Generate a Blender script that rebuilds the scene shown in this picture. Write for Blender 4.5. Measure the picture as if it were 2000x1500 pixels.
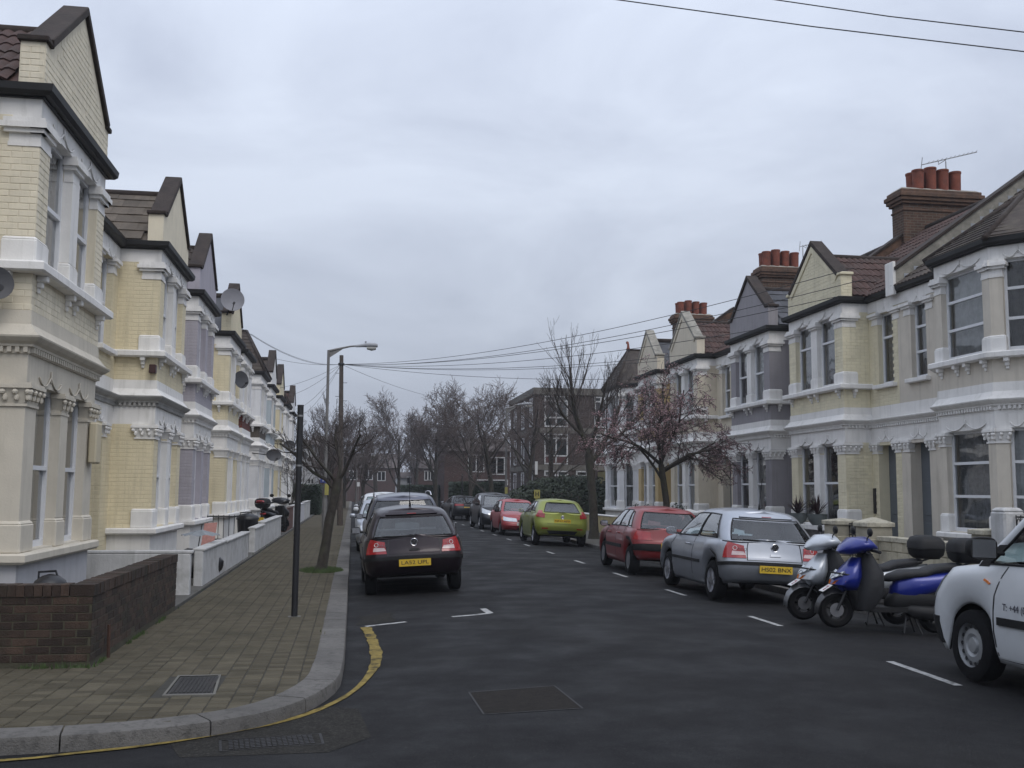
import bpy, bmesh, math, random
from mathutils import Vector, Matrix, noise
from math import sin, cos, pi, sqrt, radians
random.seed(7)
for o in list(bpy.data.objects): bpy.data.objects.remove(o)
scene = bpy.context.scene
COL = scene.collection
# ---------------------------------------------------------------- camera
FPX, VX, VY, ROLL, EYE = 2000.0, 688.0, 956.0, 0.007, 1.77
_dY = Vector((VX-1000, -(VY-750), -FPX)).normalized()
_dZ = Vector((ROLL, 1, -(_dY.x*ROLL+_dY.y)/_dY.z)).normalized()
_dX = _dY.cross(_dZ)
cam_data = bpy.data.cameras.new('camera'); cam = bpy.data.objects.new('camera', cam_data); COL.objects.link(cam)
cam_data.sensor_fit = 'HORIZONTAL'; cam_data.sensor_width = 36; cam_data.lens = 36*FPX/2000
cam_data.clip_start = .05; cam_data.clip_end = 3000
cam.matrix_world = Matrix(((_dX.x,_dX.y,_dX.z,0),(_dY.x,_dY.y,_dY.z,0),(_dZ.x,_dZ.y,_dZ.z,EYE),(0,0,0,1)))
scene.camera = cam
# ---------------------------------------------------------------- sky and sun (overcast)
SUN_EL, SUN_AZ = radians(50), radians(160)      # azimuth from +Y towards +X
world = bpy.data.worlds.new('World'); scene.world = world; world.use_nodes = True
wn, wl = world.node_tree.nodes, world.node_tree.links
wn.clear()
w_out = wn.new('ShaderNodeOutputWorld'); w_bg = wn.new('ShaderNodeBackground')
sky = wn.new('ShaderNodeTexSky'); sky.sky_type = 'NISHITA'; sky.sun_disc = False
sky.sun_elevation = SUN_EL; sky.sun_rotation = SUN_AZ; sky.air_density = 1.5; sky.dust_density = 4.0
tc = wn.new('ShaderNodeTexCoord'); mp = wn.new('ShaderNodeMapping'); mp.inputs['Scale'].default_value = (1, 1, 2.6)
n1 = wn.new('ShaderNodeTexNoise'); n1.inputs['Scale'].default_value = 2.3; n1.inputs['Detail'].default_value = 11; n1.inputs['Roughness'].default_value = .56; n1.inputs['Distortion'].default_value = .5
cr = wn.new('ShaderNodeValToRGB')
cr.color_ramp.elements[0].position = .37; cr.color_ramp.elements[0].color = (4.35, 4.8, 5.85, 1)
cr.color_ramp.elements[1].position = .63; cr.color_ramp.elements[1].color = (5.85, 6.4, 7.5, 1)
sep = wn.new('ShaderNodeSeparateXYZ'); mr = wn.new('ShaderNodeMapRange')      # overcast sky: brighter overhead
mr.inputs['From Min'].default_value = 0; mr.inputs['From Max'].default_value = 1; mr.inputs['To Min'].default_value = .74; mr.inputs['To Max'].default_value = 1.9
mul = wn.new('ShaderNodeVectorMath'); mul.operation = 'SCALE'
mx = wn.new('ShaderNodeMix'); mx.data_type = 'RGBA'; mx.inputs['Factor'].default_value = .93
wl.new(tc.outputs['Generated'], mp.inputs['Vector']); wl.new(mp.outputs['Vector'], n1.inputs['Vector'])
wl.new(n1.outputs['Fac'], cr.inputs['Fac']); wl.new(tc.outputs['Generated'], sep.inputs[0]); wl.new(sep.outputs['Z'], mr.inputs['Value'])
wl.new(cr.outputs['Color'], mul.inputs[0]); wl.new(mr.outputs['Result'], mul.inputs['Scale'])
wl.new(sky.outputs['Color'], mx.inputs['A']); wl.new(mul.outputs['Vector'], mx.inputs['B'])
wl.new(mx.outputs['Result'], w_bg.inputs['Color']); w_bg.inputs['Strength'].default_value = .097
wl.new(w_bg.outputs['Background'], w_out.inputs['Surface'])
sun_data = bpy.data.lights.new('sun', 'SUN'); sun_data.energy = .95; sun_data.angle = radians(35); sun_data.color = (1, .96, .9)
sun = bpy.data.objects.new('sun', sun_data); COL.objects.link(sun)
sun.rotation_euler = Vector((-sin(SUN_AZ)*cos(SUN_EL), -cos(SUN_AZ)*cos(SUN_EL), -sin(SUN_EL))).to_track_quat('-Z', 'Y').to_euler()
vs = scene.view_settings; vs.view_transform = 'Standard'; vs.look = 'None'; vs.exposure = .27; vs.gamma = 1; vs.use_curve_mapping = False
scene.render.engine = 'CYCLES'
scene.cycles.max_bounces = 6; scene.cycles.transparent_max_bounces = 16; scene.cycles.diffuse_bounces = 3; scene.cycles.glossy_bounces = 3
# ---------------------------------------------------------------- materials
MATS = {}
def mat(name, col, rough=.8, var=.15, vscale=3.0, bump=.15, bscale=60.0, metal=0.0, spec=.5, coat=0.0, rnd=0.0, streak=0.0, dirt=None, brick=None):
    """procedural paint/stone/etc: colour with noise variation, optional per-object random, optional brick joints"""
    if name in MATS: return MATS[name]
    m = bpy.data.materials.new(name); m.use_nodes = True; MATS[name] = m
    N, L = m.node_tree.nodes, m.node_tree.links
    b = N['Principled BSDF']
    b.inputs['Roughness'].default_value = rough; b.inputs['Metallic'].default_value = metal
    b.inputs['Specular IOR Level'].default_value = spec; b.inputs['Coat Weight'].default_value = coat; b.inputs['Coat Roughness'].default_value = .06
    c = (col[0], col[1], col[2], 1)
    geo = N.new('ShaderNodeNewGeometry')
    def mixc(fac, A, B, blend='MIX'):
        x = N.new('ShaderNodeMix'); x.data_type = 'RGBA'; x.blend_type = blend
        for k, v in (('Factor', fac), ('A', A), ('B', B)):
            if hasattr(v, 'is_output'): L.new(v, x.inputs[k])
            else: x.inputs[k].default_value = v
        return x.outputs['Result']
    cur = c
    def nz(scale, detail=4, rough_=.6, vec=None):
        n = N.new('ShaderNodeTexNoise'); n.inputs['Scale'].default_value = scale; n.inputs['Detail'].default_value = detail; n.inputs['Roughness'].default_value = rough_
        L.new(vec or geo.outputs['Position'], n.inputs['Vector']); return n.outputs['Fac']
    def ramp(v, a, b_):
        r = N.new('ShaderNodeMapRange'); r.inputs['From Min'].default_value = a; r.inputs['From Max'].default_value = b_; L.new(v, r.inputs['Value']); return r.outputs['Result']
    if var:
        f = ramp(nz(vscale), .3, .7)
        cur = mixc(f, tuple(x*(1-var) for x in col)+(1,), tuple(min(1, x*(1+var*.7)) for x in col)+(1,))
    if rnd:
        oi = N.new('ShaderNodeObjectInfo'); r = N.new('ShaderNodeMapRange'); r.inputs['To Min'].default_value = 1-rnd; r.inputs['To Max'].default_value = 1+rnd
        L.new(oi.outputs['Random'], r.inputs['Value'])
        h = N.new('ShaderNodeHueSaturation'); L.new(r.outputs['Result'], h.inputs['Value'])
        if hasattr(cur, 'is_output'): L.new(cur, h.inputs['Color'])
        else: h.inputs['Color'].default_value = cur
        cur = h.outputs['Color']
    if streak:
        mpn = N.new('ShaderNodeMapping'); mpn.inputs['Scale'].default_value = (7, 7, .5); L.new(geo.outputs['Position'], mpn.inputs['Vector'])
        f = ramp(nz(1.2, 5, .65, mpn.outputs['Vector']), .5, .78)
        fm = N.new('ShaderNodeMath'); fm.operation = 'MULTIPLY'; fm.inputs[1].default_value = streak; L.new(f, fm.inputs[0])
        cur = mixc(fm.outputs[0], cur, (col[0]*.42, col[1]*.42, col[2]*.38, 1))
    if dirt:   # (colour, amount, scale)
        f = ramp(nz(dirt[2], 6, .7), .5, .68)
        fm = N.new('ShaderNodeMath'); fm.operation = 'MULTIPLY'; fm.inputs[1].default_value = dirt[1]; L.new(f, fm.inputs[0])
        cur = mixc(fm.outputs[0], cur, dirt[0]+(1,))
    hgt = None
    if bump: hgt = nz(bscale, 3, .6)
    if brick:  # (mortar colour, course length, course height, strength)
        s = N.new('ShaderNodeSeparateXYZ'); L.new(geo.outputs['Position'], s.inputs[0])
        ad = N.new('ShaderNodeMath'); L.new(s.outputs['X'], ad.inputs[0]); L.new(s.outputs['Y'], ad.inputs[1])
        cb = N.new('ShaderNodeCombineXYZ'); L.new(ad.outputs[0], cb.inputs[0]); L.new(s.outputs['Z'], cb.inputs[1])
        bt = N.new('ShaderNodeTexBrick'); bt.inputs['Scale'].default_value = 1; bt.inputs['Brick Width'].default_value = brick[1]; bt.inputs['Row Height'].default_value = brick[2]
        bt.inputs['Mortar Size'].default_value = .008; bt.inputs['Mortar Smooth'].default_value = .3; bt.inputs['Bias'].default_value = 0
        bt.inputs['Color1'].default_value = (.82, .82, .82, 1); bt.inputs['Color2'].default_value = (1.1, 1.1, 1.1, 1); bt.inputs['Mortar'].default_value = (1, 1, 1, 1)
        L.new(cb.outputs[0], bt.inputs['Vector'])
        if brick[3] > .5: cur = mixc(1.0, cur, bt.outputs['Color'], 'MULTIPLY')
        cur = mixc(bt.outputs['Fac'], cur, brick[0]+(1,))
        iv = N.new('ShaderNodeMath'); iv.operation = 'MULTIPLY_ADD'; iv.inputs[1].default_value = -1.5; L.new(bt.outputs['Fac'], iv.inputs[0])
        if hgt is not None: L.new(hgt, iv.inputs[2])
        hgt = iv.outputs[0]
    if hgt is not None:
        bp = N.new('ShaderNodeBump'); bp.inputs['Strength'].default_value = min(1, bump*2); bp.inputs['Distance'].default_value = .01
        L.new(hgt, bp.inputs['Height']); L.new(bp.outputs['Normal'], b.inputs['Normal'])
    if hasattr(cur, 'is_output'): L.new(cur, b.inputs['Base Color'])
    else: b.inputs['Base Color'].default_value = cur
    return m
def glass_mat(name, tint=(.5, .58, .58), refl=.95, rough=.02, wav=.05):
    if name in MATS: return MATS[name]
    m = bpy.data.materials.new(name); m.use_nodes = True; MATS[name] = m
    N, L = m.node_tree.nodes, m.node_tree.links
    N.remove(N['Principled BSDF']); out = N['Material Output']
    t = N.new('ShaderNodeBsdfTransparent'); t.inputs[0].default_value = tint+(1,)
    g = N.new('ShaderNodeBsdfGlossy'); g.inputs[0].default_value = (refl, refl, refl, 1); g.inputs['Roughness'].default_value = rough
    fr = N.new('ShaderNodeFresnel'); fr.inputs['IOR'].default_value = 1.45
    nn = N.new('ShaderNodeTexNoise'); nn.inputs['Scale'].default_value = .9; bp = N.new('ShaderNodeBump'); bp.inputs['Strength'].default_value = wav; bp.inputs['Distance'].default_value = .1
    L.new(nn.outputs['Fac'], bp.inputs['Height']); L.new(bp.outputs['Normal'], g.inputs['Normal'])
    mm = N.new('ShaderNodeMath'); mm.operation = 'MULTIPLY_ADD'; mm.inputs[1].default_value = 1.9; mm.inputs[2].default_value = .01; L.new(fr.outputs[0], mm.inputs[0]); mm.use_clamp = True
    x = N.new('ShaderNodeMixShader'); L.new(mm.outputs[0], x.inputs[0]); L.new(t.outputs[0], x.inputs[1]); L.new(g.outputs[0], x.inputs[2])
    L.new(x.outputs[0], out.inputs['Surface'])
    return m
# ---------------------------------------------------------------- mesh builder and object helpers
class MB:
    def __init__(s, T=None): s.v = []; s.f = []; s.T = T
    def add(s, vs_, fs):
        n = len(s.v)
        s.v += [tuple(s.T(*p)) if s.T else tuple(p) for p in vs_]
        s.f += [tuple(i+n for i in f) for f in fs]
        return s
    def box(s, a0, a1, b0, b1, c0, c1):
        return s.add([(a0,b0,c0),(a1,b0,c0),(a1,b1,c0),(a0,b1,c0),(a0,b0,c1),(a1,b0,c1),(a1,b1,c1),(a0,b1,c1)],
              [(0,3,2,1),(4,5,6,7),(0,1,5,4),(1,2,6,5),(2,3,7,6),(3,0,4,7)])
    def frustum(s, a0, a1, b0, b1, c0, A0, A1, B0, B1, c1):
        return s.add([(a0,b0,c0),(a1,b0,c0),(a1,b1,c0),(a0,b1,c0),(A0,B0,c1),(A1,B0,c1),(A1,B1,c1),(A0,B1,c1)],
              [(0,3,2,1),(4,5,6,7),(0,1,5,4),(1,2,6,5),(2,3,7,6),(3,0,4,7)])
    def hexa(s, p): return s.add(p, [(0,3,2,1),(4,5,6,7),(0,1,5,4),(1,2,6,5),(2,3,7,6),(3,0,4,7)])
    def prism(s, poly, f0, f1):
        """poly: list of 2-tuples; f0/f1 map (p,q)->3-tuple for the two ends"""
        n = len(poly); vs_ = [f0(*p) for p in poly]+[f1(*p) for p in poly]
        return s.add(vs_, [tuple(range(n))[::-1], tuple(range(n, 2*n))]+[(i, (i+1) % n, (i+1) % n+n, i+n) for i in range(n)])
    def tube(s, pts, r, n=6, closed=False, cap=True):
        pts = [Vector(p) for p in pts]; R = r if isinstance(r, (list, tuple)) else [r]*len(pts)
        k0 = len(s.v); up = Vector((0, 0, 1)); prev = None; vs_ = []
        for i, p in enumerate(pts):
            d = (pts[min(i+1, len(pts)-1)]-pts[max(i-1, 0)])
            if d.length < 1e-9: d = Vector((0, 0, 1))
            d.normalize()
            if prev is None:
                a = d.orthogonal().normalized() if abs(d.z) > .95 else d.cross(up).normalized()
            else:
                a = prev-d*prev.dot(d)
                a = a.normalized() if a.length > 1e-6 else d.orthogonal().normalized()
            prev = a; b = d.cross(a)
            for j in range(n):
                t = 2*pi*j/n; vs_.append(p+a*(R[i]*cos(t))+b*(R[i]*sin(t)))
        m = len(pts); fs = [(i*n+j, i*n+(j+1) % n, (i+1)*n+(j+1) % n, (i+1)*n+j) for i in range(m-1) for j in range(n)]
        if cap: fs += [tuple(range(n))[::-1], tuple(range((m-1)*n, m*n))]
        return s.add([tuple(v) for v in vs_], fs)
    def lathe(s, prof, n=24, axis='z', c=(0, 0, 0), cap=True):
        """prof: (radius, height)"""
        vs_ = []
        for r, h in prof:
            for j in range(n):
                t = 2*pi*j/n; x, y = r*cos(t), r*sin(t)
                p = (x, y, h) if axis == 'z' else ((x, h, y) if axis == 'y' else (h, x, y))
                vs_.append((p[0]+c[0], p[1]+c[1], p[2]+c[2]))
        m = len(prof); fs = [(i*n+j, i*n+(j+1) % n, (i+1)*n+(j+1) % n, (i+1)*n+j) for i in range(m-1) for j in range(n)]
        if cap: fs += [tuple(range(n))[::-1], tuple(range((m-1)*n, m*n))]
        return s.add(vs_, fs)
    def ball(s, c, r, n=6, m=4):
        rx, ry, rz = r if isinstance(r, (tuple, list)) else (r, r, r)
        vs_ = [(c[0], c[1], c[2]+rz)]
        for i in range(1, m):
            a = pi*i/m
            for j in range(n): t = 2*pi*j/n; vs_.append((c[0]+rx*sin(a)*cos(t), c[1]+ry*sin(a)*sin(t), c[2]+rz*cos(a)))
        vs_.append((c[0], c[1], c[2]-rz)); e = len(vs_)-1
        fs = [(0, 1+j, 1+(j+1) % n) for j in range(n)]
        for i in range(m-2): fs += [(1+i*n+j, 1+(i+1)*n+j, 1+(i+1)*n+(j+1) % n, 1+i*n+(j+1) % n) for j in range(n)]
        fs += [(e, 1+(m-2)*n+(j+1) % n, 1+(m-2)*n+j) for j in range(n)]
        return s.add(vs_, fs)
    def loft(s, secs, n=16, cap=True):
        """secs: (center, axisA*halfA, axisB*halfB, exponent) superellipse sections"""
        vs_ = []
        for c, A, B, e in secs:
            c, A, B = Vector(c), Vector(A), Vector(B)
            for j in range(n):
                t = 2*pi*j/n; ct, st = cos(t), sin(t)
                vs_.append(tuple(c+A*(math.copysign(abs(ct)**(2/e), ct))+B*(math.copysign(abs(st)**(2/e), st))))
        m = len(secs); fs = [(i*n+j, i*n+(j+1) % n, (i+1)*n+(j+1) % n, (i+1)*n+j) for i in range(m-1) for j in range(n)]
        if cap: fs += [tuple(range(n))[::-1], tuple(range((m-1)*n, m*n))]
        return s.add(vs_, fs)
    def grid(s, rows):
        n = len(rows[0]); vs_ = [p for r in rows for p in r]
        return s.add(vs_, [(i*n+j, i*n+j+1, (i+1)*n+j+1, (i+1)*n+j) for i in range(len(rows)-1) for j in range(n-1)])
    def mesh(s, name, m, smooth=None, fix=True):
        me = bpy.data.meshes.new(name); me.from_pydata(s.v, [], s.f)
        if fix:
            bm = bmesh.new(); bm.from_mesh(me); bmesh.ops.recalc_face_normals(bm, faces=bm.faces); bm.to_mesh(me); bm.free()
        if m is not None: me.materials.append(m)
        if smooth:
            me.polygons.foreach_set('use_smooth', [True]*len(me.polygons))
            if smooth is not True: me.set_sharp_from_angle(angle=radians(smooth))
        return me
    def build(s, name, m, parent=None, smooth=None, bevel=0, fix=True, **kw):
        if not s.v: return None
        o = bpy.data.objects.new(name, s.mesh(name, m, smooth, fix)); COL.objects.link(o)
        if bevel:
            bv = o.modifiers.new('bevel', 'BEVEL'); bv.width = bevel; bv.segments = 1; bv.limit_method = 'ANGLE'; bv.angle_limit = radians(40)
        if parent is not None: attach(o, parent)
        for k, v_ in kw.items(): o[k] = v_
        return o
ORIG = {}
def attach(o, parent):
    o.parent = parent
    o.matrix_parent_inverse = Matrix.Translation(-ORIG[parent.name]) if parent.name in ORIG else Matrix.Identity(4)
def thing(name, label, cat, loc=(0, 0, 0), group=None):
    """Empty at the base; children keep world coordinates"""
    o = bpy.data.objects.new(name, None); COL.objects.link(o); o.location = loc; ORIG[o.name] = Vector(loc)
    o['label'] = label; o['category'] = cat; o.empty_display_size = .3
    if group: o['group'] = group
    return o
def tag(o, label, cat, group=None):
    o['label'] = label; o['category'] = cat
    if group: o['group'] = group
    return o
def struct(o): o['kind'] = 'structure'; return o
def inst(name, me, mtx, parent):
    o = bpy.data.objects.new(name, me); COL.objects.link(o); attach(o, parent); o.matrix_basis = mtx; return o
def frame(o, ex, ey, ez, sx=1, sy=1, sz=1):
    ex, ey, ez = Vector(ex)*sx, Vector(ey)*sy, Vector(ez)*sz
    return Matrix(((ex.x, ey.x, ez.x, o[0]), (ex.y, ey.y, ez.y, o[1]), (ex.z, ey.z, ez.z, o[2]), (0, 0, 0, 1)))
def lerp(a, b, t): return a+(b-a)*t
def interp(pts, x):
    if x <= pts[0][0]: return pts[0][1]
    for (x0, y0), (x1, y1) in zip(pts, pts[1:]):
        if x <= x1: return y0+(y1-y0)*(x-x0)/(x1-x0)
    return pts[-1][1]
def text_mesh(txt, size, name, m, extrude=.001):
    cu = bpy.data.curves.new('txt', 'FONT'); cu.body = txt; cu.size = size; cu.extrude = extrude; cu.align_x = 'CENTER'; cu.align_y = 'CENTER'
    o = bpy.data.objects.new('txt', cu); COL.objects.link(o)
    dg = bpy.context.evaluated_depsgraph_get(); me = bpy.data.meshes.new_from_object(o.evaluated_get(dg)); me.name = name
    bpy.data.objects.remove(o); me.materials.clear(); me.materials.append(m); return me
# ---- camera rays: a pixel of the photograph to a point on a known plane
def _ray(px, py):
    c = Vector((px-1000, -(py-750), -FPX)); return Vector((_dX.dot(c), _dY.dot(c), _dZ.dot(c)))
def onx(px, py, x): d = _ray(px, py); return Vector((0, 0, EYE))+d*(x/d.x)
def ony(px, py, y): d = _ray(px, py); return Vector((0, 0, EYE))+d*(y/d.y)
def onz(px, py, z=0.0): d = _ray(px, py); return Vector((0, 0, EYE))+d*((z-EYE)/d.z)
def zroad(x, y):
    if x < -.2 or x > 7.7: return 0.0
    t = max(0, min(1, (y-5)/6)); t = t*t*(3-2*t)
    return .1*max(0, 1-((x-3.72)/3.75)**2)*t
def onroad(px, py):
    z = 0
    for _ in range(4): p = onz(px, py, z); z = zroad(p.x, p.y)
    return p
# ---------------------------------------------------------------- ground, road, pavements
def road_material():
    m = bpy.data.materials.new('asphalt'); m.use_nodes = True
    N, L = m.node_tree.nodes, m.node_tree.links; b = N['Principled BSDF']
    geo = N.new('ShaderNodeNewGeometry')
    def nz(s, d=4, r=.6, dist=0, sc=(1, 1, 1)):
        mpn = N.new('ShaderNodeMapping'); mpn.inputs['Scale'].default_value = sc; L.new(geo.outputs['Position'], mpn.inputs['Vector'])
        n = N.new('ShaderNodeTexNoise'); n.inputs['Scale'].default_value = s; n.inputs['Detail'].default_value = d; n.inputs['Roughness'].default_value = r; n.inputs['Distortion'].default_value = dist
        L.new(mpn.outputs[0], n.inputs['Vector']); return n.outputs['Fac']
    def rng(v, a, b_, c=0, d=1):
        r = N.new('ShaderNodeMapRange'); r.inputs['From Min'].default_value = a; r.inputs['From Max'].default_value = b_; r.inputs['To Min'].default_value = c; r.inputs['To Max'].default_value = d; L.new(v, r.inputs['Value']); return r.outputs[0]
    def mix(f, a, b_):
        x = N.new('ShaderNodeMix'); x.data_type = 'RGBA'
        for k, v in (('Factor', f), ('A', a), ('B', b_)):
            if hasattr(v, 'is_output'): L.new(v, x.inputs[k])
            else: x.inputs[k].default_value = v
        return x.outputs['Result']
    col = mix(rng(nz(.55, 6, .62, .8, (1, .45, 1)), .38, .62), (.0118, .012, .0136, 1), (.0152, .0151, .016, 1))
    col = mix(rng(nz(2.1, 5, .7, 1.2), .55, .64, 0, .5), col, (.009, .009, .0105, 1))      # tar-rich blotches
    col = mix(rng(nz(75, 4, .75), .5, .7, 0, .85), col, (.04, .039, .038, 1))               # aggregate
    col = mix(rng(nz(46, 3, .6), .69, .73, 0, .6), col, (.12, .115, .11, 1))              # litter specks
    v = N.new('ShaderNodeTexVoronoi'); v.feature = 'DISTANCE_TO_EDGE'; v.inputs['Scale'].default_value = .42
    mpn = N.new('ShaderNodeMapping'); L.new(geo.outputs['Position'], mpn.inputs['Vector'])
    nn = N.new('ShaderNodeTexNoise'); nn.inputs['Scale'].default_value = 1.6; nn.inputs['Detail'].default_value = 6; L.new(geo.outputs['Position'], nn.inputs['Vector'])
    av = N.new('ShaderNodeMix'); av.data_type = 'RGBA'; av.inputs['Factor'].default_value = .45; L.new(mpn.outputs[0], av.inputs['A']); L.new(nn.outputs['Color'], av.inputs['B'])
    L.new(av.outputs['Result'], v.inputs['Vector'])
    crack = rng(v.outputs['Distance'], .004, .012, 1, 0)
    cm = N.new('ShaderNodeMath'); cm.operation = 'MULTIPLY'; L.new(crack, cm.inputs[0]); L.new(rng(nz(.3, 3), .5, .6), cm.inputs[1])
    col = mix(cm.outputs[0], col, (.012, .012, .013, 1))
    L.new(col, b.inputs['Base Color']); b.inputs['Specular IOR Level'].default_value = .12
    L.new(rng(nz(1.2, 4, .6), .35, .65, .62, .9), b.inputs['Roughness'])
    bp = N.new('ShaderNodeBump'); bp.inputs['Strength'].default_value = .7; bp.inputs['Distance'].default_value = .006; L.new(nz(120, 3, .7), bp.inputs['Height']); L.new(bp.outputs[0], b.inputs['Normal'])
    return m
M_ROAD = road_material()
M_GROUND = mat('earth', (.05, .048, .04), .95, .3, 1.5)
MB().add([(-1500, -300, -.06), (1500, -300, -.06), (1500, 2500, -.06), (-1500, 2500, -.06)], [(0, 1, 2, 3)]).build('ground', M_GROUND, kind='structure')
xs = [-40, -20, -8, -4, -2, -1]+[-.5+.25*i for i in range(37)]+[9, 12, 20, 40]
ys = [-12, -6, -2, 0, 2]+[4+.5*i for i in range(30)]+[20+2*i for i in range(20)]+[60+10*i for i in range(15)]
MB().grid([[(x, y, zroad(x, y)) for x in xs] for y in ys]).build('road', M_ROAD, smooth=True, kind='structure')
# left kerb line (outer edge), from far end of the street round the corner into the side road
PH = .115
kerb_pts = [(-.02, 150), (-.02, 100), (-.02, 60), (-.02, 30), (-.03, 14), (-.035, 11), (-.05, 10.1), (-.075, 9.5), (-.17, 9.0), (-.34, 8.5), (-.58, 8.1), (-.9, 7.83), (-1.39, 7.6), (-2.03, 7.46), (-2.8, 7.42), (-6, 7.4), (-14, 7.4)]
def resample(pts, step):
    # Catmull-Rom then equal arc steps
    P = [Vector(p) for p in pts]; dense = []
    for i in range(len(P)-1):
        p0, p1, p2, p3 = P[max(i-1, 0)], P[i], P[i+1], P[min(i+2, len(P)-1)]
        L_ = (p2-p1).length
        if L_ > 3: p0 = p1-(p2-p1); p3 = p2+(p2-p1)
        for k in range(12):
            t = k/12
            dense.append(.5*((2*p1)+(p2-p0)*t+(2*p0-5*p1+4*p2-p3)*t*t+(3*p1-p0-3*p2+p3)*t**3) if L_ <= 3 else p1.lerp(p2, t))
    dense.append(P[-1]); out = [dense[0]]; acc = 0
    for a, b in zip(dense, dense[1:]):
        d = (b-a).length
        if d < 1e-9: continue
        while acc+d >= step:
            a = a.lerp(b, (step-acc)/d); d = (b-a).length; acc = 0; out.append(a.copy())
        acc += d
    return out
KL = resample(kerb_pts, .1)
def knorm(i):
    d = (KL[min(i+1, len(KL)-1)]-KL[max(i-1, 0)]).normalized(); return Vector((d.y, -d.x))   # towards the pavement
KW = .29
inner = [KL[i]+knorm(i)*KW for i in range(len(KL))]
pave_poly = [(p.x, p.y) for p in inner]+[(-14, 10.4), (-2.36, 10.4), (-2.36, 150)]
def inpoly(x, y, P):
    c = False; j = len(P)-1
    for i in range(len(P)):
        if (P[i][1] > y) != (P[j][1] > y) and x < (P[j][0]-P[i][0])*(y-P[i][1])/(P[j][1]-P[i][1])+P[i][0]: c = not c
        j = i
    return c
M_SAND = mat('paving_bed', (.03, .028, .022), .95, .3, 6)
M_PAVER = mat('block_paver', (.09, .079, .057), .9, .2, 1.3, .4, 90, spec=.12, rnd=.25, dirt=((.045, .042, .03), .6, 1.1))
M_GRAN = mat('granite', (.11, .104, .097), .9, .22, 2.5, .5, 70, rnd=.12, dirt=((.045, .043, .04), .7, 14))
bm_p = [(p[0], p[1]) for p in pave_poly[::3]]
pav = MB().add([(x, y, PH-.012) for x, y in bm_p], [tuple(range(len(bm_p)))]).build('pavement', M_SAND, fix=False, kind='structure')
if pav.data.polygons[0].normal.z < 0: pav.data.flip_normals()
def paver_mesh(w, l, h, c=.006):
    return MB().add([(-w, -l, -h), (w, -l, -h), (w, l, -h), (-w, l, -h), (-w, -l, -c), (w, -l, -c), (w, l, -c), (-w, l, -c), (-w+c, -l+c, 0), (w-c, -l+c, 0), (w-c, l-c, 0), (-w+c, l-c, 0)],
        [(0, 1, 5, 4), (1, 2, 6, 5), (2, 3, 7, 6), (3, 0, 4, 7), (4, 5, 9, 8), (5, 6, 10, 9), (6, 7, 11, 10), (7, 4, 8, 11), (8, 9, 10, 11)])
PWX, PWY = .162, .122
pvm = paver_mesh(PWX/2-.004, PWY/2-.004, .05).mesh('paver', M_PAVER)
cells = []
MH = (-1.53, -1.02, 8.72, 9.7)       # manhole frame, kept free of pavers
for i in range(0, 60):
    x = -.1-PWX*(i+.5)
    for j in range(0, 330):
        y = 7.3+PWY*(j+(.5 if i % 2 else 0))
        if y > 46 or x < -5.5: continue
        if x < -2.36-.02 and y > 10.3: continue
        if MH[0] < x < MH[1] and MH[2] < y < MH[3]: continue
        if inpoly(x, y, pave_poly) or inpoly(x-.07, y+.1, pave_poly): cells.append((y+abs(x)*.1, x, y))
cells.sort(); vis = [c for c in cells if (c[1] > -2.55-(c[2]-8)*.0) and c[2] > 7.9]; near = set(vis[:290])
pf = MB(); r_ = random.Random(3)
for c in cells:
    _, x, y = c; dz = r_.uniform(-.003, .003)
    if c in near:
        inst('paver', pvm, Matrix.Translation((x, y, PH-.004+dz)) @ Matrix.Rotation(r_.uniform(-.012, .012), 4, 'Y') @ Matrix.Rotation(r_.uniform(-.01, .01), 4, 'X'), pav)
    else:
        n = len(pf.v)
        pf.v += [(x+v.co.x, y+v.co.y, PH-.004+dz+v.co.z) for v in pvm.vertices]; pf.f += [tuple(n+k for k in p.vertices) for p in pvm.polygons]
M_PAVERF = mat('block_paver_far', (.09, .079, .057), .9, .25, 5, .4, 90, spec=.12, dirt=((.045, .042, .03), .6, 1.1))
pf.build('paver_field', M_PAVERF, pav, kind='stuff')
far_p = MB().add([(-2.36, 46, PH-.004), (-.3, 46, PH-.004), (-.3, 150, PH-.004), (-2.36, 150, PH-.004)], [(0, 1, 2, 3)]); far_p.build('paving_strip', M_PAVERF, pav)
# kerb stones
kerb = MB().grid([[(p.x, p.y, 0.0) for p in KL[::4]], [(KL[i].x+knorm(i).x*.25, KL[i].y+knorm(i).y*.25, .05) for i in range(0, len(KL), 4)]]).build('kerb', M_SAND, kind='structure')
def kerb_stone(i0, i1, z=PH):
    rows = []; idx = list(range(i0, i1+1, 3 if i1-i0 > 3 else 1))
    if idx[-1] != i1: idx.append(i1)
    dz = r_.uniform(-.003, .003)
    for q, i in enumerate(idx):
        p, n = KL[i], knorm(i)
        if q in (0, len(idx)-1):
            t = (KL[min(i+1, len(KL)-1)]-KL[max(i-1, 0)]).normalized()*(.006 if q == 0 else -.006); p = p+t
        rows.append([(p.x+n.x*o, p.y+n.y*o, h+dz) for o, h in ((0, -.05), (.004, z-.03), (.012, z-.008), (.03, z), (KW-.012, z+.002), (KW, z-.006), (KW, -.05))])
    mb = MB().grid(rows); n = len(rows[0])
    mb.f += [tuple(range(n)), tuple(range(len(mb.v)-n, len(mb.v)))]
    return mb
i = len(KL)-1; kfar = MB(); cnt = 0
while i > 12:
    L_ = r_.choice([8, 9, 10, 11]); a = max(0, i-L_)
    mb = kerb_stone(a, i)
    if KL[i].y < 62: mb.build('kerb_stone', M_GRAN, kerb, smooth=30)
    else:
        n = len(kfar.v); kfar.v += mb.v; kfar.f += [tuple(k+n for k in f) for f in mb.f]
    i = a
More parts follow.
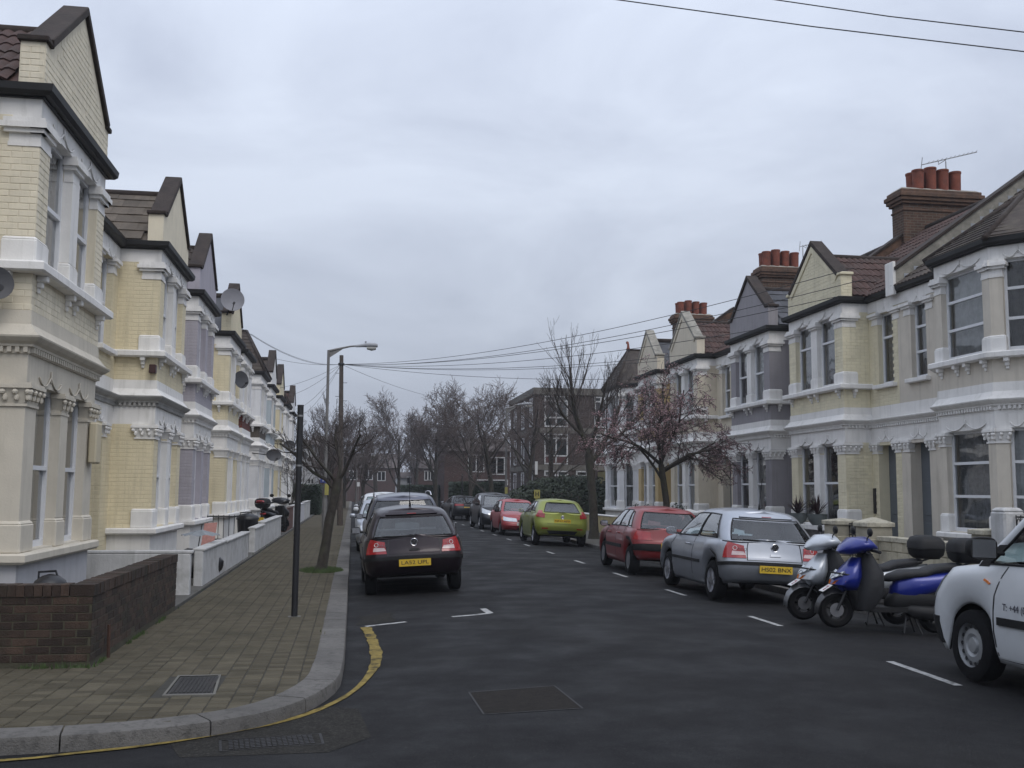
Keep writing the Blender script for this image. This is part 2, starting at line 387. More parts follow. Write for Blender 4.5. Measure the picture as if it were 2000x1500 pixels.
kfar.build('kerb_run', M_GRAN, kerb, kind='stuff')
# right pavement and kerb
M_SLAB = mat('pavement_slabs', (.17, .16, .145), .9, .2, 1.2, .3, 60, brick=((.07, .068, .06), .6, .6, 1), dirt=((.08, .075, .06), .5, .8))
def slab_mat():
    m = bpy.data.materials.new('paving_flags'); m.use_nodes = True; N, L = m.node_tree.nodes, m.node_tree.links; b = N['Principled BSDF']; b.inputs['Roughness'].default_value = .9
    g = N.new('ShaderNodeNewGeometry'); t = N.new('ShaderNodeTexBrick'); t.inputs['Scale'].default_value = 1; t.inputs['Brick Width'].default_value = .6; t.inputs['Row Height'].default_value = .45; t.inputs['Mortar Size'].default_value = .006
    t.inputs['Color1'].default_value = (.065, .061, .052, 1); t.inputs['Color2'].default_value = (.08, .076, .066, 1); t.inputs['Mortar'].default_value = (.06, .055, .05, 1); L.new(g.outputs['Position'], t.inputs['Vector']); L.new(t.outputs['Color'], b.inputs['Base Color']); return m
M_FLAG = slab_mat()
MB().box(7.6, 10.05, -8, 150, -.05, PH-.01).build('pavement', M_FLAG, kind='structure')
kr = MB().box(7.47, 7.5, -8, 150, -.05, .02).build('kerb', M_SAND, kind='structure')
y = 2.0; kf = MB()
while y < 120:
    L_ = r_.uniform(.8, 1.05)
    if 20 < y < 48: MB().box(7.46, 7.605, y+.005, y+L_-.005, -.04, PH).build('kerb_stone', M_GRAN, kr, bevel=.012)
    else: kf.box(7.46, 7.605, y+.005, y+L_-.005, -.04, PH)
    y += L_
kf.build('kerb_run', M_GRAN, kr, kind='stuff')
# gardens
M_GARDEN = mat('garden_concrete', (.08, .077, .07), .9, .25, 2)
MB().box(-9, -2.4, 10.3, 70, -.05, .13).build('garden_ground', M_GARDEN, kind='structure')
MB().box(10.0, 16, 3, 48, -.05, .13).build('garden_ground', M_GARDEN, kind='structure')
# ---------------------------------------------------------------- painted markings and iron covers
M_WHITE = mat('road_white', (.36, .36, .355), .8, .3, 20, .2, 60, dirt=((.035, .035, .035), .85, 9))
M_YELLOW = mat('road_yellow', (.22, .165, .05), .85, .35, 14, .2, 60, spec=.15, dirt=((.016, .016, .017), 1, 6))
def paint(pts, w, dz=.004):
    """strip along a list of road points"""
    P = [Vector((p[0], p[1])) for p in pts]; a, b = [], []
    for i, p in enumerate(P):
        d = (P[min(i+1, len(P)-1)]-P[max(i-1, 0)]).normalized(); n = Vector((-d.y, d.x))*(w/2)*random.uniform(.9, 1.06)
        for q, l in ((p+n, a), (p-n, b)): l.append((q.x, q.y, zroad(q.x, q.y)+dz))
    return MB().grid([a, b])
def up(o):
    me = o.data
    if me.polygons[0].normal.z < 0: me.flip_normals()
    return struct(o)
yl = [(-14, 7.15), (-4, 7.2), (-2.3, 7.27), (-1.77, 7.42), (-1.3, 7.6), (-.85, 7.9), (-.47, 8.22), (-.17, 8.72), (.07, 9.4), (.22, 10.2), (.285, 10.9), (.29, 11.6), (.26, 12.6), (.21, 13.5)]
yl = resample(yl, .12)
wd = [.06 if p.y < 9.5 else lerp(.06, .13, min(1, (p.y-9.5)/1.5)) for p in yl]
a, b = [], []
for i, p in enumerate(yl):
    d = (yl[min(i+1, len(yl)-1)]-yl[max(i-1, 0)]).normalized(); n = Vector((-d.y, d.x))*(wd[i]/2*random.uniform(.8, 1.12))
    for q, l in ((p+n, a), (p-n, b)): l.append((q.x, q.y, zroad(q.x, q.y)+.009))
up(MB().grid([a, b]).build('yellow_line', M_YELLOW))
def gl(pts): return [onroad(*p) for p in pts]
for seg in ([(714, 1224), (740, 1221), (793, 1215)], [(883, 1205), (920, 1202), (957, 1198)], [(957, 1198), (943, 1189)]):
    up(paint(gl(seg), .1).build('bay_marking', M_WHITE))
for y in [6.6, 9.3, 13.1, 16.9, 20.5, 24.3, 28.0, 31.8, 35.5, 39.2, 43, 46.7, 50.5, 54.2, 58, 62]:
    l = .52 if y != 9.3 else .6
    up(paint([(5.42, y-l), (5.42, y), (5.42, y+l)], .085).build('bay_dash', M_WHITE))
M_IRON = mat('cast_iron', (.018, .017, .018), .6, .3, 8, .3, 50, metal=.4)
M_IRON2 = mat('cast_iron_worn', (.03, .028, .027), .55, .3, 6, .4, 90, metal=.3, dirt=((.05, .03, .018), .5, 3))
M_CONC = mat('concrete', (.12, .115, .1), .9, .2, 3, .3, 40, dirt=((.12, .11, .1), .6, 2.5))
def cover(name, label, quad, z, frame_m, lid_m, fw, rib):
    P = [Vector((q[0], q[1])) for q in quad]; c = sum(P, Vector((0, 0)))/4
    t = thing(name, label, 'cover', (c.x, c.y, z))
    def ring(s): return [c+(p-c).normalized()*((p-c).length+s) for p in P]
    o, i_ = ring(fw), ring(0)
    MB().add([(p.x, p.y, z) for p in o]+[(p.x, p.y, z) for p in i_]+[(p.x, p.y, z-.05) for p in o], [(k, (k+1) % 4, (k+1) % 4+4, k+4) for k in range(4)]+[(k+8, (k+1) % 4+8, (k+1) % 4, k) for k in range(4)]).build('frame', frame_m, t)
    mb = MB(); u, v = P[1]-P[0], P[3]-P[0]
    j = [c+(p-c)*.96 for p in P]
    mb.hexa([(p.x, p.y, z-.03) for p in j]+[(p.x, p.y, z-.004) for p in j])
    nu, nv = rib
    for a_ in range(nu):
        for b_ in range(nv):
            q = P[0]+u*(.06+.88*(a_+.5)/nu)+v*(.06+.88*(b_+.5)/nv); du, dv = u*(.33/nu), v*(.3/nv)
            mb.hexa([(p.x, p.y, z-.01) for p in (q-du-dv, q+du-dv, q+du+dv, q-du+dv)]+[(p.x, p.y, z+.002) for p in (q-du-dv, q+du-dv, q+du+dv, q-du+dv)])
    mb.build('lid', lid_m, t)
cover('inspection_cover', 'square iron inspection cover in a concrete surround set in the block paving', [(-1.45, 8.8), (-1.08, 8.8), (-1.14, 9.62), (-1.47, 9.62)], PH+.002, M_CONC, M_IRON2, .055, (10, 18))
cover('drain_cover', 'long ribbed iron drain cover in the gutter by the yellow line', [(-.83, 7.36), (-.17, 7.48), (-.2, 7.78), (-.87, 7.66)], .006, M_IRON, M_IRON, .02, (16, 6))
cc = [onroad(*p) for p in ((945, 1396), (1138, 1384), (1083, 1340), (916, 1353))]
M_FILL = mat('filled_cover', (.019, .017, .0155), .9, .3, 9, .5, 50, spec=.12, dirt=((.036, .031, .027), .6, 25))
cvt = thing('carriageway_cover', 'large square iron access cover worn flush with the middle of the road', 'cover', (sum(p.x for p in cc)/4, sum(p.y for p in cc)/4, .03))
up(MB().grid([[(lambda q: (q.x, q.y, zroad(q.x, q.y)+.002))(cc[0].lerp(cc[1], i/6).lerp(cc[3].lerp(cc[2], i/6), j/6)) for i in range(7)] for j in range(7)]).build('lid', M_FILL, cvt)).pop('kind')
for p, q in zip(cc, cc[1:]+cc[:1]): up(paint([tuple(p.lerp(q, t))[:2] for t in (0, .25, .5, .75, 1)], .016, .004).build('frame', M_IRON, cvt)).pop('kind')
# resurfaced trench patch
M_PATCH = mat('tar_patch', (.0195, .0195, .0215), .85, .25, 2, .4, 120, spec=.15, dirt=((.05, .048, .045), .5, 60))
tp = [onroad(*p) for p in ((640, 1380), (700, 1385), (725, 1440), (640, 1470), (350, 1480), (330, 1450), (440, 1415))]
M_GRIT = mat('gritty_tarmac', (.021, .02, .018), .9, .35, 9, .6, 70, spec=.15, dirt=((.075, .07, .062), .6, 40))
up(MB().add([(p.x, p.y, zroad(p.x, p.y)+.002) for p in tp], [tuple(range(len(tp)))]).build('gutter_patch', M_GRIT, fix=False))

def patch_poly(pts, name, m, dz=.003):
    P = [onroad(*p) for p in pts]; n = []
    for a, b in zip(P, P[1:]+P[:1]):
        k = max(2, int((b-a).length/.25))
        for i in range(k): q = a.lerp(b, i/k); w = .06; n.append((q.x+random.uniform(-w, w), q.y+random.uniform(-w, w), 0))
    c = sum((Vector(q) for q in n), Vector())/len(n)
    rows = [[(lerp(c.x, q[0], t), lerp(c.y, q[1], t), 0) for q in n+n[:1]] for t in (.02, .25, .5, .75, 1)]
    rows = [[(x, y, zroad(x, y)+dz) for x, y, _ in r] for r in rows]
    up(MB().grid(rows).build(name, m))
patch_poly([(700, 1205), (760, 1196), (765, 1214), (705, 1222)], 'worn_patch', M_GRIT)
# ---------------------------------------------------------------- terraced houses
SILL0, SILL1, PED1, CAP0, CAP1, HEAD, DEN0, DEN1, BAND, S20, S21, PED2, C20, C21, GUT0, GUT1 = .93, 1.05, 1.4, 2.66, 2.92, 2.93, 3.25, 3.45, 3.74, 4.16, 4.28, 4.58, 5.62, 5.94, 6.2, 6.33
KNEE, PEAK, SLOPE, RIDGE_D = 6.86, 7.9, .73, -3.6
def paintm(name, c, brick=False, **k):
    if brick: return mat(name, c, .85, .1, 2.5, .3, 40, brick=(tuple(x*.94 for x in c), .225, .075, .3), streak=.42, **k)
    return mat(name, c, .85, .08, 2.5, .12, 40, streak=.36, **k)
M_TRIM = paintm('white_masonry_paint', (.78, .765, .74))
M_TRIMB = paintm('beige_masonry_paint', (.6, .55, .46))
M_CREAMW = paintm('cream_masonry', (.52, .46, .33))
M_UPVC = mat('window_white', (.7, .71, .73), .45, .05, 5, 0)
M_GLASS = glass_mat('window_glass', (.78, .8, .8))
M_DARKROOM = mat('dim_room', (.018, .018, .02), .9, .2, 2, 0)  # flat dark colour painted in place of the unlit room behind a window
M_NET = mat('net_curtain', (.55, .56, .57), .95, .25, 6, 0)
M_BLIND = mat('pale_blind', (.42, .42, .42), .9, .1, 4, 0)
M_NET2 = mat('grey_net_curtain', (.3, .31, .33), .95, .35, 9, 0); M_DRAPE = mat('dim_drape', (.12, .115, .11), .95, .4, 5, 0)
M_GUT = mat('black_gutter', (.009, .009, .01), .6, .3, 5, .1)
M_COPE = mat('dark_coping', (.032, .022, .018), .9, .45, 4, .5, 30, dirt=((.06, .052, .04), .4, 5))
M_STONE = mat('stone_coping', (.28, .265, .23), .9, .3, 4, .4, 30, dirt=((.1, .1, .085), .6, 3))
M_TILE = mat('brown_roof_tile', (.055, .042, .035), .85, .3, 5, .4, 40, rnd=.25, dirt=((.12, .105, .075), .45, 3))
M_TILER = mat('red_roof_tile', (.065, .034, .028), .85, .3, 5, .4, 40, rnd=.25, dirt=((.07, .06, .05), .5, 3))
M_SLATE = mat('grey_slate', (.06, .062, .072), .7, .3, 5, .3, 40, rnd=.25)
M_TILEB = mat('buff_roof_tile', (.105, .085, .065), .85, .3, 5, .4, 40, rnd=.25, dirt=((.06, .05, .04), .5, 3))
M_LEAD = mat('lead_flashing', (.3, .32, .35), .6, .25, 6, .3, 30)
M_BRICKR = mat('red_brick', (.2, .07, .045), .9, .3, 8, .4, 60, rnd=.3, dirt=((.05, .035, .03), .5, 4))
M_STOCK = mat('stock_brick_dark', (.11, .062, .04), .9, .4, 8, .4, 60, dirt=((.035, .03, .028), .6, 2.5))
M_MORTAR = mat('mortar', (.16, .14, .12), .95, .3, 8, .3)
M_POT = mat('terracotta_pot', (.19, .052, .03), .85, .3, 5, .2, dirt=((.06, .03, .025), .5, 4))
M_DOOR = mat('grey_door', (.11, .125, .14), .5, .1, 3, 0)
M_BRASS = mat('brass', (.5, .4, .2), .35, .1, 5, 0, metal=1)
M_BLACKM = mat('black_metal', (.012, .012, .014), .45, .2, 6, .05)

brickm = {}
def brick_mesh(m, w=.106, h=.0335, d=.0055, c=.004):
    k = m.name
    if k not in brickm:
        brickm[k] = MB().add([(-w, 0, -h), (w, 0, -h), (w, 0, h), (-w, 0, h), (-w, -d+c, -h), (w, -d+c, -h), (w, -d+c, h), (-w, -d+c, h), (-w+c, -d, -h+c), (w-c, -d, -h+c), (w-c, -d, h-c), (-w+c, -d, h-c)],
            [(0, 1, 5, 4), (1, 2, 6, 5), (2, 3, 7, 6), (3, 0, 4, 7), (4, 5, 9, 8), (5, 6, 10, 9), (6, 7, 11, 10), (7, 4, 8, 11), (8, 9, 10, 11)]).mesh('brick', m)
    return brickm[k]
BR = random.Random(11)
class Bricks:
    """collects brick positions on flat panels; the first 'limit' become objects, the rest one joined part"""
    def __init__(s, m, parent, limit): s.m = m; s.p = parent; s.limit = limit; s.n = 0; s.mb = MB()
    def panel(s, O, ex, nrm, w, z0, z1, keep=None):
        """O: (x,y) start, ex: unit vector along panel, nrm: outward"""
        me = brick_mesh(s.m); ex = Vector(ex); nrm = Vector(nrm); row = 0; z = z0
        if ex.cross(-nrm).z < 0: pass
        while z+.06 <= z1+.012:
            t = -(.1125 if row % 2 else 0)
            while t < w-.01:
                a, b = max(t, 0), min(t+.225, w)
                if b-a > .05 and (keep is None or keep((a+b)/2, z+.0375)):
                    c = Vector((O[0], O[1], 0))+ex*((a+b)/2); sc = (b-a-.01)/.215
                    M = frame((c.x, c.y, min(z, z1-.07)+.0375), ex, -nrm, (0, 0, 1), sc, BR.uniform(.6, 1.15), 1)
                    if BR.random() > .03:
                        if s.n < s.limit: inst('brick', me, M, s.p); s.n += 1
                        else:
                            k = len(s.mb.v); s.mb.v += [tuple(M @ v.co) for v in me.vertices]; s.mb.f += [tuple(k+i for i in p.vertices) for p in me.polygons]
                t += .225
            z += .075; row += 1
    def done(s):
        if s.mb.v: s.mb.build('brickwork', s.m, s.p, kind='stuff')
tilem = {}
def tile_mesh(m, roll):
    k = (m.name, roll)
    if k not in tilem:
        w, l, h = .15, .19, .014; mb = MB()
        if roll:   # bold double roll profile
            xs_ = [-w, -w*.75, -w*.45, -w*.15, 0, w*.25, w*.55, w*.85, w]; hs = [0, .022, .03, .01, .0, .022, .03, .01, 0]
        else: xs_ = [-w+.002, 0, w-.002]; hs = [0, .001, 0]
        r0 = [(x, -l, z+h) for x, z in zip(xs_, hs)]; r1 = [(x, l, z*.9-.006) for x, z in zip(xs_, hs)]; rb = [(x, -l, z-.012) for x, z in zip(xs_, hs)]
        mb.grid([rb, r0, r1]); tilem[k] = mb.mesh('roof_tile', m, smooth=40 if roll else None, fix=False)
    return tilem[k]
class Tiles:
    def __init__(s, m, parent, limit, roll): s.m = m; s.p = parent; s.limit = limit; s.n = 0; s.mb = MB(); s.roll = roll
    def plane(s, O, eu, ev, W, H, keep=None, gw=.3, gv=.34):
        me = tile_mesh(s.m, s.roll); eu, ev = Vector(eu).normalized(), Vector(ev).normalized(); n = eu.cross(ev)
        if n.z < 0: n = -n; O = Vector(O)+eu*W; eu = -eu
        O = Vector(O); r = 0; v = 0
        while v < H-.05:
            u = -gw/2 if (r % 2 and not s.roll) else 0
            while u < W-.02:
                cu, cv = u+gw/2, v+gv/2
                if 0 <= cu <= W and (keep is None or keep(O+eu*cu+ev*cv)):
                    M = frame(O+eu*cu+ev*cv+n*(.02+BR.uniform(-.003, .004)), eu, ev, n)
                    if s.n < s.limit: inst('roof_tile', me, M, s.p); s.n += 1
                    else:
                        k = len(s.mb.v); s.mb.v += [tuple(M @ q.co) for q in me.vertices]; s.mb.f += [tuple(k+i for i in p.vertices) for p in me.polygons]
                u += gw
            v += gv; r += 1
    def done(s):
        if s.mb.v: s.mb.build('tiling', s.m, s.p, kind='stuff', fix=False)

class House:
    def __init__(s, side, label, u0, u1, bay, seg_win, col, gf, trim, gftrim, **k):
        s.side = side; s.u0, s.u1 = u0, u1; s.k = k
        s.SB = .75 if side == 'L' else .65
        s.x0, s.sg = (-4.35, 1) if side == 'L' else (11.85, -1)
        s.col, s.gf, s.trim, s.gftrim = col, gf, trim, gftrim
        s.bay, s.seg_win = bay, seg_win
        s.det = k.get('det', 2)
        s.root = thing('terraced_house', label, 'house', (s.x0, (u0+u1)/2, 0), 'bay-fronted terraced houses along the street')
        s.b0, s.b1 = bay[0][1], bay[-1][1]
        s.build()
    def T(s, d, u, z): return (s.x0+s.sg*d, u, z)
    def mb(s): return MB(s.T)
    # --- a flat wall panel between outline points p,q (d,u), with openings [(a0,a1,z0,z1)]
    def seg(s, p, q):
        p, q = Vector(p), Vector(q); e = (q-p); L_ = e.length; e = e/L_; n = Vector((e.y, -e.x))     # outward for increasing u
        return (lambda a, o, z: tuple((p+e*a+n*o))+(z,)), L_
    def panel(s, mb, p, q, z0, z1, opens=(), th=.24):
        f, L_ = s.seg(p, q)
        A = sorted({0, L_} | {round(x, 4) for o in opens for x in o[:2]}); Zs = sorted({z0, z1} | {z for o in opens for z in o[2:] if z0 < z < z1})
        full = lambda i, j: 0 <= i < len(A)-1 and 0 <= j < len(Zs)-1 and not any(o[0]-1e-3 <= (A[i]+A[i+1])/2 <= o[1]+1e-3 and o[2] <= (Zs[j]+Zs[j+1])/2 <= o[3] for o in opens)
        for i in range(len(A)-1):
            for j in range(len(Zs)-1):
                if not full(i, j): continue
                a, b, c, d = A[i], A[i+1], Zs[j], Zs[j+1]
                mb.add([f(a, 0, c), f(b, 0, c), f(b, 0, d), f(a, 0, d)], [(0, 1, 2, 3)])
                if i > 0 and not full(i-1, j): mb.add([f(a, 0, c), f(a, 0, d), f(a, -th, d), f(a, -th, c)], [(0, 1, 2, 3)])
                if i < len(A)-2 and not full(i+1, j): mb.add([f(b, 0, c), f(b, -th, c), f(b, -th, d), f(b, 0, d)], [(0, 1, 2, 3)])
                if not full(i, j-1): mb.add([f(a, 0, c), f(a, -th, c), f(b, -th, c), f(b, 0, c)], [(0, 1, 2, 3)])
                if not full(i, j+1): mb.add([f(a, 0, d), f(b, 0, d), f(b, -th, d), f(a, -th, d)], [(0, 1, 2, 3)])
    def sweep(s, mb, line, prof):
        """mitred moulding along outline; prof (outward, z) closed"""
        P = [Vector(p) for p in line]; rows = []
        for i, p in enumerate(P):
            ns = []
            for a, b in ((i-1, i), (i, i+1)):
                if a >= 0 and b < len(P): e = (P[b]-P[a]).normalized(); ns.append(Vector((e.y, -e.x)))
            n = sum(ns, Vector((0, 0)))
            n = n/(n.dot(ns[0])) if len(ns) > 1 else ns[0]
            rows.append([(p.x+n.x*o, p.y+n.y*o, z) for o, z in prof+prof[:1]])
        mb.grid(rows); k = len(prof)+1
        mb.add([q for q in rows[0][:-1]], [tuple(range(k-1))]); mb.add([q for q in rows[-1][:-1]], [tuple(range(k-1))])
    def window(s, p, q, a0, a1, z0, z1, style='sash', curtain_or_dark_sheet=None, set_=.11):
        f, L_ = s.seg(p, q); T2 = lambda a, o, z: s.T(*f(a, o, z)); fw = .05
        mb = MB(T2); o0, o1 = -set_-.06, -set_
        mb.box(a0, a0+fw, o0, o1, z0, z1).box(a1-fw, a1, o0, o1, z0, z1).box(a0+fw, a1-fw, o0, o1, z0, z0+fw+.02).box(a0+fw, a1-fw, o0, o1, z1-fw, z1)
        bars = {'sash': [.5], 'top': [.66], 'three': [.35, .68]}[style]
        zs = [z0+fw+.02]
        for t in bars:
            zb = lerp(z0, z1, t); mb.box(a0+fw, a1-fw, o0-.004, o1+.008, zb-.026, zb+.026); zs += [zb-.026, zb+.026]
        zs.append(z1-fw)
        w = mb.build('window', M_UPVC, s.root)
        for i in range(0, len(zs), 2):
            oo = -set_-.03-(.012 if style == 'sash' and i == 0 else 0)
            MB(T2).add([(a0+fw, oo, zs[i]), (a1-fw, oo, zs[i]), (a1-fw, oo, zs[i+1]), (a0+fw, oo, zs[i+1])], [(0, 1, 2, 3) if s.sg > 0 else (3, 2, 1, 0)]).build('pane', M_GLASS, w, fix=False)
        m = curtain_or_dark_sheet or M_DARKROOM  # with no curtain given, a dark sheet paints the room's shade
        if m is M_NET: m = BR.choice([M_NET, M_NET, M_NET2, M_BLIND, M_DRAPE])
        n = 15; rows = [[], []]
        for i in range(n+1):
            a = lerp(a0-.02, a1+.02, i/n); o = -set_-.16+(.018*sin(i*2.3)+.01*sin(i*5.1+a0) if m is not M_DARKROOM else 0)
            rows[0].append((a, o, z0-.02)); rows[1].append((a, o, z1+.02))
        MB(T2).grid(rows).build('curtain_or_dark_sheet', m, w, fix=False)
    def ogee(s, f, a0, a1, z, m_):
        mb = MB()
        c, w = (a0+a1)/2, (a1-a0)/2
        for sg in (-1, 1):
            pts = []
            for i in range(7):
                t = i/6; a = c+sg*w*(1-.95*t); zz = z+.09-.1*sin(pi*t)**.8+(.03*t); pts.append(s.T(*f(a, .012, zz)))
            mb.tube(pts, .011, 5)
        mb.tube([s.T(*f(c, .012, z+.06)), s.T(*f(c, .014, z+.2))], .011, 5); mb.build('hood_moulding', m_, s.root, smooth=True)
    def capital(s, parts, f, a0, a1, leafy, z0, z1, ret=.0):
        """capital on a pier between a0,a1; ret = how far the pier face returns behind"""
        b = -.1; mb = MB(lambda a, o, z: s.T(*f(a, o, z)))
        if leafy:
            h = z1-z0
            mb.box(a0-.02, a1+.02, b, .022, z0, z0+.03)
            mb.frustum(a0+.01, a1-.01, b, .01, z0+.03, a0-.05, a1+.05, b, .055, z1-.06)
            mb.box(a0-.075, a1+.075, b, .08, z1-.06, z1-.02); mb.box(a0-.06, a1+.06, b, .065, z1-.02, z1+.004)
            if s.det > 1:
                n = max(2, int((a1-a0)/.11))
                for i in range(n+1):
                    a = lerp(a0-.035, a1+.035, i/n)
                    mb.ball((a, .06, z1-.1), (.035, .03, .032)); mb.ball((lerp(a, (a0+a1)/2, .1)+.02, .04, z0+.1), (.03, .025, .042))
        else:
            mb.box(a0-.012, a1+.012, b, .014, z0, z0+.05); mb.box(a0-.004, a1+.004, b, .006, z0+.05, z0+.15)
            mb.box(a0-.05, a1+.05, b, .052, z0+.15, z0+.2); mb.box(a0-.085, a1+.085, b, .088, z0+.2, z0+.265); mb.box(a0-.06, a1+.06, b, .064, z0+.265, z1)
        mb.build('capital', parts, s.root, smooth=35)
    def pedestal(s, f, a0, a1, z0, z1, m, e=.03):
        mb = MB(lambda a, o, z: s.T(*f(a, o, z)))
        mb.box(a0-e, a1+e, -.2, .035, z0, z1-.04); mb.frustum(a0-e, a1+e, -.2, .035, z1-.04, a0-.003, a1+.003, -.2, .006, z1); mb.build('pier_base', m, s.root, bevel=.012)
    def build(s):
        k = s.k; root = s.root; line = s.bay; g = s.mb; SB = s.SB
        # bay storeys
        for st, (z0, wz0, z1, wall_m, trim, leafy, caps, peds) in enumerate((
                (SILL1-.02, SILL1+.02, HEAD, s.gf, s.gftrim, True, (CAP0, CAP1), (SILL1, PED1)),
                (S21-.02, S21+.02, C21, s.col, s.trim, False, (C20, C21), (S21, PED2)))):
            wall = g(); frz = g(); capm = s.gftrim if st == 0 else s.trim
            ztop = DEN0 if st == 0 else GUT0+.05
            for si in range(len(line)-1):
                p, q = line[si], line[si+1]; f, L_ = s.seg(p, q); n = s.seg_win[si]
                ops = []
                if n:
                    ep = .4 if L_ > 2 else .22 ; mp_ = .32; ow = (L_-2*ep-mp_*(n-1))/n
                    ops = [(ep+i*(ow+mp_), ep+i*(ow+mp_)+ow, wz0, z1) for i in range(n)]
                s.panel(wall, p, q, z0, z1, ops); s.panel(frz, p, q, z1, ztop, [])
                for a0, a1, _, _ in ops:     # lintel soffit
                    frz.add([f(a0, 0, z1+.0005), f(a1, 0, z1+.0005), f(a1, -.24, z1+.0005), f(a0, -.24, z1+.0005)], [(0, 1, 2, 3)])
                for i, o in enumerate(ops):
                    s.window(p, q, o[0], o[1], wz0, z1, k.get('wstyle', ('sash', 'sash'))[st], k.get('curt', (None, None))[st])
                    if s.det > 1: s.ogee(f, o[0]+.03, o[1]-.03, z1+.01, trim)
                edges = [0]+[x for o in ops for x in o[:2]]+[L_]
                if ops:
                    for i in range(0, len(edges), 2):
                        a0, a1 = edges[i], edges[i+1]
                        s.capital(capm, f, a0 if i else a0-.001, a1, leafy, *caps)
                        mid = 0 < i < len(edges)-2
                        if mid and k.get('midwhite', True):
                            MB(lambda a, o, z: s.T(*f(a, o, z))).box(a0-.002, a1+.002, -.2, .012, peds[1], caps[0]).build('pier', k.get('pier_m', s.trim) if st else k.get('pier_gf', s.gftrim), root)
                        s.pedestal(f, a0, a1, *peds, trim)
                elif L_ > .3 and not k.get('plain_side'):    # solid bay side: capital and pedestal return round the corner
                    far_end = si == len(line)-2
                    a0, a1 = (0, .33) if far_end else (L_-.33, L_)
                    s.capital(capm, f, a0, a1, leafy, *caps); s.pedestal(f, a0, a1, *peds, trim, .02)
            wall.build('bay_wall', wall_m, root, fix=False); frz.build('frieze', trim, root, fix=False)
        # plinth, sills, cornice, spandrel
        pl = g(); sp = g(); bd = g()
        for p, q in zip(line, line[1:]):
            s.panel(pl, p, q, -.05, SILL0+.02); s.panel(sp, p, q, BAND-.02, S20+.02)
        pl.build('plinth', k.get('plinth', s.gftrim), root, fix=False); sp.build('spandrel_wall', k.get('spandrel', s.col), root, fix=False)
        m = g(); s.sweep(m, line, [(-.1, SILL0), (.09, SILL0), (.12, SILL0+.03), (.12, SILL1-.02), (.1, SILL1), (-.1, SILL1)]); m.build('sill', s.gftrim, root)
        m = g(); s.sweep(m, line, [(-.1, S20), (.13, S20), (.16, S20+.02), (.16, S21-.02), (.14, S21), (-.1, S21)]); m.build('sill', s.trim, root)
        m = g(); s.sweep(m, line, [(-.1, DEN0), (.015, DEN0), (.02, DEN0+.07), (.06, DEN0+.075), (.065, DEN0+.1), (.11, DEN0+.13), (.15, DEN0+.17), (.155, DEN1-.01), (.13, DEN1), (-.1, DEN1)]); m.build('cornice', k.get('cornice_m', s.gftrim), root)
        m = g(); s.sweep(m, line, [(-.1, DEN1-.001), (.12, DEN1-.001), (.02, DEN1+.13), (.012, BAND), (-.1, BAND)]); m.build('string_band', s.trim if not k.get('band_m') else k['band_m'], root)
        if s.det > 0:
            m = g()
            for p, q in zip(line, line[1:]):
                f, L_ = s.seg(p, q); a = .03
                m.T = lambda a_, o, z, f=f: s.T(*f(a_, o, z))
                while a < L_-.03: m.box(a, a+.045, .01, .055, DEN0+.012, DEN0+.072); a += .085
            m.T = s.T; m.build('dentil_course', k.get('cornice_m', s.gftrim), root, kind='stuff')
            for p, q in zip(line, line[1:]):
                f, L_ = s.seg(p, q)
                if L_ < .3: continue
                for a in ([.18, L_/2-.17, L_/2+.17, L_-.18] if L_ > 1.5 else [L_-.25]):
                    m = MB(lambda a_, o, z: s.T(*f(a_, o, z)))
                    m.box(a-.045, a+.045, 0, .12, S20-.07, S20+.005); m.box(a-.035, a+.035, 0, .07, S20-.14, S20-.07); m.box(a-.028, a+.028, 0, .035, S20-.2, S20-.14); m.build('bracket', s.trim, root, bevel=.01)
        # main wall flanking the bay
        ends = [(s.u0, s.b0), (s.b1, s.u1)]
        for wi, (a, b) in enumerate(ends):
            if b-a < .05: continue
            ops = k.get('openings', {}).get(wi, [])      # list of (kind,u0,u1)
            for st, (z0, z1, m_) in enumerate(((-.05, DEN0, s.gf), (DEN0, BAND, s.trim), (BAND, GUT0+.05, s.col))):
                oo = []
                for kind, c0, c1 in ops:
                    if kind == 'door' and st == 0: oo.append((c0-a, c1-a, .28, 2.85))
                    if kind == 'win' and st == 2: oo.append((c0-a, c1-a, 4.22, 5.86))
                    if kind == 'gwin' and st == 0: oo.append((c0-a, c1-a, 1.05, 2.9))
                w = g(); s.panel(w, (0, a), (0, b), z0, z1, oo, .24 if st else .3); w.build('main_wall', m_, root, fix=False)
            m = g(); s.sweep(m, [(0, a), (0, b)], [(-.1, DEN0), (.015, DEN0), (.02, DEN0+.07), (.06, DEN0+.075), (.065, DEN0+.1), (.11, DEN0+.13), (.15, DEN0+.17), (.155, DEN1-.01), (.13, DEN1), (-.1, DEN1)]); m.build('cornice', k.get('cornice_m', s.gftrim), root)
            m = g(); s.panel(m, (.012, a), (.012, b), CAP1, DEN0, []); m.build('frieze', s.gftrim, root, fix=False)
            m = g(); s.panel(m, (.012, a), (.012, b), C21, GUT0+.04, []); m.build('frieze', s.trim, root, fix=False)
            dn = g(); aa = a+.03
            while aa < b-.05 and s.det > 0: dn.box(.01, .055, aa, aa+.045, DEN0+.012, DEN0+.072); aa += .085
            dn.build('dentil_course', k.get('cornice_m', s.gftrim), root, kind='stuff')
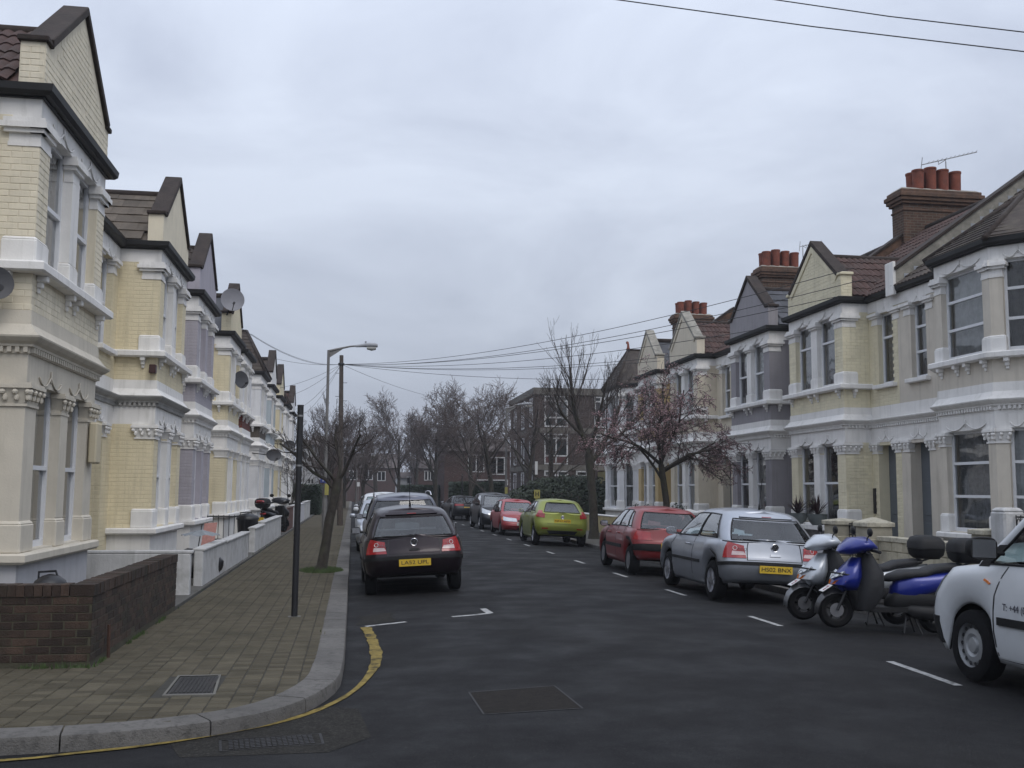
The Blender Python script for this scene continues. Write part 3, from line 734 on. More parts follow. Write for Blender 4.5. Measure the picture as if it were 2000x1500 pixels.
            for kind, c0, c1 in ops:
                f, _ = s.seg((0, a), (0, b)); cap = s.trim if kind == 'win' else s.gftrim
                if kind == 'win':
                    s.window((0, a), (0, b), c0-a, c1-a, 4.22, 5.86, k.get('fwin', 'sash'), k.get('curt', (None, None))[1])
                    m = g(); m.box(-.1, .12, c0-.12, c1+.12, 4.13, 4.22); m.build('sill', s.trim, root, bevel=.01)
                    for x in (c0-.26, c1): s.capital(cap, f, x-a, x-a+.26, False, C20, C21-.08)
                    if s.det > 1: s.ogee(f, c0-a+.03, c1-a-.03, 5.87, s.trim)
                    m = g(); m.box(-.02, .014, c0-.05, c1+.05, 5.861, C21-.001); m.build('lintel', s.trim, root)
                if kind == 'door':
                    d = g(); d.box(-.3, -.25, c0, c1, .28, 2.85); dr = d.build('door', k.get('door_m', M_DOOR), root)
                    for zz0, zz1 in ((.5, 1.15), (1.3, 2.0)):
                        for t0, t1 in ((.14, .46), (.54, .86)): g().box(-.26, -.235, lerp(c0, c1, t0), lerp(c0, c1, t1), zz0, zz1).build('panel', k.get('door_m', M_DOOR), dr, bevel=.008)
                    d = g(); d.box(-.25, -.22, c0+.08, c0+.2, 1.22, 1.25); d.build('handle', M_BRASS, dr)
                    d = g(); d.box(-.55, .04, c0-.05, c1+.05, .1, .28); d.build('doorstep', M_STONE, root)
                    for x in (c0-.24, c1): s.capital(cap, f, x-a, x-a+.24, True, CAP0, CAP1)
                    if s.det > 1: s.ogee(f, c0-a+.05, c1-a-.05, CAP1+.03, s.trim)
        # gutter all along
        path = ([(0, s.u0)] if s.b0-s.u0 > .05 else [])+list(line)+([(0, s.u1)] if s.u1-s.b1 > .05 else [])
        m = g(); s.sweep(m, path, [(-.05, GUT0), (.1, GUT0), (.14, GUT0+.04), (.15, GUT1-.01), (.12, GUT1), (-.05, GUT1)]); m.build('gutter', M_GUT, root, smooth=25)
        m = g(); s.sweep(m, path, [(-.3, GUT0-.02), (.04, GUT0-.02), (.04, GUT0), (-.3, GUT0)]); m.build('soffit', M_GUT, root)
        s.roof()
        if k.get('pipe') is not None:
            u = k['pipe']; mb = MB(); mb.tube([s.T(.1, u, GUT0), s.T(.07, u, GUT0-.25), s.T(.07, u, .2)], .035, 8)
            for z in (1.5, 3.0, 4.6): mb.box(*sorted((s.T(0, u, 0)[0], s.T(.11, u, 0)[0])), u-.06, u+.06, z, z+.05)
            mb.build('downpipe', k.get('pipe_m', M_GUT), root, smooth=30)
    def roof(s):
        k = s.k; root = s.root; g = s.mb; SB = s.SB; u0, u1 = s.u0, s.u1
        tm = k.get('tile', M_TILE); zr = GUT1+SLOPE*(.05-RIDGE_D)
        # main roof: front slope, back slope
        m = g(); pr = [(.05, GUT1-.02), (.05, GUT1+.01), (RIDGE_D, zr), (2*RIDGE_D, GUT1), (2*RIDGE_D, GUT1-.05)]
        m.prism(pr, lambda d, z: (d, u0, z), lambda d, z: (d, u1, z)); rf = m.build('roof', tm, root)
        m = g(); m.box(2*RIDGE_D-.02, 2*RIDGE_D+.2, u0, u1, -.05, GUT1); m.build('rear_wall', M_STOCK, root)
        for ua, ub in ((u0+.01, u0+.12), (u1-.12, u1-.01)): g().box(2*RIDGE_D+.2, -.6, ua, ub, -.05, GUT1-.05).build('party_wall', M_STOCK, root)
        mb = MB(); mb.tube([s.T(RIDGE_D, u0, zr+.02), s.T(RIDGE_D, u1, zr+.02)], .1, 8); mb.build('ridge', M_COPE, root, smooth=True)
        bl, br = s.bay[1][1], s.bay[-2][1]       # front face of the bay
        kind = k.get('top', 'gable'); uc = (bl+br)/2
        tl = Tiles(tm, rf, k.get('tiles', 0), k.get('roll', True)); crossz = 7.62 if kind == 'gable' else 7.9
        e0, e1 = s.b0, s.b1
        hw = (e1-e0)/2; cz0 = GUT1+.02; de = lambda z: .05-(z-GUT1)/SLOPE      # where the main slope reaches height z
        if kind == 'gable':
            F0, F1 = SB+.005, SB-.27
            gm = k.get('gable_m', s.col)
            poly = [(bl, GUT1-.02), (br, GUT1-.02), (br, KNEE), (br-.16, KNEE), (uc, PEAK), (bl+.16, KNEE), (bl, KNEE)]
            m = g(); m.prism(poly, lambda u, z: (F0, u, z), lambda u, z: (F1, u, z)); gb = m.build('gable', gm, root)
            cm = k.get('cope', M_COPE); cd = k.get('cope_d', .0)
            for sg, ue in ((-1, bl), (1, br)):
                dx, dz = (ue-sg*.16-uc), KNEE-PEAK; L_ = sqrt(dx*dx+dz*dz); nx, nz_ = -dz/L_*sg, abs(dx)/L_
                th = .1
                p0 = (uc, PEAK); p1 = (uc+dx, PEAK+dz)
                m = g(); a = [(p0[0], p0[1]+.0), (p1[0], p1[1]), (p1[0]+nx*th, p1[1]+nz_*th), (p0[0], p0[1]+th*L_/abs(dx))]
                m.prism(a, lambda u, z: (F0+.05, u, z+.002), lambda u, z: (F1-cd, u, z+.002)); m.build('coping', cm, root, bevel=.01)
                m = g(); m.box(F1-.03, F0+.04, min(ue+sg*.05, ue-sg*.2), max(ue+sg*.05, ue-sg*.2), KNEE, KNEE+.07); m.build('kneeler', k.get('knee_m', cm), root, bevel=.012)
                if k.get('face_trim'):
                    m = g(); a = [(p0[0], p0[1]-.02), (p1[0], p1[1]-.02), (p1[0]-nx*.13, p1[1]-nz_*.13), (p0[0], p0[1]-.02-.13*L_/abs(dx))]
                    m.prism(a, lambda u, z: (F0+.03, u, z), lambda u, z: (F0-.01, u, z)); m.build('gable_moulding', gm, root)
            dfront = F1
        elif kind == 'hip': dfront = SB+.12
        else: dfront = None
        if kind in ('gable', 'hip'):
            # cross roof with ridge running back to the main slope
            zc = crossz; dR = de(zc); dE = de(cz0)
            if kind == 'gable':
                for sg, ue in ((-1, e0), (1, e1)):
                    m = g(); th = .04
                    q = [(dfront, ue+sg*.06, cz0), (dE, ue+sg*.06, cz0), (dR, uc, zc), (dfront, uc, zc)]
                    m.hexa([(d, u, z-th-.03) for d, u, z in q]+[(d, u, z-.03) for d, u, z in q]); m.build('cross_roof', tm, root)
                    O = s.T(dR, ue+sg*.06, cz0); eu = Vector(s.T(1, 0, 0))-Vector(s.T(0, 0, 0)); ev = Vector(s.T(0, uc, zc))-Vector(s.T(0, ue+sg*.06, cz0))
                    if k.get('tiles') or s.det > 1:
                        inside = lambda P, sg=sg, ue=ue: ((P.x-s.x0)*s.sg) > de(P.z)-.12 and ((P.x-s.x0)*s.sg) < dfront-.02
                        if (sg == -1): tl.plane(O, eu, ev, dfront-dR, ev.length, inside)
                mb = MB(); mb.tube([s.T(dR, uc, zc+.0), s.T(dfront, uc, zc+.0)], .085, 8); mb.build('ridge', k.get('ridge_m', M_COPE), root, smooth=True)
            else:
                # hipped bay roof: front eave follows the bay outline, hips rise to the ridge end
                zt = k.get('hipz', 7.85); dA = k.get('hipd', SB-.75)
                P = [s.T(de(cz0), e0-.1, cz0), s.T(SB+.14, bl-.12, cz0-.03), s.T(SB+.14, br+.12, cz0-.03), s.T(de(cz0), e1+.1, cz0)]
                A_ = s.T(dA, uc, zt); B_ = s.T(de(zt)-.1, uc, zt)
                m = MB(); m.add([P[0], P[1], P[2], P[3], A_, B_], [(0, 1, 4, 5), (1, 2, 4), (2, 3, 5, 4)]); m.build('hip_roof', tm, root, fix=False)
                h = MB()
                for p in (P[1], P[2], B_): h.tube([p, A_], .06, 6)
                h.build('ridge', k.get('ridge_m', M_COPE), root, smooth=True)
                rows = MB()     # tile courses as thin proud steps
                for i in range(12):
                    t = (i+.3)/12
                    a = [Vector(P[0]).lerp(Vector(B_), t), Vector(P[1]).lerp(Vector(A_), t), Vector(P[2]).lerp(Vector(A_), t), Vector(P[3]).lerp(Vector(B_), t)]
                    rows.tube([v+Vector((0, 0, .012)) for v in a], .014, 4)
                rows.build('tile_course', tm, root, kind='stuff')
                if k.get('finial'):
                    f = MB(); a = Vector(A_); f.tube([a, a+Vector((0, 0, .12)), a+Vector((0, .02, .25)), a+Vector((-.0, .1, .36)), a+Vector((0, .2, .37)), a+Vector((0, .24, .31))], [.11, .06, .05, .05, .055, .03], 8); f.build('finial', M_POT, root, smooth=True)
        # main slope tiles, left out where the cross roof covers them
        if k.get('tiles') or s.det > 1:
            ev = Vector(s.T(RIDGE_D, 0, zr))-Vector(s.T(.05, 0, GUT1)); O = s.T(.12, u0, GUT1-.03); H = ev.length-.1
            def keep(P):
                if kind == 'flat': return True
                u = P.y; z = P.z; d = abs(u-uc)
                return z > cz0+(crossz-cz0)*(1-d/(hw+.06))-.02
            tl.plane(O, (0, 1, 0), ev, u1-u0, H, keep)
        tl.done()
        # party parapets
        for u, spec in k.get('parapet', {}).items():
            m = g(); w = spec.get('w', .17); h = spec.get('h', .3)
            a = [(.1, GUT1-.05), (.1, GUT1+h), (RIDGE_D, zr+h), (2*RIDGE_D, GUT1+h), (2*RIDGE_D, GUT1-.05)]
            m.prism(a, lambda d, z: (d, u-w, z), lambda d, z: (d, u+w, z)); pp = m.build('party_parapet', spec.get('m', M_STOCK), root)
            m = g(); c = [(.14, GUT1+h), (.14, GUT1+h+.07), (RIDGE_D, zr+h+.07), (2*RIDGE_D, GUT1+h+.07), (2*RIDGE_D, GUT1+h), (RIDGE_D, zr+h)]
            m.prism(c, lambda d, z: (d, u-w-.05, z), lambda d, z: (d, u+w+.05, z)); m.build('coping', M_COPE, pp)
            if spec.get('end'):
                m = g(); m.box(.1, .17, u-w-.005, u+w+.005, GUT1-.2, GUT1+h+.2); m.build('parapet_end', spec['end'], pp, bevel=.01)
            if spec.get('flash'):
                m = g(); n = 14
                for i in range(n):
                    d = -.1+(RIDGE_D+.3)*i/n; z = GUT1+SLOPE*(.05-d); m.box(d-.24, d, u-w-.012, u-w, z+.02, z+.17)
                m.build('flashing', M_LEAD, pp, kind='stuff')

def chimney(h, u, d0, d1, z0, zt, pots, w=.36, bm=None):
    """brick stack as a part of house h; d range across the roof"""
    bm = bm or M_STOCK; g = h.mb
    st = g(); st.box(d0+.1, d1-.1, u-w+.06, u+w-.06, z0, zt-.1); c = st.build('chimney', mat('stack_brick', (.1, .055, .036), .9, .4, 6, .5, 60, brick=((.13, .115, .095), .225, .075, 1), dirt=((.03, .026, .024), .6, 2)), h.root)
    cr = g()
    for i, (e, a, b) in enumerate(((.03, .62, .56), (.07, .42, .34), (.12, .34, .24), (.16, .24, .12), (.1, .12, .02))):
        cr.box(d0+.1-e, d1-.1+e, u-w+.06-e, u+w-.06+e, zt-a, zt-b)
    cr.build('corbel', bm, c, bevel=.015)
    fl = g(); fl.frustum(d0+.02, d1-.02, u-w, u+w, zt-.02, d0+.1, d1-.1, u-w+.1, u+w-.1, zt+.05); fl.build('flaunching', M_STONE, c)
    n = pots//2
    for i in range(n):
        for r in (0, 1):
            d = (d0+d1)/2+(i-(n-1)/2)*.37; p = MB(); x = h.T(d, 0, 0)[0]; hh = .58+.04*((i*7+r*3) % 3)
            p.lathe([(.145, zt), (.158, zt+hh-.06), (.172, zt+hh-.05), (.172, zt+hh), (.13, zt+hh), (.12, zt+hh-.3)], 14, 'z', (x, u+(-.16 if r == 0 else .16), 0)); p.build('chimney_pot', M_POT, c, smooth=35)
    return c
def rect_bay(b0, b1, SB): return [(0, b0), (SB, b0), (SB, b1), (0, b1)]
# ---------------------------------------------------------------- the two terraces
YEL = (.73, .645, .45); CRM = (.74, .675, .53)
P_Y1 = paintm('cream_painted_brick', CRM, False, rnd=.05); P_Y1W = paintm('cream_brick_joint', (.68, .615, .48))
P_Y2 = paintm('yellow_painted_brick', YEL, True); P_LAV = paintm('lavender_painted_brick', (.42, .395, .435), True)
P_LAVP = paintm('lavender_paint', (.4, .375, .42)); P_Y4 = paintm('pale_yellow_brick', (.73, .65, .46), True)
P_BEIGE = paintm('beige_render', (.58, .535, .45)); P_W = paintm('white_render', (.72, .72, .73)); P_PEB = mat('brown_pebbledash', (.1, .085, .07), .95, .3, 20, .6, 90)
P_REDB = mat('dark_red_brick', (.16, .04, .03), .9, .25, 8, .4, 60, brick=((.12, .1, .09), .225, .075, 1))
P_BLUE = paintm('pale_blue_render', (.42, .47, .5)); P_GREY = paintm('grey_render', (.29, .275, .29)); P_CR = paintm('cream_render', (.64, .575, .46))
P_OCH = paintm('ochre_render', (.5, .38, .2)); P_YR = paintm('pale_yellow_painted_brick', (.74, .68, .5), False, rnd=.05); P_YRJ = paintm('pale_yellow_joint', (.68, .62, .45))
P_BR = paintm('beige_roughcast', (.6, .55, .47)); P_COT = paintm('white_trim_grey', (.5, .5, .52))
def lh(label, u0, u1, b0, b1, *a, **k): return House('L', label, u0, u1, rect_bay(b0, b1, .75), (0, 2, 0), *a, **k)
def rh(label, u0, u1, b0, b1, *a, **k): return House('R', label, u0, u1, rect_bay(b0, b1, .65), (0, 2, 0), *a, **k)
L1 = lh('cream painted brick house with beige ground floor behind the low brick garden wall', 11.0, 17.3, 12.0, 15.05, P_Y1W, P_BEIGE, M_TRIM, P_BEIGE,
    openings={1: [('door', 15.7, 16.6), ('win', 15.7, 16.5)]}, tile=M_TILER, tiles=150, roll=True, pier_gf=P_BEIGE, pier_m=M_TRIM, gable_m=P_Y1W, band_m=P_BEIGE, cornice_m=P_BEIGE, plinth=P_COT, parapet={17.3: dict(m=P_REDB, h=.28, end=P_REDB)}, curt=(M_NET, M_NET))
L2 = lh('yellow painted brick house with white trim and buff tiled roof, between cream and lavender houses', 17.3, 23.25, 19.5, 22.42, P_Y2, P_Y2, M_TRIM, M_TRIM,
    openings={0: [('door', 17.95, 18.85), ('win', 18.2, 19.05)]}, tile=M_TILEB, tiles=150, roll=False, curt=(M_NET, M_NET), cornice_m=mat('grey_cornice', (.36, .355, .34), .85, .2, 4, .2), gable_m=paintm('yellow_gable', (.74, .67, .52)), plinth=M_TRIM)
L3 = lh('lavender painted house with white trim and dark coped gable next to the yellow house', 23.25, 28.7, 24.15, 27.0, P_LAV, P_LAV, M_TRIM, M_TRIM,
    openings={1: [('door', 27.5, 28.3), ('win', 27.5, 28.2)]}, tile=M_TILE, gable_m=P_LAVP, pier_m=P_LAVP, pier_gf=P_LAVP, curt=(M_NET, M_NET), spandrel=P_LAV, det=1.5)
L4 = lh('pale yellow brick house carrying a large grey satellite dish on its gable', 28.7, 33.75, 30.4, 33.25, P_Y4, P_Y4, M_TRIM, M_TRIM, openings={0: [('door', 29.05, 29.85), ('win', 29.1, 29.8)]}, tile=M_SLATE, curt=(M_NET, M_NET), cornice_m=M_TRIM, det=1)
L5 = lh('narrow white rendered house with a red brick spandrel beside the dish house', 33.75, 38.8, 34.25, 36.95, P_W, P_W, M_TRIM, M_TRIM, openings={1: [('door', 37.4, 38.2), ('win', 37.4, 38.1)]}, tile=M_TILE, top='flat', spandrel=P_REDB, det=1)
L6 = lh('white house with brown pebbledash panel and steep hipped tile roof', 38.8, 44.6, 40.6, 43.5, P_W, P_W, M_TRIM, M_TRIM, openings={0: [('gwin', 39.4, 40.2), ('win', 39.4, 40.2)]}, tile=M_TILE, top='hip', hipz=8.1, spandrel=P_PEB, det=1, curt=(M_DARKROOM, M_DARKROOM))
L7 = lh('pale blue rendered house beyond the hipped roof house', 44.6, 49.8, 45.7, 48.5, P_BLUE, P_BLUE, M_TRIM, M_TRIM, tile=M_TILE, gable_m=M_TRIM, det=1)
L8 = lh('yellow house far down the terrace between pale blue and white houses', 49.8, 54.9, 51.0, 53.8, P_Y4, P_Y4, M_TRIM, M_TRIM, tile=M_TILE, det=0)
L9 = lh('white house with brown hipped roof near the far end of the terrace', 54.9, 60.3, 56.0, 58.8, P_W, P_W, M_TRIM, M_TRIM, tile=M_TILER, top='hip', hipz=8.0, det=0)
L10 = lh('last white house at the far end of the terrace, behind the thorny shrub', 60.3, 65.5, 61.8, 64.4, P_W, P_W, M_TRIM, M_TRIM, tile=M_TILER, det=0)
# right side
canA = [(0, 15.8), (.65, 16.55), (.65, 18.3), (0, 19.05)]
RA = House('R', 'beige house with canted bay and net curtains behind the white van', 13.0, 20.85, canA, (1, 1, 1), P_BR, P_BR, M_TRIM, M_TRIM, openings={1: [('door', 19.75, 20.5), ('win', 19.72, 20.32)]},
    top='hip', hipz=7.45, hipd=-.7, tile=M_TILE, tiles=260, roll=True, wstyle=('three', 'three'), fwin='three', curt=(M_NET, M_NET), pier_gf=P_BR, midwhite=False, gfcap=1, parapet={20.85: dict(m=M_STONE, h=.34, end=M_TRIM, flash=True)})
RB = rh('pale yellow brick house with cream coped gable and spiky plants on its bay sill', 20.85, 25.75, 22.15, 25.1, P_YRJ, P_YRJ, M_TRIM, M_TRIM, openings={0: [('door', 21.1, 21.85), ('win', 21.05, 21.72)]},
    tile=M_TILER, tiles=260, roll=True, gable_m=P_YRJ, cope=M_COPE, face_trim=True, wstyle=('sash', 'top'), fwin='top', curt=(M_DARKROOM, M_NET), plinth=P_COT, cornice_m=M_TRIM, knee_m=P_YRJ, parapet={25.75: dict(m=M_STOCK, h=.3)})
RC = rh('grey rendered house with white window surrounds and dark coped gable', 25.75, 30.8, 26.4, 29.3, P_GREY, P_GREY, M_TRIM, M_TRIM, openings={1: [('door', 29.9, 30.6), ('win', 29.75, 30.4)]},
    tile=M_SLATE, tiles=200, roll=False, gable_m=P_GREY, curt=(M_NET, M_NET), plain_side=False, spandrel=P_GREY, pipe=25.9)
RD = rh('cream rendered house with stone coped gable behind the blossom tree', 30.8, 35.9, 32.35, 35.3, P_CR, P_CR, M_TRIM, M_TRIM, openings={0: [('door', 31.1, 31.85), ('win', 31.1, 31.8)]},
    tile=M_TILER, tiles=160, roll=True, gable_m=P_CR, cope=M_STONE, face_trim=True, curt=(M_BLIND, M_NET), parapet={35.9: dict(m=M_STOCK, h=.3)})
RE = rh('ochre piered house with cream gable, overlapped by the blossom tree', 35.9, 40.2, 36.85, 39.5, P_OCH, P_OCH, M_TRIM, M_TRIM, tile=M_SLATE, tiles=0, gable_m=P_CR, cope=M_STONE, face_trim=True, curt=(M_BLIND, M_NET), parapet={40.2: dict(m=M_STOCK, h=.35)}, det=1)
RF = House('R', 'white end of terrace house with finial on its brown hipped bay roof', 40.2, 46.0, [(0, 41.9), (.65, 42.45), (.65, 44.9), (0, 45.45)], (1, 1, 1), P_W, P_W, M_TRIM, M_TRIM, top='hip', hipz=8.0, tile=M_TILE, finial=True, curt=(M_BLIND, M_NET), det=1)
# real bricks where they can be told apart
def bay_bricks(h, m, limit, near_u, far_u, sides=True, ff=True, gf=False, gable=True):
    B = Bricks(m, h.root, limit); SB = h.SB; x = h.T(SB, 0, 0)[0]; nx = h.sg
    w = far_u-near_u; uc = (near_u+far_u)/2
    if sides:   # bay side facing the side road
        B.panel((h.T(0, 0, 0)[0], near_u), (h.sg, 0, 0), (0, -1, 0), SB, S21, GUT0-.22, lambda a, z: not (a > SB-.36 and (z < PED2+.02 or z > C20-.02)))
        B.panel((h.T(0, 0, 0)[0], near_u), (h.sg, 0, 0), (0, -1, 0), SB, BAND, S20)
        if gf: B.panel((h.T(0, 0, 0)[0], near_u), (h.sg, 0, 0), (0, -1, 0), SB, SILL1, CAP1, lambda a, z: not (a > SB-.36 and (z < PED1+.02 or z > CAP0-.02)))
    B.panel((x, near_u), (0, 1, 0), (nx, 0, 0), w, BAND, S20)
    if ff:
        for a0 in (0, w-.4): B.panel((x, near_u+a0), (0, 1, 0), (nx, 0, 0), .4, PED2, C20)
    if gf:
        for a0 in (0, w-.4): B.panel((x, near_u+a0), (0, 1, 0), (nx, 0, 0), .4, PED1, CAP0)
    if gable:
        xg = h.T(SB+.005, 0, 0)[0]
        B.panel((xg, near_u), (0, 1, 0), (nx, 0, 0), w, GUT1+.02, KNEE-.02)
        B.panel((xg, near_u), (0, 1, 0), (nx, 0, 0), w, KNEE-.02, PEAK-.1, lambda a, z: z < PEAK-.14-(PEAK-KNEE)*abs(a-w/2)/(w/2-.16))
        B.panel((h.T(SB-.265, 0, 0)[0], near_u), (h.sg, 0, 0), (0, -1, 0), .265, GUT1+.02, KNEE)
    B.done()
bay_bricks(L1, P_Y1, 290, 12.0, 15.05)
bay_bricks(RB, P_YR, 280, 22.15, 25.1, gf=True)
Bk = Bricks(P_YR, RB.root, 0); xm = RB.T(0, 0, 0)[0]
Bk.panel((xm, 20.87), (0, 1, 0), (-1, 0, 0), 1.25, BAND, GUT0-.3, lambda a, z: not (.16 < a < .9 and z > 4.12)); Bk.panel((xm, 20.87), (0, 1, 0), (-1, 0, 0), 1.25, .3, CAP0, lambda a, z: not (.2 < a < 1.02)); Bk.done()
# chimneys on the shared walls
chimney(RB, 25.75, -5.2, -2.8, 8.0, 10.1, 8)
chimney(RD, 35.9, -4.7, -2.95, 8.0, 10.15, 8)
chimney(RF, 45.6, -4.6, -2.75, 8.0, 10.0, 8)
# ---------------------------------------------------------------- garden walls and small things, left side
M_WB = mat('garden_brick', (.04, .024, .016), .92, .45, 6, .5, 60, rnd=.5, dirt=((.018, .02, .01), .75, 2.2))
M_WBM = mat('garden_brick_mortar', (.06, .055, .035), .95, .35, 5, .4, dirt=((.03, .035, .02), .5, 2))
gw = thing('brick_wall', 'low dark red brick garden wall turning the street corner, mossy brick-on-edge top', 'wall', (-2.47, 12.5, PH))
wx, wy, wl_ = -2.37, 10.23, 14.92; zt = .76
MB().box(wx-.21, wx-.012, wy+.012, wl_, .05, zt).build('core', M_WBM, gw); MB().box(-4.4, wx-.212, wy+.012, wy+.21, .05, zt).build('core', M_WBM, gw)
bw = Bricks(M_WB, gw, 300)
bw.panel((wx-.012, wy), (0, 1, 0), (1, 0, 0), wl_-wy, PH+.04, zt); bw.panel((-3.75, wy+.012), (1, 0, 0), (0, -1, 0), 3.75-2.37, PH+.04, zt); bw.done()
cb = MB().box(-.036, .036, -.108, .108, 0, .105).mesh('coping_brick', M_WB)
y = wy+.04
while y < wl_-.03: inst('coping_brick', cb, Matrix.Translation((wx-.105+BR.uniform(-.004, .004), y, zt+BR.uniform(-.003, .004))) @ Matrix.Rotation(pi/2 + BR.uniform(-.02, .02), 4, 'Z'), gw); y += .078
x = wx-.26
while x > -3.8: inst('coping_brick', cb, Matrix.Translation((x, wy+.105, zt+BR.uniform(-.003, .004))) @ Matrix.Rotation(BR.uniform(-.02, .02), 4, 'Z'), gw); x -= .078
tag(MB().tube([(-2.33, 10.76, PH-.02), (-2.335, 10.76, .43)], .018, 6).build('iron_stub', mat('rusty_iron', (.06, .03, .02), .9, .4, 20)), 'short rusty iron stub standing against the low brick wall', 'post')
def bin_(x, y, h, r, label, dome=True):
    t = thing('rubbish_bin', label, 'bin', (x, y, .13)); mb = MB()
    mb.lathe([(r*.82, .13), (r, h-.06), (r*1.02, h-.05)], 18, 'z', (x, y, 0)); mb.build('body', M_BLACKM, t, smooth=40)
    mb = MB(); mb.lathe([(r*1.08, h-.06), (r*1.08, h-.02), (r*.9, h+.05), (r*.5, h+.1), (.02, h+.12)], 18, 'z', (x, y, 0)); mb.build('lid', M_BLACKM, t, smooth=40)
    mb = MB(); mb.tube([(x-r*.7, y, h), (x-r*.7, y, h+.14), (x+r*.3, y, h+.15), (x+r*.5, y, h+.05)], .014, 6); mb.build('handle', M_BLACKM, t)
p = ony(98, 1140, 11.6); bin_(p.x, 11.6, .74, .17, 'black lidded bin showing above the low brick wall')
p = ony(498, 1012, 30.5); bin_(-2.95, 30.5, .95, .3, 'black domed bin behind the white garden wall')
M_WW = mat('white_garden_wall', (.5, .5, .5), .9, .15, 3, .25, 30, streak=.5, dirt=((.16, .15, .12), .55, 2.2))
def gwall(label, boxes, m=M_WW, cope=None, base=True):
    x = (boxes[0][0]+boxes[0][1])/2; t = thing('garden_wall', label, 'wall', (x, (boxes[0][2]+boxes[0][3])/2, .1))
    for i, b in enumerate(boxes):
        MB().box(b[0], b[1], b[2], b[3], .05, b[4]).build('panel', m, t, bevel=.012)
        MB().box(b[0]-.03, b[1]+.03, b[2], b[3], b[4]+.001, b[4]+.05).build('coping', cope or m, t, bevel=.012)
    return t
gwall('white dividing wall running from the cream house to the pavement edge', [(-4.1, -2.46, 16.66, 16.82, .76)])
gwall('long weathered white front wall of the yellow house', [(-2.62, -2.47, 18.15, 21.3, .71), (-2.62, -2.47, 21.33, 25.9, .69)])
gwall('white front wall stepping up near the lavender house, panelled', [(-2.63, -2.47, 27.6, 30.4, .72), (-2.63, -2.47, 30.43, 37.5, .79)])
gwall('short red brick front wall in front of the white houses', [(-2.66, -2.48, 40.5, 45.2, 1.0)], mat('front_brick', (.13, .05, .04), .9, .3, 6, .4, brick=((.1, .085, .075), .225, .075, 1)))
gwall('white front wall beyond the red brick one', [(-2.66, -2.5, 45.6, 50.5, 1.02)])
gwall('grey front wall before the far end of the terrace', [(-2.66, -2.5, 51.2, 56.5, 1.0)], P_COT)
gwall('last pale front wall by the dark hedge', [(-2.66, -2.5, 57.2, 63.5, 1.05)])
t = thing('railing', 'black iron railing between two white front gardens', 'railing', (-3.2, 26.6, .13))
for z in (.5, 1.06): MB().box(-3.95, -2.62, 26.59, 26.615, z, z+.03).build('rail', M_BLACKM, t)
for i in range(11): MB().tube([(-3.93+i*.129, 26.6, .15), (-3.93+i*.129, 26.6, 1.12)], .009, 6).build('bar', M_BLACKM, t)
# clutter behind the white wall
p = ony(392, 1040, 20.2)
M_GSH = mat('grey_sheet', (.2, .22, .24), .6, .2, 5, .2); M_BAG = mat('black_bag', (.015, .015, .017), .35, .2, 6, .3)
u = thing('umbrella', 'collapsed grey umbrella lying on the bags behind the white wall', 'umbrella', (p.x, 20.2, .8))
mb = MB(); c = Vector((p.x, 20.2, 1.0)); ring = [c+Vector((.36*cos(a), .3*sin(a), -.12+.03*(i % 2))) for i, a in enumerate([2*pi*i/16 for i in range(16)])]
mb.add([tuple(c)]+[tuple(v) for v in ring], [(0, i+1, (i+1) % 16+1) for i in range(16)]); mb.build('canopy', M_GSH, u, fix=False)
MB().tube([c+Vector((.02, 0, .1)), c-Vector((.05, .05, .5))], .01, 6).build('shaft', M_BLACKM, u)
def sack(x, y, z, r, label):
    mb = MB(); mb.ball((0, 0, 0), (r, r*.9, r*.75), 14, 9)
    mb.v = [tuple(Vector(v)*(1+.22*noise.noise(Vector(v)*6+Vector((x, y, 3))))+Vector((x, y, z))) for v in mb.v]
    tag(mb.build('rubbish_sack', M_BAG, smooth=True), label, 'sack', 'rubbish sacks behind the white wall')
for dx, dy, r in ((-.25, .1, .34), (.12, .2, .3), (-.05, -.25, .3)): sack(p.x+dx, 20.2+dy, .13+r*.72, r, 'black rubbish sack piled behind the white wall of the yellow house')
pb = ony(405, 1035, 21.2); tag(MB().hexa([(pb.x-.12, 21.2, .6), (pb.x+.12, 21.25, .62), (pb.x+.12, 21.28, .62), (pb.x-.12, 21.23, .6), (pb.x-.06, 21.2, 1.08), (pb.x+.18, 21.25, 1.1), (pb.x+.18, 21.28, 1.1), (pb.x-.06, 21.23, 1.08)]).build('board', mat('pink_board', (.5, .25, .22), .7, .2, 20)), 'small pinkish board leaning behind the white wall', 'board')
# satellite dishes
M_DISHG = mat('dish_grey', (.2, .2, .22), .55, .1, 5, 0); M_DISHD = mat('dish_dark', (.05, .05, .055), .55, .15, 5, 0)
def dish(c, nrm, r, m, label, wall, ex=1.0):
    c = Vector(c); n = Vector(nrm).normalized(); a = n.cross(Vector((0, 0, 1))).normalized(); b = a.cross(n)
    t = thing('satellite_dish', label, 'satellite dish', tuple(c), 'satellite dishes on the terrace')
    mb = MB(); rings = []
    for i in range(6):
        q = i/5; rings.append([tuple(c+a*(r*q*cos(2*pi*j/24))+b*(r*q*ex*sin(2*pi*j/24))+n*(.16*r*q*q)) for j in range(25)])
    mb.grid(rings)
    back = [[tuple(Vector(v)-n*.012) for v in rr] for rr in rings]; mb.grid(back); mb.grid([rings[-1], back[-1]]); mb.build('reflector', m, t, smooth=50)
    f = c+n*(r*1.0)-b*(r*.55); MB().tube([c-b*r*.95+n*.1*r, f], .012, 6).build('arm', M_BLACKM, t)
    MB().tube([f-n*.04, f+n*.05], .035, 8).build('receiver', M_BLACKM, t)
    MB().tube([c-n*.012, c-n*.12, Vector(wall)], .018, 6).build('bracket', M_BLACKM, t)
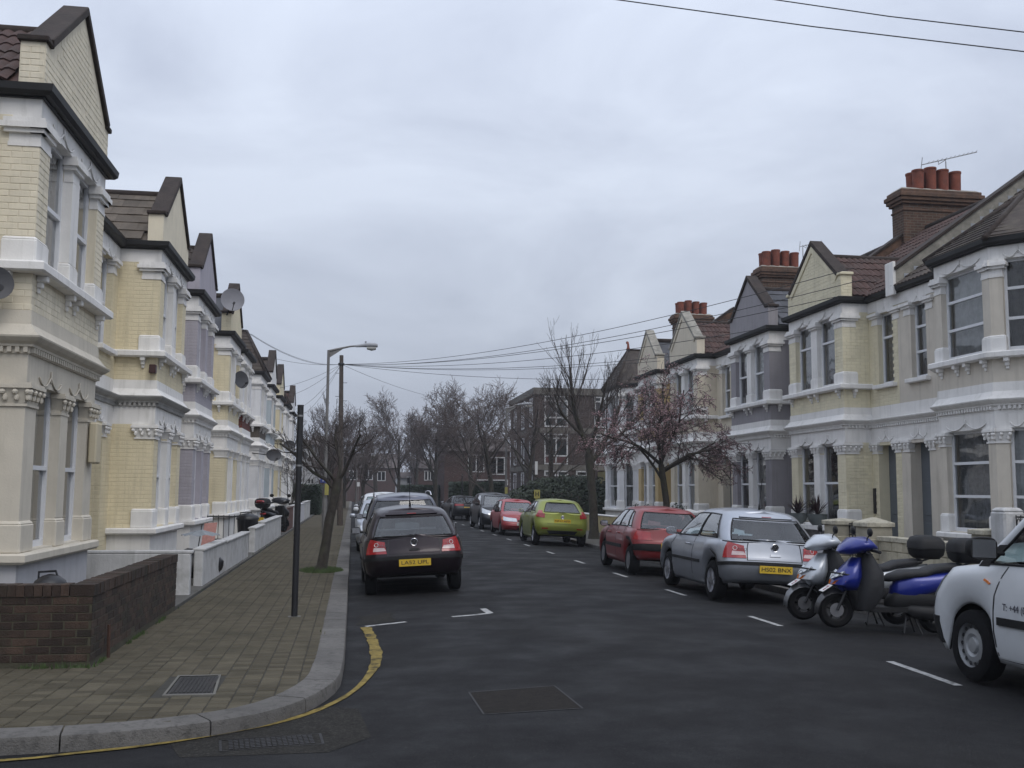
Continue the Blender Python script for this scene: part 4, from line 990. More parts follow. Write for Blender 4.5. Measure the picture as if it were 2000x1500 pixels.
p = ony(454, 586, 30.0); dish(p, (.25, -1, .1), .335, M_DISHG, 'large grey satellite dish on the pale yellow gable', (-3.75, 30.45, 6.75))
p = onx(470, 742, -3.45); dish(p, (.9, -.9, .15), .27, M_DISHD, 'dark satellite dish fixed beside the upper bay of the dish house', (p.x-.35, p.y+.1, p.z))
p = onx(534, 889, -3.0); dish(p, (.55, -1, .1), .31, M_DISHD, 'dark oval satellite dish above the red topped moped', (p.x-.9, p.y+.6, p.z+.1), .75)
p = onx(565, 869, -3.0); dish(p, (.5, -1, .1), .29, M_DISHD, 'dark satellite dish over the bare climbing shrub', (p.x-.9, p.y+.6, p.z+.1), .75)
p = onx(592, 890, -3.0); dish(p, (.5, -1, .1), .3, M_DISHD, 'dark satellite dish on the last white house', (p.x-.6, p.y+.6, p.z+.1), .8)
p = ony(-9, 553, 11.75); dish(p, (.6, -1, .1), .185, M_DISHD, 'dark satellite dish on the side of the cream house bay', (p.x, 12.0, p.z))
# box fixed to the cream house, dark sensor on the yellow house
tag(MB().box(-3.58, -3.47, 14.72, 15.0, 2.1, 2.66).build('meter_box', M_CREAMW, bevel=.02), 'tall cream meter box on the ground floor pier of the cream house', 'meter box')
tag(MB().box(-3.72, -3.6, 19.36, 19.49, 3.86, 4.02).build('alarm_sensor', mat('dark_sensor', (.05, .02, .02), .4, 0, 1, 0), bevel=.01), 'small dark sensor box on the yellow house bay side', 'sensor')
# ---------------------------------------------------------------- right gardens
M_BLOCK = mat('cream_block', (.44, .4, .3), .9, .2, 6, .6, 14, rnd=.12, streak=.3); M_BLOCKJ = mat('cream_block_joint', (.36, .33, .26), .95, .2, 4)
M_BCOPE = mat('cream_wall_coping', (.5, .465, .37), .9, .15, 5, .4, 20, dirt=((.12, .11, .08), .7, 6))
bk = MB().add([(-.2, 0, -.1), (.2, 0, -.1), (.2, 0, .1), (-.2, 0, .1), (-.18, -.02, -.085), (.02, -.035, -.08), (.18, -.022, -.085), (.185, -.02, .08), (0, -.04, .085), (-.18, -.025, .085)], [(0, 1, 6, 5, 4), (1, 2, 7, 6), (2, 3, 9, 8, 7), (3, 0, 4, 9), (4, 5, 8, 9), (5, 6, 7, 8)]).mesh('stone_block', M_BLOCK)
t = thing('stone_block_wall', 'low cream block wall with flaking coping in front of the beige house', 'wall', (10.05, 17, PH))
MB().box(9.98, 10.16, 15.4, 18.5, .05, .86).build('core', M_BLOCKJ, t)
for r in range(4):
    for i in range(8):
        y = 15.6+i*.4+(.2 if r % 2 else 0)
        if y < 18.35: inst('stone_block', bk, frame((9.985, y, .18+r*.2), (0, -1, 0), (1, 0, 0), (0, 0, 1)), t)
for i in range(5): MB().box(9.93, 10.2, 15.4+i*.62+.006, 15.4+(i+1)*.62-.006, .861, .955).build('coping_stone', M_BCOPE, t, bevel=.012)
def pier(x, y, w, z, label, m, cap, pyr=.08, grp=None, mc=None):
    t = thing('gate_pier', label, 'pier', (x, y, PH), grp)
    MB().box(x-w, x+w, y-w, y+w, .05, z-.08).build('shaft', m, t, bevel=.01)
    MB().box(x-w-.04, x+w+.04, y-w-.04, y+w+.04, z-.079, z).frustum(x-w-.04, x+w+.04, y-w-.04, y+w+.04, z+.0005, x-.03, x+.03, y-.03, y+.03, z+pyr).build('cap', cap, t, bevel=.008)
    if m is M_BLOCKJ:
        for r in range(int((z-.25)/.2)):
            for (ex, ey, o) in (((0, -1, 0), (1, 0, 0), (x-w, y)), ((1, 0, 0), (0, 1, 0), (x, y-w))):
                inst('stone_block', bk, frame((o[0], o[1], .2+r*.2), ex, ey, (0, 0, 1), 2*w/.42, 1, .95), t)
pier(10.05, 15.18, .17, 1.2, 'cream block pier with flat cap beside the tall white pier', M_BLOCKJ, M_BCOPE, .02)
pier(10.05, 18.8, .25, 1.2, 'cream block gate pier with domed cap at the wall end', M_BLOCKJ, M_BCOPE, .1)
pier(10.05, 20.1, .27, 1.2, 'cream block gate pier by the grey white wall', M_BLOCKJ, M_BCOPE, .05)
pw = ony(1950, 1010, 14.7); t = thing('gate_pier', 'tall rounded white pier next to black ironwork', 'pier', (10.1, 14.72, PH))
MB().box(9.92, 10.28, 14.53, 14.9, .05, 1.5).build('shaft', M_WW, t, bevel=.03); MB().frustum(9.92, 10.28, 14.53, 14.9, 1.5, 9.97, 10.23, 14.58, 14.85, 1.56).build('cap', M_WW, t, bevel=.02)
def ironwork(label, x, y0, y1, z0, z1, name='iron_gate'):
    t = thing(name, label, 'gate', (x, (y0+y1)/2, PH)); 
    for z in (z0, z1-.22, z1): MB().box(x-.012, x+.012, y0, y1, z-.012, z+.012).build('rail', M_BLACKM, t)
    n = max(3, int((y1-y0)/.11))
    for i in range(n+1): yy = lerp(y0, y1, i/n); MB().tube([(x, yy, z0-.1), (x, yy, z1+.03)], .009, 6).build('bar', M_BLACKM, t)
    for i in range(n):
        yy = lerp(y0, y1, (i+.5)/n); MB().tube([(x, yy+.04*cos(a), z1-.11+.085*sin(a)) for a in [2*pi*j/14 for j in range(15)]], .008, 5).build('scroll', M_BLACKM, t)
ironwork('black scrolled iron gate between the cream block piers', 10.05, 19.08, 19.8, .3, 1.15)
ironwork('black scrolled iron railing beside the tall white pier', 10.1, 12.6, 14.5, .3, 1.42, 'iron_railing')
gwall('plain grey white wall below the spiky plants', [(9.95, 10.12, 20.4, 25.3, .72)], P_COT)
M_DKB = mat('dark_pier_brick', (.07, .045, .035), .9, .3, 6, .4, brick=((.09, .08, .07), .225, .075, 1))
for px, nm in ((1467, 'dark brick gate pier with white cap before the grey house'), (1418, 'dark brick gate pier with white cap between grey and cream houses'), (1372, 'dark brick gate pier with white cap beside the cream house bay'), (1346, 'dark brick gate pier with white cap near the terracotta pot')):
    p = onx(px, 995, 10.1); pier(10.1, p.y, .22, 1.17, nm, M_DKB, M_TRIM, .08)
gwall('dark brick front wall of the grey house behind the silver hatchback', [(10.02, 10.2, 25.5, 30.2, .75)], M_DKB, M_TRIM)
gwall('yellowish low front wall with white coping by the white end house', [(9.95, 10.15, 38.5, 45.2, .78)], mat('ochre_wall', (.4, .33, .17), .9, .2, 3, .2), M_TRIM)
gwall('low white wall beyond the terrace end', [(9.95, 10.15, 45.9, 54, .95)])
# ledge with two planters of spiky cordyline
MB().box(10.85, 11.09, 22.2, 25.0, .9, 1.0).build('planter_ledge', M_TRIM, RB.root)
M_BOWL = mat('grey_planter', (.1, .115, .115), .6, .15, 6, .1); M_SPIKE = mat('cordyline_leaf', (.045, .022, .026), .6, .4, 9, 0)
def cordyline(y, label):
    t = thing('potted_cordyline', label, 'potted plant', (11.0, y, 1.0), 'spiky potted plants on the bay ledge'); r = random.Random(int(y*100))
    MB().lathe([(.13, 1.0), (.2, 1.09), (.235, 1.2), (.24, 1.26), (.215, 1.26), (.2, 1.2), (.02, 1.2)], 20, 'z', (11.0, y, 0)).build('pot', M_BOWL, t, smooth=40)
    for i in range(60):
        a = r.uniform(0, 2*pi); e = r.uniform(.35, 1.45); L_ = r.uniform(.35, .56); w = .016; d = Vector((cos(a)*cos(e), sin(a)*cos(e), sin(e))); sd = Vector((-sin(a), cos(a), 0))*w
        o = Vector((11.0, y, 1.24)); m1 = o+d*L_*.5+Vector((0, 0, .02)); e1 = o+d*L_-Vector((0, 0, .1*cos(e)*L_))
        MB().add([tuple(o-sd*.6), tuple(o+sd*.6), tuple(m1+sd), tuple(m1-sd), tuple(e1)], [(0, 1, 2, 3), (3, 2, 4)]).build('leaf', M_SPIKE, t, fix=False)
cordyline(24.35, 'dark spiky potted plant on the ledge, nearer the grey house'); cordyline(23.25, 'dark spiky potted plant on the ledge, nearer the grey doors')
def pot(x, y, z, r, h, m, pm, label):
    t = thing('potted_shrub', label, 'potted plant', (x, y, z)); MB().lathe([(r*.75, z), (r, z+h), (r*1.08, z+h), (r*1.08, z+h+.04), (r*.9, z+h+.04)], 14, 'z', (x, y, 0)).build('pot', m, t, smooth=40)
    rr = random.Random(int(y*10)); mb = MB()
    for i in range(160):
        d = Vector((rr.gauss(0, 1), rr.gauss(0, 1), rr.gauss(0, 1))).normalized()*r*rr.uniform(.5, 1.05); c = Vector((x, y, z+h+r*.75))+d; a = Vector((rr.gauss(0, 1), rr.gauss(0, 1), rr.gauss(0, 1))).normalized()*.035; b = a.orthogonal().normalized()*.025
        mb.add([tuple(c-a), tuple(c+b), tuple(c+a), tuple(c-b)], [(0, 1, 2, 3)])
    mb.build('foliage', pm, t, fix=False)
M_LEAF = mat('evergreen_leaf', (.02, .03, .015), .75, .4, 4, 0); M_LEAFD = mat('dark_hedge_leaf', (.018, .034, .016), .6, .4, 4, 0)
pot(10.9, 38.6, .13, .24, .75, M_BLACKM, M_LEAF, 'clipped shrub in tall dark pot under the ochre bay, far one'); pot(10.9, 37.2, .13, .25, .75, M_BLACKM, M_LEAF, 'rounded shrub in tall dark pot before the ochre bay, beside the blossom tree')
p = onx(1325, 990, 10.4); pot(10.4, p.y, .13, .28, .82, M_POT, M_LEAF, 'terracotta pot with sparse plant by the cream house')
tag(MB().box(11.82, 11.858, 22.0, 22.11, 1.3, 1.88).build('wall_plate', M_BLACKM, bevel=.008), 'narrow black plate on the yellow wall beside the grey door', 'plate')
# ---------------------------------------------------------------- street furniture
pl = thing('sign_post', 'plain black steel post at the kerb without a sign', 'post', (-.71, 13.88, PH))
MB().tube([(-.71, 13.88, PH-.02), (-.705, 13.88, 2.87)], .041, 16).build('post', M_BLACKM, pl, smooth=40); MB().tube([(-.705, 13.88, 2.87), (-.705, 13.88, 2.885)], .044, 16).build('cap', M_BLACKM, pl, smooth=40)
for z in (2.08, 2.74): MB().lathe([(.043, z-.012), (.045, z-.012), (.045, z+.012), (.043, z+.012)], 16, 'z', (-.706, 13.88, 0)).build('clip', mat('steel', (.3, .3, .3), .4, .1, 4, 0, metal=.8), pl)
MB().box(-.79, -.63, 13.8, 13.96, PH-.02, PH+.004).build('footing', M_CONC, pl)
M_GALV = mat('galvanised_column', (.17, .165, .16), .6, .2, 5, .1, metal=.3); M_HEAD = mat('lamp_grey', (.3, .31, .33), .5, .1, 5, 0)
def lamp(x, y, z, label, reach=1.7, head=True, detail=True):
    t = thing('street_lamp', label, 'street lamp', (x, y, PH)); r = .055
    MB().lathe([(.092, PH-.02), (.092, 1.35), (.07, 1.5), (.058, 1.7), (.05, z)], 14, 'z', (x, y, 0)).build('column', M_GALV, t, smooth=35)
    MB().tube([(x, y, z-.03), (x+.35, y, z+.06), (x+reach*.45, y, z+.16), (x+reach*.6, y, z+.19)], [.045, .04, .032, .03], 8).build('arm', M_GALV, t, smooth=35)
    MB().prism([(x+.03, z-.28), (x+.5, z+.05), (x+.48, z+.1), (x+.03, z)], lambda a, c: (a, y-.012, c), lambda a, c: (a, y+.012, c)).build('gusset', M_GALV, t)
    h = MB(); X0 = x+reach*.58
    h.loft([((X0, y, z+.18), (0, .045, 0), (0, 0, .045), 2.5), ((X0+.3, y, z+.22), (0, .09, 0), (0, 0, .07), 2.5), ((X0+.5, y, z+.23), (0, .13, 0), (0, 0, .09), 2.6), ((X0+.72, y, z+.23), (0, .14, 0), (0, 0, .085), 2.6), ((X0+.8, y, z+.22), (0, .1, 0), (0, 0, .06), 2.4)], 14); hd = h.build('lamp_head', M_HEAD, t, smooth=50)
    b = MB(); b.loft([((X0+.4, y, z+.12), (0, .09, 0), (0, 0, .05), 2.6), ((X0+.58, y, z+.1), (0, .11, 0), (0, 0, .08), 2.6), ((X0+.74, y, z+.12), (0, .1, 0), (0, 0, .06), 2.6)], 12); b.build('bowl', mat('lamp_bowl', (.34, .34, .32), .3, .1, 5, 0), hd, smooth=50)
    MB().lathe([(.035, z+.3), (.035, z+.37), (.01, z+.38)], 10, 'z', (X0+.36, y, 0)).build('photocell', M_HEAD, hd)
    return t
pt = ony(642, 684, 38.0); lt = lamp(pt.x, 38.0, pt.z, 'tall grey street lamp with curved arm beside the bare pollarded tree')
M_SIGNB = mat('sign_blue', (.02, .04, .2), .5, .05, 3, 0); M_SIGNY = mat('sign_yellow', (.33, .3, .08), .6, .1, 6, 0); M_SIGNW = mat('sign_white', (.6, .6, .6), .5, .05, 5, 0)
p = ony(631, 938, 37.8); t = thing('blue_sign', 'small blue rectangular sign with white mark on the lamp column', 'sign', tuple(p))
MB().box(p.x-.1, p.x+.1, 37.8, 37.815, p.z-.09, p.z+.09).build('plate', M_SIGNB, t); MB().box(p.x-.012, p.x+.012, 37.79, 37.799, p.z-.045, p.z+.04).build('mark', M_SIGNW, t)
p = ony(638, 956, 37.8); tag(MB().box(p.x-.07, p.x+.07, 37.82, 37.84, p.z-.2, p.z+.2).build('yellow_plate', M_SIGNY), 'tall yellow plate strapped to the lamp column', 'sign')
M_POLE = mat('tarred_timber', (.075, .06, .05), .9, .4, 5, .4, 30)
pb = onz(664, 1026, PH); pt = ony(667, 694, pb.y); tp_ = thing('telegraph_pole', 'tall wooden telegraph pole carrying a fan of wires', 'pole', (pb.x, pb.y, PH))
MB().tube([(pb.x, pb.y, 0), (pt.x, pb.y, pt.z)], [.145, .095], 12).build('pole', M_POLE, tp_, smooth=40)
for i, z in enumerate((7.2, 6.75, 6.1, 5.9, 5.4, 4.9)):
    sg = -1 if i % 2 == 0 else 1; xx = lerp(pb.x, pt.x, z/pt.z); MB().tube([(xx, pb.y-.02, z), (xx+sg*.26, pb.y-.02, z), (xx+sg*.26, pb.y-.02, z+.03)], .012, 5).build('step_iron', M_BLACKM, tp_)
M_WIRE = mat('wire', (.02, .02, .022), .6, 0, 1, 0); WT = Vector((pt.x, pb.y, pt.z-.42))
MB().lathe([(.14, WT.z-.05), (.15, WT.z-.04), (.15, WT.z+.04), (.14, WT.z+.05)], 14, 'z', (WT.x, WT.y, 0)).build('ring_bracket', M_BLACKM, tp_)
def wire(a, b, sag, label, r=.009):
    a, b = Vector(a), Vector(b); pts = [a.lerp(b, i/24)-Vector((0, 0, sag*4*(i/24)*(1-i/24))) for i in range(25)]
    tag(MB().tube(pts, r, 5).build('overhead_wire', M_WIRE, smooth=True), label, 'wire', 'telephone wires from the pole')
for px, py, X_, sag, to in ((1664, 524, 11.1, .55, 'kneeler of the pale yellow gable'), (1690, 545, 11.4, .6, 'roof edge beside the white parapet end'), (1632, 580, 11.05, .5, 'gutter of the pale yellow bay'), (1500, 640, 11.05, .45, 'gutter of the grey house'), (1370, 690, 11.05, .35, 'gutter of the cream rendered house'), (1290, 705, 11.0, .3, 'gutter of the ochre piered house'), (1236, 740, 11.0, .25, 'eaves of the white end house')):
    wire(WT, onx(px, py, X_), sag, 'telephone wire from the pole to the '+to)
wire(WT, ony(890, 782, 75), .3, 'telephone wire dropping away beyond the pole towards the far trees')
for px, py, to in ((490, 652, 'far corner of the gable with the grey dish'), (470, 640, 'gutter under the grey dish gable'), (536, 700, 'pale blue house gable'), (545, 758, 'pale blue house gutter'), (557, 775, 'far yellow house gutter'), (575, 800, 'white house with the brown hip'), (580, 815, 'wall below the brown hip roof')):
    p = onx(px, py, -3.62); wire(WT, p, .12*abs(p.y-WT.y)/6+.1, 'telephone wire from the pole to the '+to, .007)
for (a, b), nm in ((((1195, -2, 9.5), (2010, 102, 8.2)), 'long black overhead wire crossing above the right hand roofs, lower one'), (((1490, -4, 9.5), (2010, 64, 8.2)), 'long black overhead wire crossing above the right hand roofs, upper one')):
    p, q = ony(*a), ony(*b); d = q-p; tag(MB().tube([p-d*2+Vector((0, 0, .3)), p, p+d*.5-Vector((0, 0, .02)), q, q+d*1.5], .006, 5).build('overhead_wire', M_WIRE), nm, 'wire')
# right side signs and posts
p = ony(1049, 965, 41.0); t = thing('hydrant_sign', 'small yellow hydrant marker with black H on a yellow post', 'sign', (p.x, 41.0, PH))
MB().box(p.x-.12, p.x+.12, 41.0, 41.03, p.z-.17, p.z+.17).build('plate', M_SIGNY, t); MB().box(p.x-.05, p.x+.05, 41.03, 41.1, .05, p.z+.1).build('post', M_SIGNY, t)
for a, b, c_, d in ((-.07, -.04, -.08, .1), (.04, .07, -.08, .1), (-.04, .04, -.01, .02)): MB().box(p.x+a, p.x+b, 40.99, 40.999, p.z+c_, p.z+d).build('letter', M_BLACKM, t)
p = ony(988, 958, 52); lamp(p.x, 52.0, 6.0, 'grey street lamp on the right pavement among bare trees', 1.0)
tag(MB().box(p.x-.07, p.x+.07, 51.86, 51.89, 1.2, 1.95).build('yellow_plate', M_SIGNY), 'yellow plate strapped to the right hand lamp column', 'sign')
p = ony(1047, 915, 50); t = thing('estate_sign', 'white sale board on a post in front of the flats', 'sign', (p.x, 50, PH)); MB().box(p.x-.05, p.x+.08, 50, 50.03, p.z-.3, p.z+.35).build('board', M_SIGNW, t); MB().tube([(p.x, 50.05, .05), (p.x, 50.05, p.z+.3)], .03, 6).build('post', M_POLE, t)
p = ony(903, 1003, 58); t = thing('sign_post', 'thin dark post on the far right pavement', 'post', (7.95, 62, PH)); q = ony(903, 925, 62); MB().tube([(q.x, 62, .05), (q.x, 62, q.z)], .04, 8).build('post', M_BLACKM, t)
p = ony(697, 892, 90); lamp(p.x, 90, p.z, 'distant grey street lamp on the left pavement', 1.4)
p = ony(700, 946, 80); t = thing('parking_sign', 'small white parking sign on a far left post', 'sign', (p.x, 80, PH)); MB().box(p.x-.1, p.x+.1, 80, 80.02, p.z-.16, p.z+.16).build('plate', M_SIGNW, t); MB().tube([(p.x, 80.05, .05), (p.x, 80.05, p.z+.2)], .03, 8).build('post', M_GALV, t)
# ---------------------------------------------------------------- trees
M_BARK = mat('dark_bark', (.042, .036, .03), .95, .4, 8, .6, 30, dirt=((.05, .06, .03), .4, 3))
M_TWIG = mat('twig', (.062, .052, .048), .9, .3, 5, 0); M_TWIGR = mat('hazed_reddish_twig', (.1, .078, .072), .9, .3, 5, 0)  # distant reddish twigs have their base colour lightened to imitate haze
M_BLOS = mat('pink_blossom', (.27, .17, .18), .8, .25, 9, 0)
def grow(mb, mbt, p, d, L_, r, lev, P, R, tips):
    """one branch: path, then children"""
    n = P['seg'][min(lev, len(P['seg'])-1)]; pts = [p.copy()]; rad = [r]; d = d.normalized()
    for i in range(n):
        w = P['wob'][min(lev, len(P['wob'])-1)]
        d = (d+Vector((R.gauss(0, w), R.gauss(0, w), R.gauss(0, w)*.7))+Vector((0, 0, P['trop'][min(lev, len(P['trop'])-1)]))).normalized()
        p = p+d*(L_/n); pts.append(p.copy()); rad.append(max(P['rmin'], r*(1-(i+1)/n*(.55 if lev < P['lev'] else .8))))
    (mb if lev <= P.get('trunk_lev', 1) else mbt).tube(pts, rad, (7, 6, 4, 3, 3, 3)[min(lev, 5)], cap=False)
    tips.append((pts, lev))
    if lev >= P['lev']: return
    nc = P['n'][min(lev, len(P['n'])-1)]; lo = P['from'][min(lev, len(P['from'])-1)]
    for i in range(nc):
        t = lo+(1-lo)*(i+R.uniform(.1, .9))/nc; k = min(int(t*n), n-1); q = pts[k].lerp(pts[k+1], t*n-k); rr = lerp(rad[k], rad[k+1], t*n-k)
        ax = (pts[k+1]-pts[k]).normalized(); a = R.uniform(0, 2*pi) if lev else 2*pi*(i/nc)+R.uniform(-.5, .5)
        o = ax.orthogonal().normalized(); o = o*cos(a)+ax.cross(o)*sin(a); ang = R.uniform(*P['ang'][min(lev, len(P['ang'])-1)])
        grow(mb, mbt, q, ax*cos(ang)+o*sin(ang), L_*P['len'][min(lev, len(P['len'])-1)]*R.uniform(.7, 1.2)*(1.15-.45*t), rr*P['rad']*R.uniform(.75, 1), lev+1, P, R, tips)
DEFP = dict(lev=4, n=[6, 5, 5, 4], seg=[5, 5, 4, 3, 3], wob=[.06, .13, .16, .2], trop=[.02, .07, .08, .05], ang=[(.45, .85), (.45, .95), (.4, 1.0), (.4, 1.0)], len=[.75, .6, .55, .55], rad=.62, rmin=.006, **{'from': [.45, .3, .25, .2]})
def tree(name, label, base, h, r, P=None, seed=1, d=(0, 0, 1), mtw=None, limbs=None, group=None):
    P = {**DEFP, **(P or {})}; R = random.Random(seed); a, b, tips = MB(), MB(), []
    if limbs is None: grow(a, b, Vector(base), Vector(d), h, r, 0, P, R, tips)
    else:
        trunk, forks = limbs
        a.tube([t[:3] for t in trunk], [t[3] for t in trunk], 9, cap=False)
        for p, dd, L_, rr in forks: grow(a, b, Vector(p), Vector(dd), L_, rr, 1, P, R, tips)
    t = thing(name, label, 'tree', tuple(base), group)
    tr = a.build('trunk', M_BARK, t, smooth=True, fix=False); cr = b.build('crown', mtw or M_TWIG, t, smooth=True, fix=False)
    return t, tr, cr, tips
def tree_copy(src, label, loc, rz, s, group=None, sz=None):
    root, tr, cr = src; r = root.copy(); COL.objects.link(r); r['label'] = label; r.location = loc; r.rotation_euler = (0, 0, rz); r.scale = (s, s, sz or s)
    if group: r['group'] = group
    for o in (tr, cr): c = o.copy(); COL.objects.link(c); c.parent = r; c.matrix_parent_inverse = Matrix.Translation(-ORIG[root.name])
    return r
# pollarded street tree on the left pavement
B = (-.58, 21.57, PH)
PT = dict(lev=4, n=[5, 7, 5, 4], wob=[.1, .16, .16, .18], trop=[.05, .06, .14, .1], len=[.7, .5, .5, .5], rmin=.0035, ang=[(.5, .9), (.5, 1.1), (.4, .9), (.3, .8)])
tree('street_tree', 'small crooked bare tree leaning over the left pavement, grass at its foot', B, 0, 0, PT, 5, limbs=(
    [(-.62, 21.57, .05, .17), (-.58, 21.57, .2, .115), (-.5, 21.57, .75, .095), (-.46, 21.57, 1.1, .1), (-.38, 21.57, 1.5, .09), (-.33, 21.57, 1.75, .1), (-.31, 21.57, 2.0, .09)],
    [((-.35, 21.57, 1.75), (-.75, .1, .95), 1.5, .045), ((-.33, 21.57, 1.9), (-.45, -.5, 1), 1.2, .035), ((-.31, 21.57, 1.95), (.1, .3, 1), 1.3, .042), ((-.31, 21.57, 1.9), (.55, -.1, .9), 1.25, .04), ((-.31, 21.57, 1.85), (.35, .6, .8), 1.2, .035), ((-.62, 21.6, 2.25), (-.8, -.1, .6), .95, .026)]))
gm = MB(); R_ = random.Random(2); M_GRASS = mat('grass', (.045, .075, .02), .8, .4, 9, 0)
for i in range(1500):
    a = R_.uniform(0, 2*pi); q = sqrt(R_.random())*.52; x, y = -.58+q*cos(a)*.85, 21.57+q*sin(a)*1.3; hh = R_.uniform(.03, .1)*(1.2-q); l = R_.uniform(-.03, .03)
    gm.add([(x-.006, y, PH-.01), (x+.006, y, PH-.01), (x+l, y+l, PH+hh)], [(0, 1, 2)])
gm.build('grass_tuft', M_GRASS, fix=False, kind='stuff', label='ring of green grass growing round the foot of the left street tree', category='grass')
# weeds along wall feet and kerb joints
wm = MB()
for i in range(900):
    s_ = R_.random()
    if s_ < .4: x, y = -2.35+abs(R_.gauss(0, .02)), R_.uniform(10.2, 15)
    elif s_ < .6: x, y = R_.uniform(-3.6, -2.36), 10.2-abs(R_.gauss(0, .02))
    elif s_ < .85: x, y = -2.44+abs(R_.gauss(0, .02)), R_.uniform(16, 40)
    else: j = R_.randrange(900, len(KL)-30); q = KL[j]+knorm(j)*(KW+.01); x, y = q.x, q.y
    c = noise.noise(Vector((x*2, y*1.3, 0)))
    if c < .05: continue
    hh = R_.uniform(.01, .045)*(1+c); wm.add([(x-.008, y, PH-.01), (x+.008, y, PH-.01), (x+R_.uniform(-.02, .02), y+R_.uniform(-.02, .02), PH+hh)], [(0, 1, 2)])
wm.build('weeds', M_GRASS, fix=False, kind='stuff', label='thin weeds along the wall foot and kerb joints', category='weeds')
# blossom tree on the right pavement
cy = 27.0; cb = ony(1303, 990, cy); cx = cb.x
PC = dict(lev=4, n=[5, 9, 8, 6], wob=[.08, .16, .2, .25], trop=[.05, .01, -.07, -.12], len=[.7, .52, .5, .5], rmin=.006, ang=[(.5, .9), (.6, 1.2), (.5, 1.2), (.4, 1.1)], **{'from': [.4, .25, .15, .1]})
t_, _, _, tips = tree('blossom_tree', 'small pink blossom tree with weeping twigs before the cream houses', (cx, cy, PH), 0, 0, PC, 12, limbs=(
    [(cx, cy, .05, .14), (cx, cy, .6, .1), (cx-.02, cy, 1.5, .09), (cx-.1, cy, 2.1, .085), (cx-.16, cy, 2.5, .08)],
    [((cx-.08, cy, 2.0), (-.35, .2, 1.2), 2.2, .045), ((cx-.14, cy, 2.35), (.9, -.2, .75), 2.1, .05), ((cx-.16, cy, 2.45), (.1, .2, 1.4), 2.7, .05), ((cx-.16, cy, 2.5), (-.9, -.1, .7), 1.9, .05), ((cx-.12, cy, 2.3), (.8, .5, .5), 1.9, .045), ((cx-.16, cy, 2.5), (-.2, -.8, .8), 1.7, .045), ((cx-.16, cy, 2.5), (.5, -.5, 1.3), 2.3, .042), ((cx-.16, cy, 2.5), (-.4, .6, 1.2), 2.2, .042)]))
bl = MB()
for pts, lev in tips:
    if lev < 3: continue
    for p in pts[1:]:
        for _ in range(2 if R_.random() < .55 else 1):
            if R_.random() < .15: continue
            c = p+Vector((R_.gauss(0, .02), R_.gauss(0, .02), R_.gauss(0, .02))); a = Vector((R_.gauss(0, 1), R_.gauss(0, 1), R_.gauss(0, 1))).normalized()*R_.uniform(.009, .02); b = a.orthogonal()
            bl.add([tuple(c-a), tuple(c+b), tuple(c+a), tuple(c-b)], [(0, 1, 2, 3)])
bl.build('blossom', M_BLOS, t_, fix=False, kind='stuff')
# large pollarded tree further along the right pavement
tx, ty = 8.44, 35.5; f1 = ony(1125, 775, ty); f2 = ony(1215, 800, ty)
PB = dict(lev=4, rad=.5, n=[5, 8, 6, 4], wob=[.06, .1, .1, .1], trop=[.05, .16, .2, .15], len=[.7, .6, .6, .55], rmin=.005, ang=[(.4, .8), (.3, .8), (.25, .6), (.2, .5)], **{'from': [.4, .35, .2, .15]})
k1 = ony(1152, 905, ty); k2 = ony(1140, 860, ty)
tree('street_tree', 'stout bare pollarded tree with upright shoots in front of the flats', (tx, ty, PH), 0, 0, PB, 21, limbs=(
    [(tx, ty, .05, .24), (tx, ty, .4, .17), (tx-.02, ty, 1.2, .15), (k1.x, ty, k1.z, .15), (k1.x-.02, ty, k1.z+.35, .15)],
    [((k1.x, ty, k1.z), (.75, .1, .8), 2.6, .11), ((k1.x-.02, ty, k1.z+.3), (-.45, .2, 1), 3.2, .11), ((k1.x-.02, ty, k1.z+.3), (.1, -.5, 1), 2.6, .08), ((k1.x, ty, k1.z+.3), (-.2, .6, .9), 2.6, .08), ((k1.x+.55, ty, k1.z+.65), (.85, 0, .45), 1.9, .07), ((k1.x-.3, ty, k1.z+1), (-.8, -.1, .6), 1.8, .06)]))
# template trees for the middle distance
PM = dict(lev=4, n=[9, 8, 7, 6], rmin=.0085, wob=[.05, .13, .16, .2], rad=.55, **{'from': [.22, .25, .2, .2]})
T1 = tree('bare_tree', 'bare spreading tree in front of the left edge of the flats', (ony(1030, 960, 50).x, 50, PH), 4.6, .15, {**PM, 'n': [8, 7, 5, 4], 'rmin': .0075}, 31, mtw=M_TWIGR, group='bare trees down the street')[:3]
T2 = tree('bare_tree', 'bare twiggy tree by the dark hedge beyond the parked cars', (ony(920, 960, 64).x, 64, PH), 5.0, .16, {**PM, 'rmin': .01}, 47, mtw=M_TWIGR, group='bare trees down the street')[:3]
T3 = tree('bare_tree', 'slender bare tree standing behind the telegraph pole on the left', (-1.5, 72, PH), 4.3, .13, {**PM, 'ang': [(.3, .6), (.3, .7), (.3, .7), (.3, .7)], 'trop': [.03, .12, .12, .1], 'n': [9, 7, 6, 4], 'rmin': .0095}, 53, mtw=M_TWIGR, group='bare trees down the street')[:3]
G = 'bare trees down the street'
